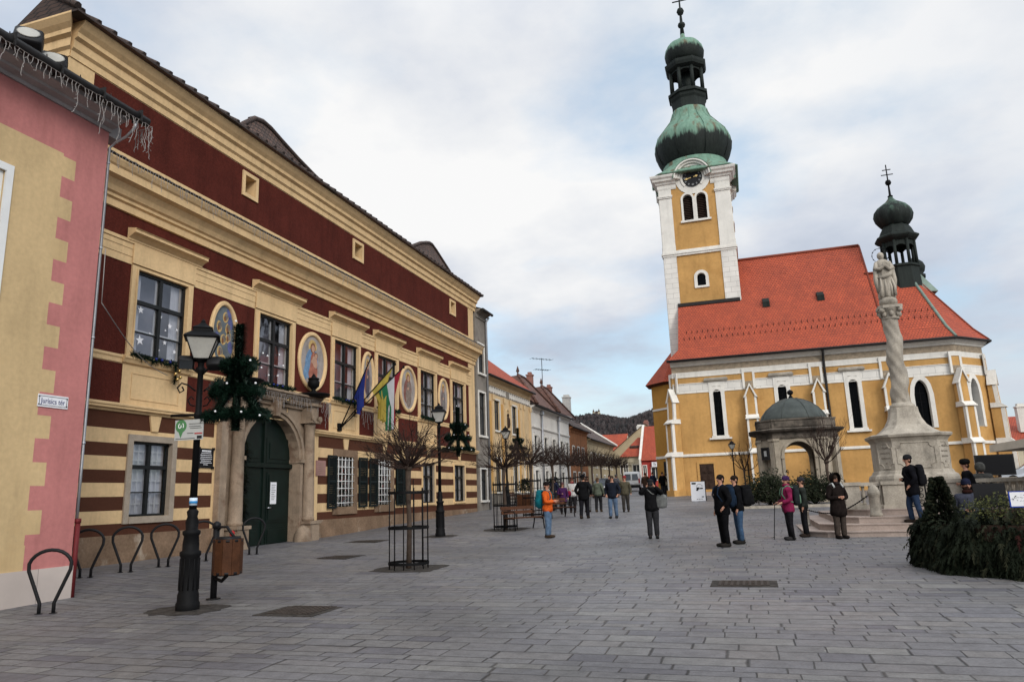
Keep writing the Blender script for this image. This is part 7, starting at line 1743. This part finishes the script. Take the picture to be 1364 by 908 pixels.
# ------------------------------------------------------------------ fir-branch enclosure in the right foreground
def fir_fence():
    cx, cy, rr = 4.78, 15.2, 1.84; rg = random.Random(4); T = thing('fir_fence', 'low round fence dressed in dark hanging fir branches in the near corner of the square', 'fence', (cx, cy, G(cx, cy)))
    q = MB(); angs = [R(a) for a in range(150, 331, 6)]; zb = -1.6
    for r_, a_ in ((rr, 0), (rr - .25, 0)): q.grid([[(cx + r_ * math.cos(a), cy + r_ * math.sin(a), zb) for a in angs], [(cx + r_ * math.cos(a), cy + r_ * math.sin(a), -.72) for a in angs]], 0, False, True)
    q.build('core', M['oldwood'], T)
    q = MB()
    def spray(p, d, ln, droop, mi, wd=.06):
        pts = [p]; dd = d.normalized(); c = p
        for k in range(5): dd = (dd + Vector((0, 0, -droop))).normalized(); c = c + dd * ln / 5; pts.append(c)
        for k in range(5):
            a, b = pts[k], pts[k + 1]; t = (b - a).normalized(); n_ = t.cross(Vector((rg.uniform(-.3, .3), rg.uniform(-.3, .3), 1))).normalized(); w = wd * (1 - k / 5.5)
            for j in range(3):
                o = a.lerp(b, j / 3)
                for s in (-1, 1):
                    tip = o + n_ * s * w * rg.uniform(.6, 1.1) + t * w * .8 + Vector((0, 0, rg.uniform(-.05, .01))); e = t * .013
                    q.face([o - e, o + e, tip + e * .5, tip - e * .3], mi)
    for k in range(4600):
        a = R(rg.uniform(148, 318)); top = -.74 + .08 * math.sin(a * 7 + 1) + .06 * math.sin(a * 17); z = -1.46 + (top + 1.46) * rg.random() ** .9; r_ = rr + (.12 * math.sin(a * 9) + .08 * math.sin(a * 23 + z * 5)) * .7 - .16 * max(0, (z + 1.0)) / .4 + rg.uniform(-.06, .12) + .10 * max(0, -1.1 - z)
        out = Vector((math.cos(a), math.sin(a), 0)); tan = Vector((-math.sin(a), math.cos(a), 0))
        p = Vector((cx, cy, 0)) + out * r_ + Vector((0, 0, z)); mi = 0
        u = rg.random(); reddish = abs(a - R(240)) < .22 and z > -.85 and u < .16
        mi = 2 if reddish else (1 if u > .86 else 0)
        spray(p, out * .55 + tan * rg.uniform(-.5, .5) + Vector((0, 0, rg.uniform(-.5, .5) if z > -.8 else rg.uniform(-.9, .1))), rg.uniform(.2, .36), rg.uniform(.25, .6), mi)
    for k in range(420):   # top fringe
        a = R(rg.uniform(148, 332)); out = Vector((math.cos(a), math.sin(a), 0)); p = Vector((cx, cy, 0)) + out * (rr - .12) + Vector((0, 0, rg.uniform(-.86, -.70))); spray(p, out * rg.uniform(-.5, .9) + Vector((0, 0, rg.uniform(.1, .8))), rg.uniform(.15, .34), .25, 0 if rg.random() < .8 else 1)
    q.build('fir_branches', [M['fir'], M['firlight'], M['firred']], T)
    q = MB(); bx, by = 3.16, 15.0   # little tree tied up at the corner
    for k in range(620):
        z = rg.uniform(-1.2, .06); w = min(.24, .25 * (.1 - z) / .75); a = rg.uniform(0, 6.283); p = Vector((bx + w * .5 * math.cos(a), by + w * .5 * math.sin(a), z)); spray(p, Vector((math.cos(a), math.sin(a), .9)), rg.uniform(.08, .12) + w * .45, .2, 0 if rg.random() < .75 else 1, .05)
    q.tube([(bx, by, -1.5), (bx, by, .08)], .03, 5, 0)
    tag(q.build('bound_fir', [M['fir'], M['firlight'], M['firred']]), 'slim upright fir standing at the corner of the fir-dressed fence', 'fir')
    q = MB()   # box shrub behind the fence
    for k in range(5200):
        x_ = rg.uniform(3.5, 5.6); y_ = rg.uniform(14.6, 15.6); h = -.36 + .09 * math.sin(x_ * 5) + .06 * math.sin(x_ * 13 + y_ * 4); z = rg.uniform(-.75, 0) + h
        p = Vector((x_, y_, z)); d = Vector((rg.uniform(-1, 1), rg.uniform(-1, 1), rg.uniform(-.2, 1))).normalized(); s = d.orthogonal().normalized() * .016; q.face([p - s, p + d * .025 - s * .6, p + d * .06, p + d * .025 + s * 1.2], 0 if rg.random() < .45 else 1)
    tag(q.build('box_shrub', [M['leafy'], M['bushleaf']]), 'small-leaved yellowish green box shrub growing behind the fir-dressed fence', 'shrub')
    s = thing('paper_sign', 'white paper sign with a blue edge and handwritten lines standing over the fir fence', 'sign', (4.42, 14.7, -.5))
    F = frame((4.14, 14.62, -.46), (math.cos(R(3)), math.sin(R(3)), 0), (math.sin(R(3)), -math.cos(R(3)), 0)); q = MB(); q.fbox(F, 0, .62, 0, .235, 0, .01); q.build('paper', M['signwhite'], s)
    q = MB(); q.fbox(F, -.018, 0, -.01, .245, -.01, .013); q.fbox(F, -.018, .64, .236, .25, -.01, .008); q.fbox(F, -.018, .64, -.018, -.001, -.01, .008); q.build('blue_edge', M['signblue'], s)
    q = MB()
    for v, a, b in ((.19, .2, .42), (.14, .06, .56), (.09, .14, .5), (.04, .2, .44)):
        u = a
        while u < b: w = rg.uniform(.012, .05); q.tube([F(u + w * t / 4, v + rg.uniform(-.008, .008), .012) for t in range(5)], .0028, 3); u += w + .014
    q.build('written_lettering', M['ink'], s); q = MB(); q.tube([F(.3, -.7, -.02), F(.3, 0, -.02)], .02, 5); q.build('stake', M['oldwood'], s)
    q = MB(); q.box(4.2, 5.6, 16.0, 16.9, -1.55, -.62); q.box(4.1, 5.7, 15.95, 17.0, -.62, -.55); tag(q.build('market_table', M['oldwood']), 'plain dark wooden table inside the fir-dressed fence', 'table')
    q = MB(); q.box(3.85, 4.36, 15.55, 15.6, -.5, -.07); tag(q.build('dark_board', M['black']), 'black board standing between the bearded man and the paper sign', 'board')
    q = MB(); q.sup((4.42, 16.4, -.28), (.2, .16, .14), .9, 14, 9); q.sup((4.42, 16.4, -.2), (.12, .1, .12), .9, 10, 7); tag(q.build('straw_bundle', mat('pale_straw', (.40, .33, .2), .9, .25, 9)), 'pale straw bundle on the table inside the fir-dressed fence', 'straw bundle')
fir_fence()
# ------------------------------------------------------------------ vehicles
def vehicle(name, label, loc, rz, body, kind='car', rear_glass=True):
    T = thing(name, label, kind, (0, 0, 0)); bm_ = mat('car_paint', body, .3, .05, 2, fine=0, spec=.6)
    van = kind == 'van'; L, W, H = (4.1, .84, 1.82) if van else (4.2, .86, 1.45)
    prof = [(-L / 2, .35), (-L / 2 - .03, .8), (-L / 2 + .05, 1.0), (-L / 2 + .22, H - .1), (-L / 2 + .5, H), (L * .08, H), (L * .24, 1.08 if van else 1.0), (L / 2 - .15, .9), (L / 2, .62), (L / 2, .3)] if van else [(-L / 2, .35), (-L / 2 - .02, .75), (-L / 2 + .12, .93), (-L / 2 + .75, H - .08), (-L / 2 + 1.3, H), (L * .06, H - .03), (L * .22, .98), (L / 2 - .2, .85), (L / 2, .6), (L / 2, .3)]
    q = MB(); rows = []
    for w, sc in ((-1, 1), (-.93, 1), (.93, 1), (1, 1)):
        rows.append([(W * w * (1 if z < 1.02 else 1 - .17 * (z - 1.02) / (H - 1.02)) if abs(w) < 1 else W * w * (1 if z < 1.02 else 1 - .2 * (z - 1.02) / (H - 1.02)), y, z - (0 if abs(w) < 1 else .04 * (z > 1.2))) for y, z in prof])
    q.grid(rows, 0, True, True, caps=True); q.build('body', bm_, T)
    gm = M['darkpane']; yb = -L / 2
    if van:
        for s in (-1, 1):
            g_ = MB(); g_.hull8([(s * .06, yb - .0, 1.03), (s * .66, yb - .0, 1.03), (s * .66, yb + .08, 1.03), (s * .06, yb + .08, 1.03), (s * .06, yb + .14, H - .22), (s * .58, yb + .14, H - .22), (s * .58, yb + .22, H - .22), (s * .06, yb + .22, H - .22)]); g_.build('rear_window', gm, T)
            g_ = MB(); g_.box(s * .74 - .07, s * .74 + .07, yb - .06, yb + .1, .72, 1.15); g_.build('tail_light', M['redprint'], T)
        g_ = MB(); g_.box(-.26, .26, yb - .06, yb - .03, .62, .74); g_.build('number_plate', M['signwhite'], T); g_ = MB(); g_.box(-.84, .84, yb - .08, yb + .1, .32, .55); g_.build('bumper', M['black'], T)
    else:
        g_ = MB(); g_.hull8([(-.62, yb + .13, .98), (.62, yb + .13, .98), (.62, yb + .25, .98), (-.62, yb + .25, .98), (-.54, yb + .68, H - .12), (.54, yb + .68, H - .12), (.54, yb + .8, H - .12), (-.54, yb + .8, H - .12)]); g_.build('rear_window', gm, T)
        g_ = MB(); g_.hull8([(-.64, L * .05 + .0, 1.36), (.64, L * .05, 1.36), (.62, L * .07 + .02, 1.38), (-.62, L * .07 + .02, 1.38), (-.7, L * .22 - .05, 1.0), (.7, L * .22 - .05, 1.0), (.7, L * .22 + .02, 1.0), (-.7, L * .22 + .02, 1.0)]); g_.build('windscreen', gm, T)
        for s in (-1, 1):
            g_ = MB(); g_.hull8([(s * .84, yb + .6, 1.0), (s * .84, L * .16, 1.0), (s * .87, L * .16, 1.0), (s * .87, yb + .6, 1.0), (s * .71, yb + .95, H - .14), (s * .71, L * .04, H - .14), (s * .74, L * .04, H - .14), (s * .74, yb + .95, H - .14)]); g_.build('side_window', gm, T)
            g_ = MB(); g_.sup((s * .66, L / 2 - .08, .68), (.15, .1, .08), .6, 8, 6); g_.build('headlight', M['signwhite'], T); g_ = MB(); g_.box(s * .7 - .1, s * .7 + .1, yb - .03, yb + .1, .66, .84); g_.build('tail_light', M['redprint'], T)
    for y in (-L * .31, L * .31):
        for s in (-1, 1):
            g_ = MB(); c_ = s * (W - .1); g_.grid([[(c_ + o, y + r_ * math.cos(a), .31 + r_ * math.sin(a)) for a in [2 * math.pi * k / 18 for k in range(18)]] for o, r_ in ((-.1, .2), (-.1, .31), (.11, .31), (.11, .19))], 0, True, False, caps=True); wo = g_.build('wheel', M['tyre'], T)
            g_ = MB(); g_.grid([[(c_ + s * .112, y + r_ * math.cos(a), .31 + r_ * math.sin(a)) for a in [2 * math.pi * k / 12 for k in range(12)]] for r_ in (.19, .05)], 0, True, False, caps=True); g_.build('hubcap', M['chrome'], wo)
    T.location = (*loc, G(*loc)); T.rotation_euler.z = R(rz); return T
vehicle('parked_van', 'white van seen from behind parked at the far end of the street', (-11.1, 73), 4, (.6, .6, .58), 'van')
vehicle('parked_car', 'dark car half hidden by walkers on the street in front of the van', (-11.5, 60.5), 172, (.03, .035, .045))
vehicle('parked_car', 'silver car under the parasol beyond the screen', (17.5, 56), 80, (.45, .48, .52))
vehicle('parked_car', 'pale blue-grey car at the frame edge beyond the parasol mast', (21.5, 58.5), 80, (.38, .44, .5))
# ------------------------------------------------------------------ people
def skin_obj(name, V, E, roots, m, parent=None, lv=1):
    me = bpy.data.meshes.new(name); me.from_pydata([v[:3] for v in V], E, []); me.materials.append(m)
    o = bpy.data.objects.new(name, me); COL.objects.link(o)
    md = o.modifiers.new('skin', 'SKIN'); md.use_smooth_shade = True
    if not me.skin_vertices: me.skin_vertices.new(name='')
    for d, v in zip(me.skin_vertices[0].data, V): d.radius = (v[3], v[4] if len(v) > 4 else v[3])
    for r_ in roots: me.skin_vertices[0].data[r_].use_root = True
    sd = o.modifiers.new('sub', 'SUBSURF'); sd.levels = lv; sd.render_levels = lv
    if parent is not None: o.parent = parent
    return o
pal = {}
def cm(n, c, rough=.9):
    k = (n, c)
    if k not in pal: pal[k] = mat(n, c, rough, .4, 7, 1.0, 11, fine=.15, spec=.04)
    return pal[k]
ARM = {'down': ((.25, .03, 1.13), (.26, -.06, .88)), 'pocket': ((.29, .07, 1.14), (.22, -.09, .97)), 'phone': ((.27, -.03, 1.13), (.13, -.28, 1.16)), 'camera': ((.31, -.2, 1.34), (.10, -.27, 1.56)), 'pole': ((.25, .02, 1.12), (.24, -.24, 1.04)), 'fold': ((.27, -.02, 1.12), (.05, -.2, 1.14)), 'up': ((.33, -.08, 1.32), (.22, -.2, 1.5))}
def person(label, x, y, h, H=1.72, jacket=(.02, .02, .022), legs=(.02, .02, .022), hair=(.03, .02, .015), hat=None, arms=('down', 'down'), stride=.0, coat=.0, z=None, group=None, shoe=(.03, .022, .018), hood=False, scarf=None, slim=1.1, turn=None, fingers=True, lean=0, gloves=None):
    turn = rnd.uniform(-32, 32) if turn is None else turn; lean = lean or rnd.uniform(-.02, .03)
    z = G(x, y) if z is None else z; s = slim
    st = stride; ln = lean
    hipz = .92
    # one continuous body
    V = [(0, 0, .94, .13 * s, .10 * s), (0, -.01, 1.12, .12 * s, .09 * s), (0, -.01 - ln * .5, 1.30, .15 * s, .10 * s), (0, .01 - ln, 1.44, .09, .07), (0, .0 - ln, 1.52, .052, .052), (0, -.01 - ln, 1.585, .062, .072), (0, -.005 - ln, 1.66, .078, .095), (0, .0 - ln, 1.725, .062, .075)]
    E = [(i, i + 1) for i in range(7)]
    def arm(sd, a):
        el, wr = ARM[a]; i = len(V); V.extend([(sd * .165 * s, -ln, 1.42, .062, .06), (sd * el[0] * s, el[1] - ln, el[2], .045, .045), (sd * wr[0] * s, wr[1] - ln, wr[2], .03, .03)])
        e = Vector((sd * el[0], el[1], el[2])); w = Vector((sd * wr[0] * s, wr[1] - ln, wr[2])); d = (Vector((sd * wr[0], wr[1], wr[2])) - e).normalized(); p = w + d * .075; V.append((*p, .038, .02)); E.extend([(3, i), (i, i + 1), (i + 1, i + 2), (i + 2, i + 3)])
        return w, d, p
    hands = [arm(-1, arms[0]), arm(1, arms[1])]
    hipi = []
    for sd, fy in ((-1, -st), (1, st)):
        i = len(V); kn = fy * .55 - (.05 if fy < 0 else .0) - .015; V.extend([(sd * .09, 0, .90, .095, .10), (sd * .095, kn, .49, .06, .062), (sd * .10, fy + .02, .09, .042, .045), (sd * .105, fy - .11, .035, .036, .03)]); E.extend([(0, i), (i, i + 1), (i + 1, i + 2), (i + 2, i + 3)]); hipi.append(i)
    roots = [0]
    if fingers:
        for sd, (w, d, p) in zip((-1, 1), hands):
            side = d.cross(Vector((0, -1, .3))).normalized(); nrm = d.cross(side)
            for k, L in enumerate((.06, .07, .065, .05)):
                o = p + side * (-.027 + .018 * k); i = len(V); V.extend([(*(o - d * .01), .009, .009), (*(o + d * L * .55), .009, .009), (*(o + d * L * .9 + nrm * .025), .007, .007)]); E.extend([(i, i + 1), (i + 1, i + 2)]); roots.append(i)
            i = len(V); o = p - d * .04; V.extend([(*(o), .011, .011), (*(o - side * .05 * sd + d * .02), .010, .010), (*(o - side * .055 * sd + d * .055), .008, .008)]); E.extend([(i, i + 1), (i + 1, i + 2)]); roots.append(i)
    body = skin_obj('person', V, E, roots, M['skin'] if gloves is None else M['skin'])
    tag(body, label, 'person', group); body.location = (x, y, z); body.rotation_euler = (0, 0, R(h)); k = H / 1.79; body.scale = (k, k, k)
    # face
    hc = Vector((0, -.005 - ln, 1.665)); Mt = Matrix.Rotation(R(turn), 4, 'Z')
    fp = lambda dx, dy, dz: hc + Mt @ Vector((dx, dy, dz))
    q = MB(); q.sup(fp(0, -.10, -.015), (.012, .022, .028), 1, 8, 6); q.build('nose', M['skin'], body)
    for sd in (-1, 1): q = MB(); q.sup(fp(sd * .08, .01, -.015), (.012, .022, .034), 1, 8, 6); q.build('ear', M['skin'], body); q = MB(); q.sup(fp(sd * .032, -.088, .015), (.014, .012, .008), 1, 8, 6); q.build('eye', M['ink'], body)
    q = MB(); q.sup(fp(0, -.09, -.062), (.024, .01, .006), 1, 8, 5); q.build('mouth', cm('lips', (.2, .07, .06)), body)
    q = MB(); hm = cm('hair', hair)
    if hat is None or hat[1] == 'cap':
        q.sup(fp(0, .018, .025), (.088, .105, .095), 1, 14, 10); q.sup(fp(0, .05, -.04), (.078, .06, .09), 1, 12, 8)
    else: q.sup(fp(0, .035, -.035), (.082, .075, .075), 1, 12, 8)
    q.build('hair', hm, body)
    if hat:
        q = MB(); c, kd = hat
        if kd == 'fur': q.sup(fp(0, .005, .075), (.125, .135, .09), .8, 16, 10)
        elif kd == 'beanie': q.sup(fp(0, .01, .06), (.095, .11, .085), .9, 16, 10); q.sup(fp(0, .01, .03), (.099, .113, .03), .6, 16, 6)
        elif kd == 'cap': q.sup(fp(0, .01, .06), (.094, .11, .06), .9, 14, 8); q.sup(fp(0, -.13, .04), (.07, .06, .01), .8, 10, 5)
        q.build('hat', cm('knit_hat', c), body)
    if hood:
        q = MB(); n = 16; rows = []
        for a in range(9):
            t = a / 8; rows.append([fp((.135 if t < .6 else .115) * math.cos(b) * (1 - .25 * t * t), .02 + .12 * t - .03 + .0 * b - .10 * (1 - t), .02 + .16 * math.sin(b) * (1 - .5 * t * t)) for b in [math.pi * 2 * j / n for j in range(n)]])
        q.grid(rows, 0, True, True); q.sup(fp(0, .06, .02), (.12, .10, .15), .9, 14, 10); q.build('hood', cm('hood_cloth', jacket), body)
    # jacket and trousers follow the body
    jm = cm('jacket', jacket); b0 = .90 - coat
    hm_ = 1.22 if coat > .15 else 1.1
    J = [(0, .0, b0 - .12, .205 * s * hm_, .165 * s * hm_), (0, .0, b0 + .02, .205 * s * hm_, .165 * s * hm_), (0, -.015, 1.12, .19 * s, .155 * s), (0, -.01 - ln * .5, 1.30, .205 * s, .16 * s), (0, .01 - ln, 1.43, .14, .12), (0, .0 - ln, 1.50, .078, .08)]
    JE = [(i, i + 1) for i in range(5)]
    for sd, a in ((-1, arms[0]), (1, arms[1])):
        el, wr = ARM[a]; i = len(J); J.extend([(sd * .17 * s, -ln, 1.41, .10, .098), (sd * (el[0] + .17) / 2 * s, (el[1]) / 2 - ln, (el[2] + 1.41) / 2, .086, .084), (sd * el[0] * s, el[1] - ln, el[2], .076, .074), (sd * wr[0] * s, wr[1] - ln, wr[2], .062, .062)]); JE.extend([(4, i), (i, i + 1), (i + 1, i + 2), (i + 2, i + 3)])
    skin_obj('jacket', J, JE, [0], jm, body)
    tm = cm('trousers', legs); P = [(0, 0, 1.10, .15 * s, .115 * s), (0, 0, .92, .16 * s, .13 * s)]; PE = [(0, 1)]
    for sd, fy in ((-1, -st), (1, st)):
        i = len(P); kn = fy * .55 - (.05 if fy < 0 else .0) - .015; P.extend([(sd * .092, 0, .84, .11 * s, .125 * s), (sd * .097, kn * .5, .66, .10 * s, .105 * s), (sd * .098, kn, .49, .086, .09), (sd * .102, (fy + kn) / 2 + .01, .28, .08, .085), (sd * .104, fy + .015, .05, .076, .08)]); PE.extend([(1, i), (i, i + 1), (i + 1, i + 2), (i + 2, i + 3), (i + 3, i + 4)])
    skin_obj('trousers', P, PE, [0], tm, body)
    for sd, fy in ((-1, -st), (1, st)):
        q = MB(); q.sup((sd * .106, fy - .045, .045), (.056, .15, .05), .75, 14, 8); q.sup((sd * .106, fy + .02, .09), (.055, .07, .06), .8, 12, 6); q.build('shoe', cm('boot', shoe), body)
    if scarf: q = MB(); q.sup((0, -.01 - ln, 1.53), (.10, .105, .055), .8, 16, 8); q.build('scarf', cm('scarf', scarf), body)
    if gloves:
        for w, d, p in hands: q = MB(); q.sup(p, (.045, .04, .055), .8, 10, 8); q.build('glove', cm('glove', gloves), body)
    return body
def local(body, p): return Matrix.Translation(body.location) @ body.rotation_euler.to_matrix().to_4x4() @ Matrix.Diagonal((*body.scale, 1)) @ Vector(p)
def backpack(body, label, c, h=.24, w=.14, accent=None, d=.10):
    T = thing('backpack', label, 'backpack', (0, 0, 0), 'backpacks worn by the visitors')
    q = MB(); q.sup((0, .21 + d * .3, 1.22), (w, d, h), .65, 16, 10); q.sup((0, .20 + d * .3, 1.22 + h * .8), (w * .9, d * .95, .09), .7, 14, 8); q.build('bag', cm('pack_cloth', c), T)
    q = MB(); q.sup((0, .21 + d * 1.2, 1.13), (w * .75, d * .35, h * .5), .5, 12, 8); q.build('pocket', cm('pack_pocket', accent or c), T)
    for sd in (-1, 1): q = MB(); q.tube([(sd * .11, .16, 1.46), (sd * .13, .0, 1.52), (sd * .135, -.13, 1.44), (sd * .14, -.17, 1.28), (sd * .17, -.08, 1.12), (sd * .17, .12, 1.05)], .021, 5); q.build('strap', cm('pack_strap', accent or c), T)
    T.location = body.location; T.rotation_euler = body.rotation_euler; T.scale = body.scale; return T
BL = (.006, .006, .007); JEAN = (.06, .10, .17)
p = person('man in an orange jacket and jeans standing by the first bench', -6.28, 22.98, 88, 1.74, (.62, .11, .02), (.10, .155, .235), hair=(.012, .01, .01), hat=((.015, .012, .012), 'beanie'), arms=('phone', 'phone'), shoe=(.05, .035, .025))
backpack(p, 'teal hiking backpack on the man in orange', (.01, .13, .16), .29, .16, (.02, .09, .11), .13)
p = person('man in dark hiking clothes raising a camera in the middle of the square', -2.88, 22.21, 8, 1.72, (.010, .010, .011), (.03, .03, .033), hat=((.02, .02, .022), 'cap'), arms=('camera', 'camera'), shoe=(.02, .02, .02), turn=0, scarf=(.03, .03, .03))
T = thing('camera', 'small black camera held up by the man in the middle of the square', 'camera', tuple(local(p, (0, -.33, 1.63)))); c = Vector(T.location); q = MB(); q.sup(c, (.075, .035, .05), .4, 12, 8); q.build('camera_body', M['black'], T); q = MB(); q.tube([c + Vector((0, -.03, 0)), c + Vector((.01, -.1, 0))], .035, 10); q.build('lens', M['black'], T)
T = thing('shoulder_bag', 'grey shoulder bag hanging at the side of the man with the camera', 'bag', tuple(local(p, (.3, -.05, 1.1)))); c = Vector(T.location); q = MB(); q.sup(c, (.17, .09, .2), .5, 14, 8); q.build('bag', cm('bag_cloth', (.16, .165, .16)), T); q = MB(); q.tube([c + Vector((-.1, 0, .18)), tuple(local(p, (.02, -.19, 1.34))), tuple(local(p, (-.12, -.1, 1.48))), tuple(local(p, (-.05, .14, 1.42)))], .02, 5); q.build('strap', cm('bag_cloth', (.16, .165, .16)), T)
p = person('tall man in black with a dark blue backpack looking towards the church', -.78, 19.67, -62, 1.8, BL, BL, hair=(.015, .012, .01), arms=('down', 'pocket'), slim=1.14, shoe=(.02, .018, .016), coat=.05)
backpack(p, 'dark blue backpack on the tall man in black', (.012, .022, .04), .28, .16)
p = person('man in a dark jacket and blue jeans close behind the tall man in black', -.42, 20.4, -75, 1.76, (.007, .007, .008), (.045, .085, .15), hair=(.02, .014, .01), arms=('pocket', 'down'), shoe=(.02, .018, .016))
backpack(p, 'big round black backpack on the man in blue jeans', (.009, .009, .01), .27, .16, None, .15)
p = person('woman in a magenta jacket and purple hat leaning on walking poles', .86, 21.24, -80, 1.66, (.21, .018, .065), (.013, .012, .014), hat=((.045, .02, .07), 'beanie'), arms=('pole', 'pole'), coat=.06, shoe=(.03, .028, .028), scarf=(.2, .02, .06))
backpack(p, 'dark backpack with pale green edging on the woman in magenta', (.02, .024, .026), .27, .16, (.12, .2, .14))
for i, sd in enumerate((-.24, .24)):
    a = local(p, (sd, -.3, 1.04)); b = Vector((a.x - .12 + .42 * i, a.y + .1 * i, p.location.z)); q = MB(); q.tube([a + Vector((0, 0, .12)), b], .011, 5); q.lathe([(b.z + .06, .03), (b.z + .075, .03)], b.x, b.y, 8)
    tag(q.build('walking_pole', M['iron']), ['thin upright walking pole in front of the woman in magenta', 'slanting walking pole held back by the woman in magenta'][i], 'walking pole', 'walking poles of the woman in magenta')
p = person('walker in dark clothes standing right behind the woman in magenta', 1.28, 22.0, -85, 1.6, (.03, .035, .03), (.014, .014, .016), arms=('down', 'down'), hat=((.03, .03, .035), 'beanie'), slim=.92)
p = person('woman in a dark brown hooded coat with folded hands before the steps', 2.1, 21.4, 28, 1.66, (.015, .011, .010), (.055, .043, .036), arms=('fold', 'fold'), hood=True, coat=.2, scarf=(.02, .015, .015), shoe=(.018, .015, .014))
q = MB()
for sd in (-1, 1): q.tube([tuple(local(p, (sd * .11, .1, 1.5))), tuple(local(p, (sd * .13, -.06, 1.53))), tuple(local(p, (sd * .14, -.155, 1.42)))], .024, 5)
tag(q.build('pale_straps', M['signgrey']), 'pale shoulder straps over the dark brown coat', 'straps')
p = person('man in a black coat and jeans stepping along the lowest step', 4.08, 22.25, -88, 1.78, (.007, .007, .009), (.028, .045, .085), hat=((.018, .018, .02), 'beanie'), arms=('fold', 'pocket'), z=-1.06, coat=.12, stride=.1, slim=1.14)
backpack(p, 'black rucksack on the man stepping along the steps', (.012, .012, .014), .28, .17)
p = person('man in a round black fur hat looking down beside the pedestal', 5.72, 23.3, -110, 1.78, (.007, .007, .008), (.012, .012, .013), hat=((.008, .008, .008), 'fur'), arms=('fold', 'down'), z=-1.23, coat=.1, lean=.06)
p = person('person in a grey hooded jacket seen from behind below the screen', 6.3, 24.4, 160, 1.7, (.075, .075, .07), (.03, .03, .034), arms=('fold', 'fold'), hood=True, z=-1.25, slim=1.22)
p = person('bearded man in a dark blue hat behind the fir fence', 3.95, 16.4, -15, 1.62, (.06, .065, .09), (.02, .02, .02), hat=((.012, .014, .03), 'beanie'), hair=(.02, .012, .009), arms=('fold', 'fold'), scarf=(.03, .012, .01), z=-1.6)
q = MB(); q.sup((0, -.075, 1.585), (.06, .04, .06), .9, 12, 8); o = q.build('beard', cm('hair', (.02, .012, .009)), p)
p = person('broad man in a black coat and dark cap walking down the street', -6.9, 31.2, 178, 1.84, (.009, .009, .01), (.013, .013, .016), hat=((.01, .01, .012), 'beanie'), arms=('pocket', 'pocket'), coat=.08, slim=1.2, stride=.16)
p = person('man in a dark sweater and light jeans walking towards the square', -5.6, 30.9, -4, 1.76, (.014, .017, .026), (.10, .15, .23), arms=('pocket', 'pocket'), stride=.1, hair=(.05, .035, .025), slim=1.12, shoe=(.03, .03, .03))
p = person('person in a grey-green quilted jacket walking away down the street', -7.3, 36.3, 175, 1.68, (.10, .115, .085), (.02, .02, .022), hair=(.10, .06, .035), stride=.08, shoe=(.06, .04, .025), fingers=False)
p = person('person in an olive coat half hidden behind the man in light jeans', -5.85, 35.7, 5, 1.7, (.085, .075, .05), (.05, .045, .04), hat=((.22, .03, .03), 'beanie'), stride=.1, fingers=False)
p = person('small woman in a violet coat with black leggings near the second bench', -8.82, 35.2, 20, 1.5, (.055, .018, .07), (.013, .012, .014), hair=(.03, .02, .015), coat=.22, arms=('fold', 'down'), fingers=False, hat=((.10, .05, .05), 'beanie'))
p = person('woman in a white jacket with a red scarf beside the woman in violet', -8.6, 36.3, 10, 1.7, (.52, .50, .48), (.02, .018, .02), hair=(.08, .03, .02), scarf=(.2, .02, .03), arms=('down', 'fold'), fingers=False)
T = thing('red_handbag', 'dark red handbag carried by the woman in white', 'handbag', tuple(local(p, (-.2, -.2, .98)))); c = Vector(T.location); q = MB(); q.sup(c, (.15, .08, .13), .6, 12, 8); q.build('bag', cm('red_leather', (.2, .015, .035)), T); q = MB(); q.tube([c + Vector((-.1, 0, .1)), c + Vector((0, 0, .25)), c + Vector((.1, 0, .1))], .012, 4); q.build('handle', cm('red_leather', (.2, .015, .035)), T)
p = person('person in grey trousers hidden behind the broad man in black', -7.9, 36.6, 0, 1.65, (.05, .05, .05), (.16, .16, .165), fingers=False)
cr = [('person in black nearest in the group by the church porch', -6.6, 58.5, 20, BL, 1.75, None), ('person in a red jacket in the group by the church porch', -6.9, 61.0, -40, (.26, .035, .02), 1.75, None), ('person in a beige coat in the group by the church porch', -6.35, 59.6, 160, (.30, .27, .19), 1.68, (.25, .2, .13)), ('person in grey against the porch door', -5.35, 57.6, -20, (.20, .18, .17), 1.62, (.2, .18, .17)), ('person in dark blue at the back of the group by the porch', -7.6, 60.5, 40, (.02, .025, .05), 1.78, None), ('person in brown at the edge of the group by the porch', -8.0, 58.8, 10, (.06, .035, .025), 1.72, None), ('person in a rust coat behind the camera man near the van', -8.5, 63, 0, (.18, .05, .02), 1.7, (.2, .03, .02))]
cr += [('person in a dark coat far down the street before the van', -9.6, 52, 10, (.02, .02, .024), 1.72, None), ('person in a grey coat far down the street beside the dark car', -9.9, 56.5, 170, (.09, .09, .10), 1.7, (.1, .1, .1)), ('person in a dark red coat among the street trees', -10.3, 47.5, 30, (.12, .02, .025), 1.62, None), ('person in a navy coat standing between the street trees', -10.9, 41.5, -30, (.02, .024, .05), 1.75, (.03, .03, .05))]
for l, x, y, h, j, H, ht in cr: person(l, x, y, h, H, j, (.03, .03, .035), arms=('down', 'pocket'), group='group of visitors by the church porch' if 'porch' in l else 'distant walkers on the street', hat=(ht, 'beanie') if ht else None, fingers=False, coat=.1)
dg = bpy.context.evaluated_depsgraph_get()
for o in [o for o in COL.objects if o.type == 'FONT']:
    me = bpy.data.meshes.new_from_object(o.evaluated_get(dg)); n_ = o.name; q = bpy.data.objects.new('tmp', me); COL.objects.link(q); q.parent = o.parent; q.matrix_parent_inverse = o.matrix_parent_inverse; q.matrix_basis = o.matrix_basis; bpy.data.objects.remove(o); q.name = n_; me.name = n_
for o in list(COL.objects):
    if o.type == 'EMPTY' and not o.children and not o.get('label'): bpy.data.objects.remove(o)
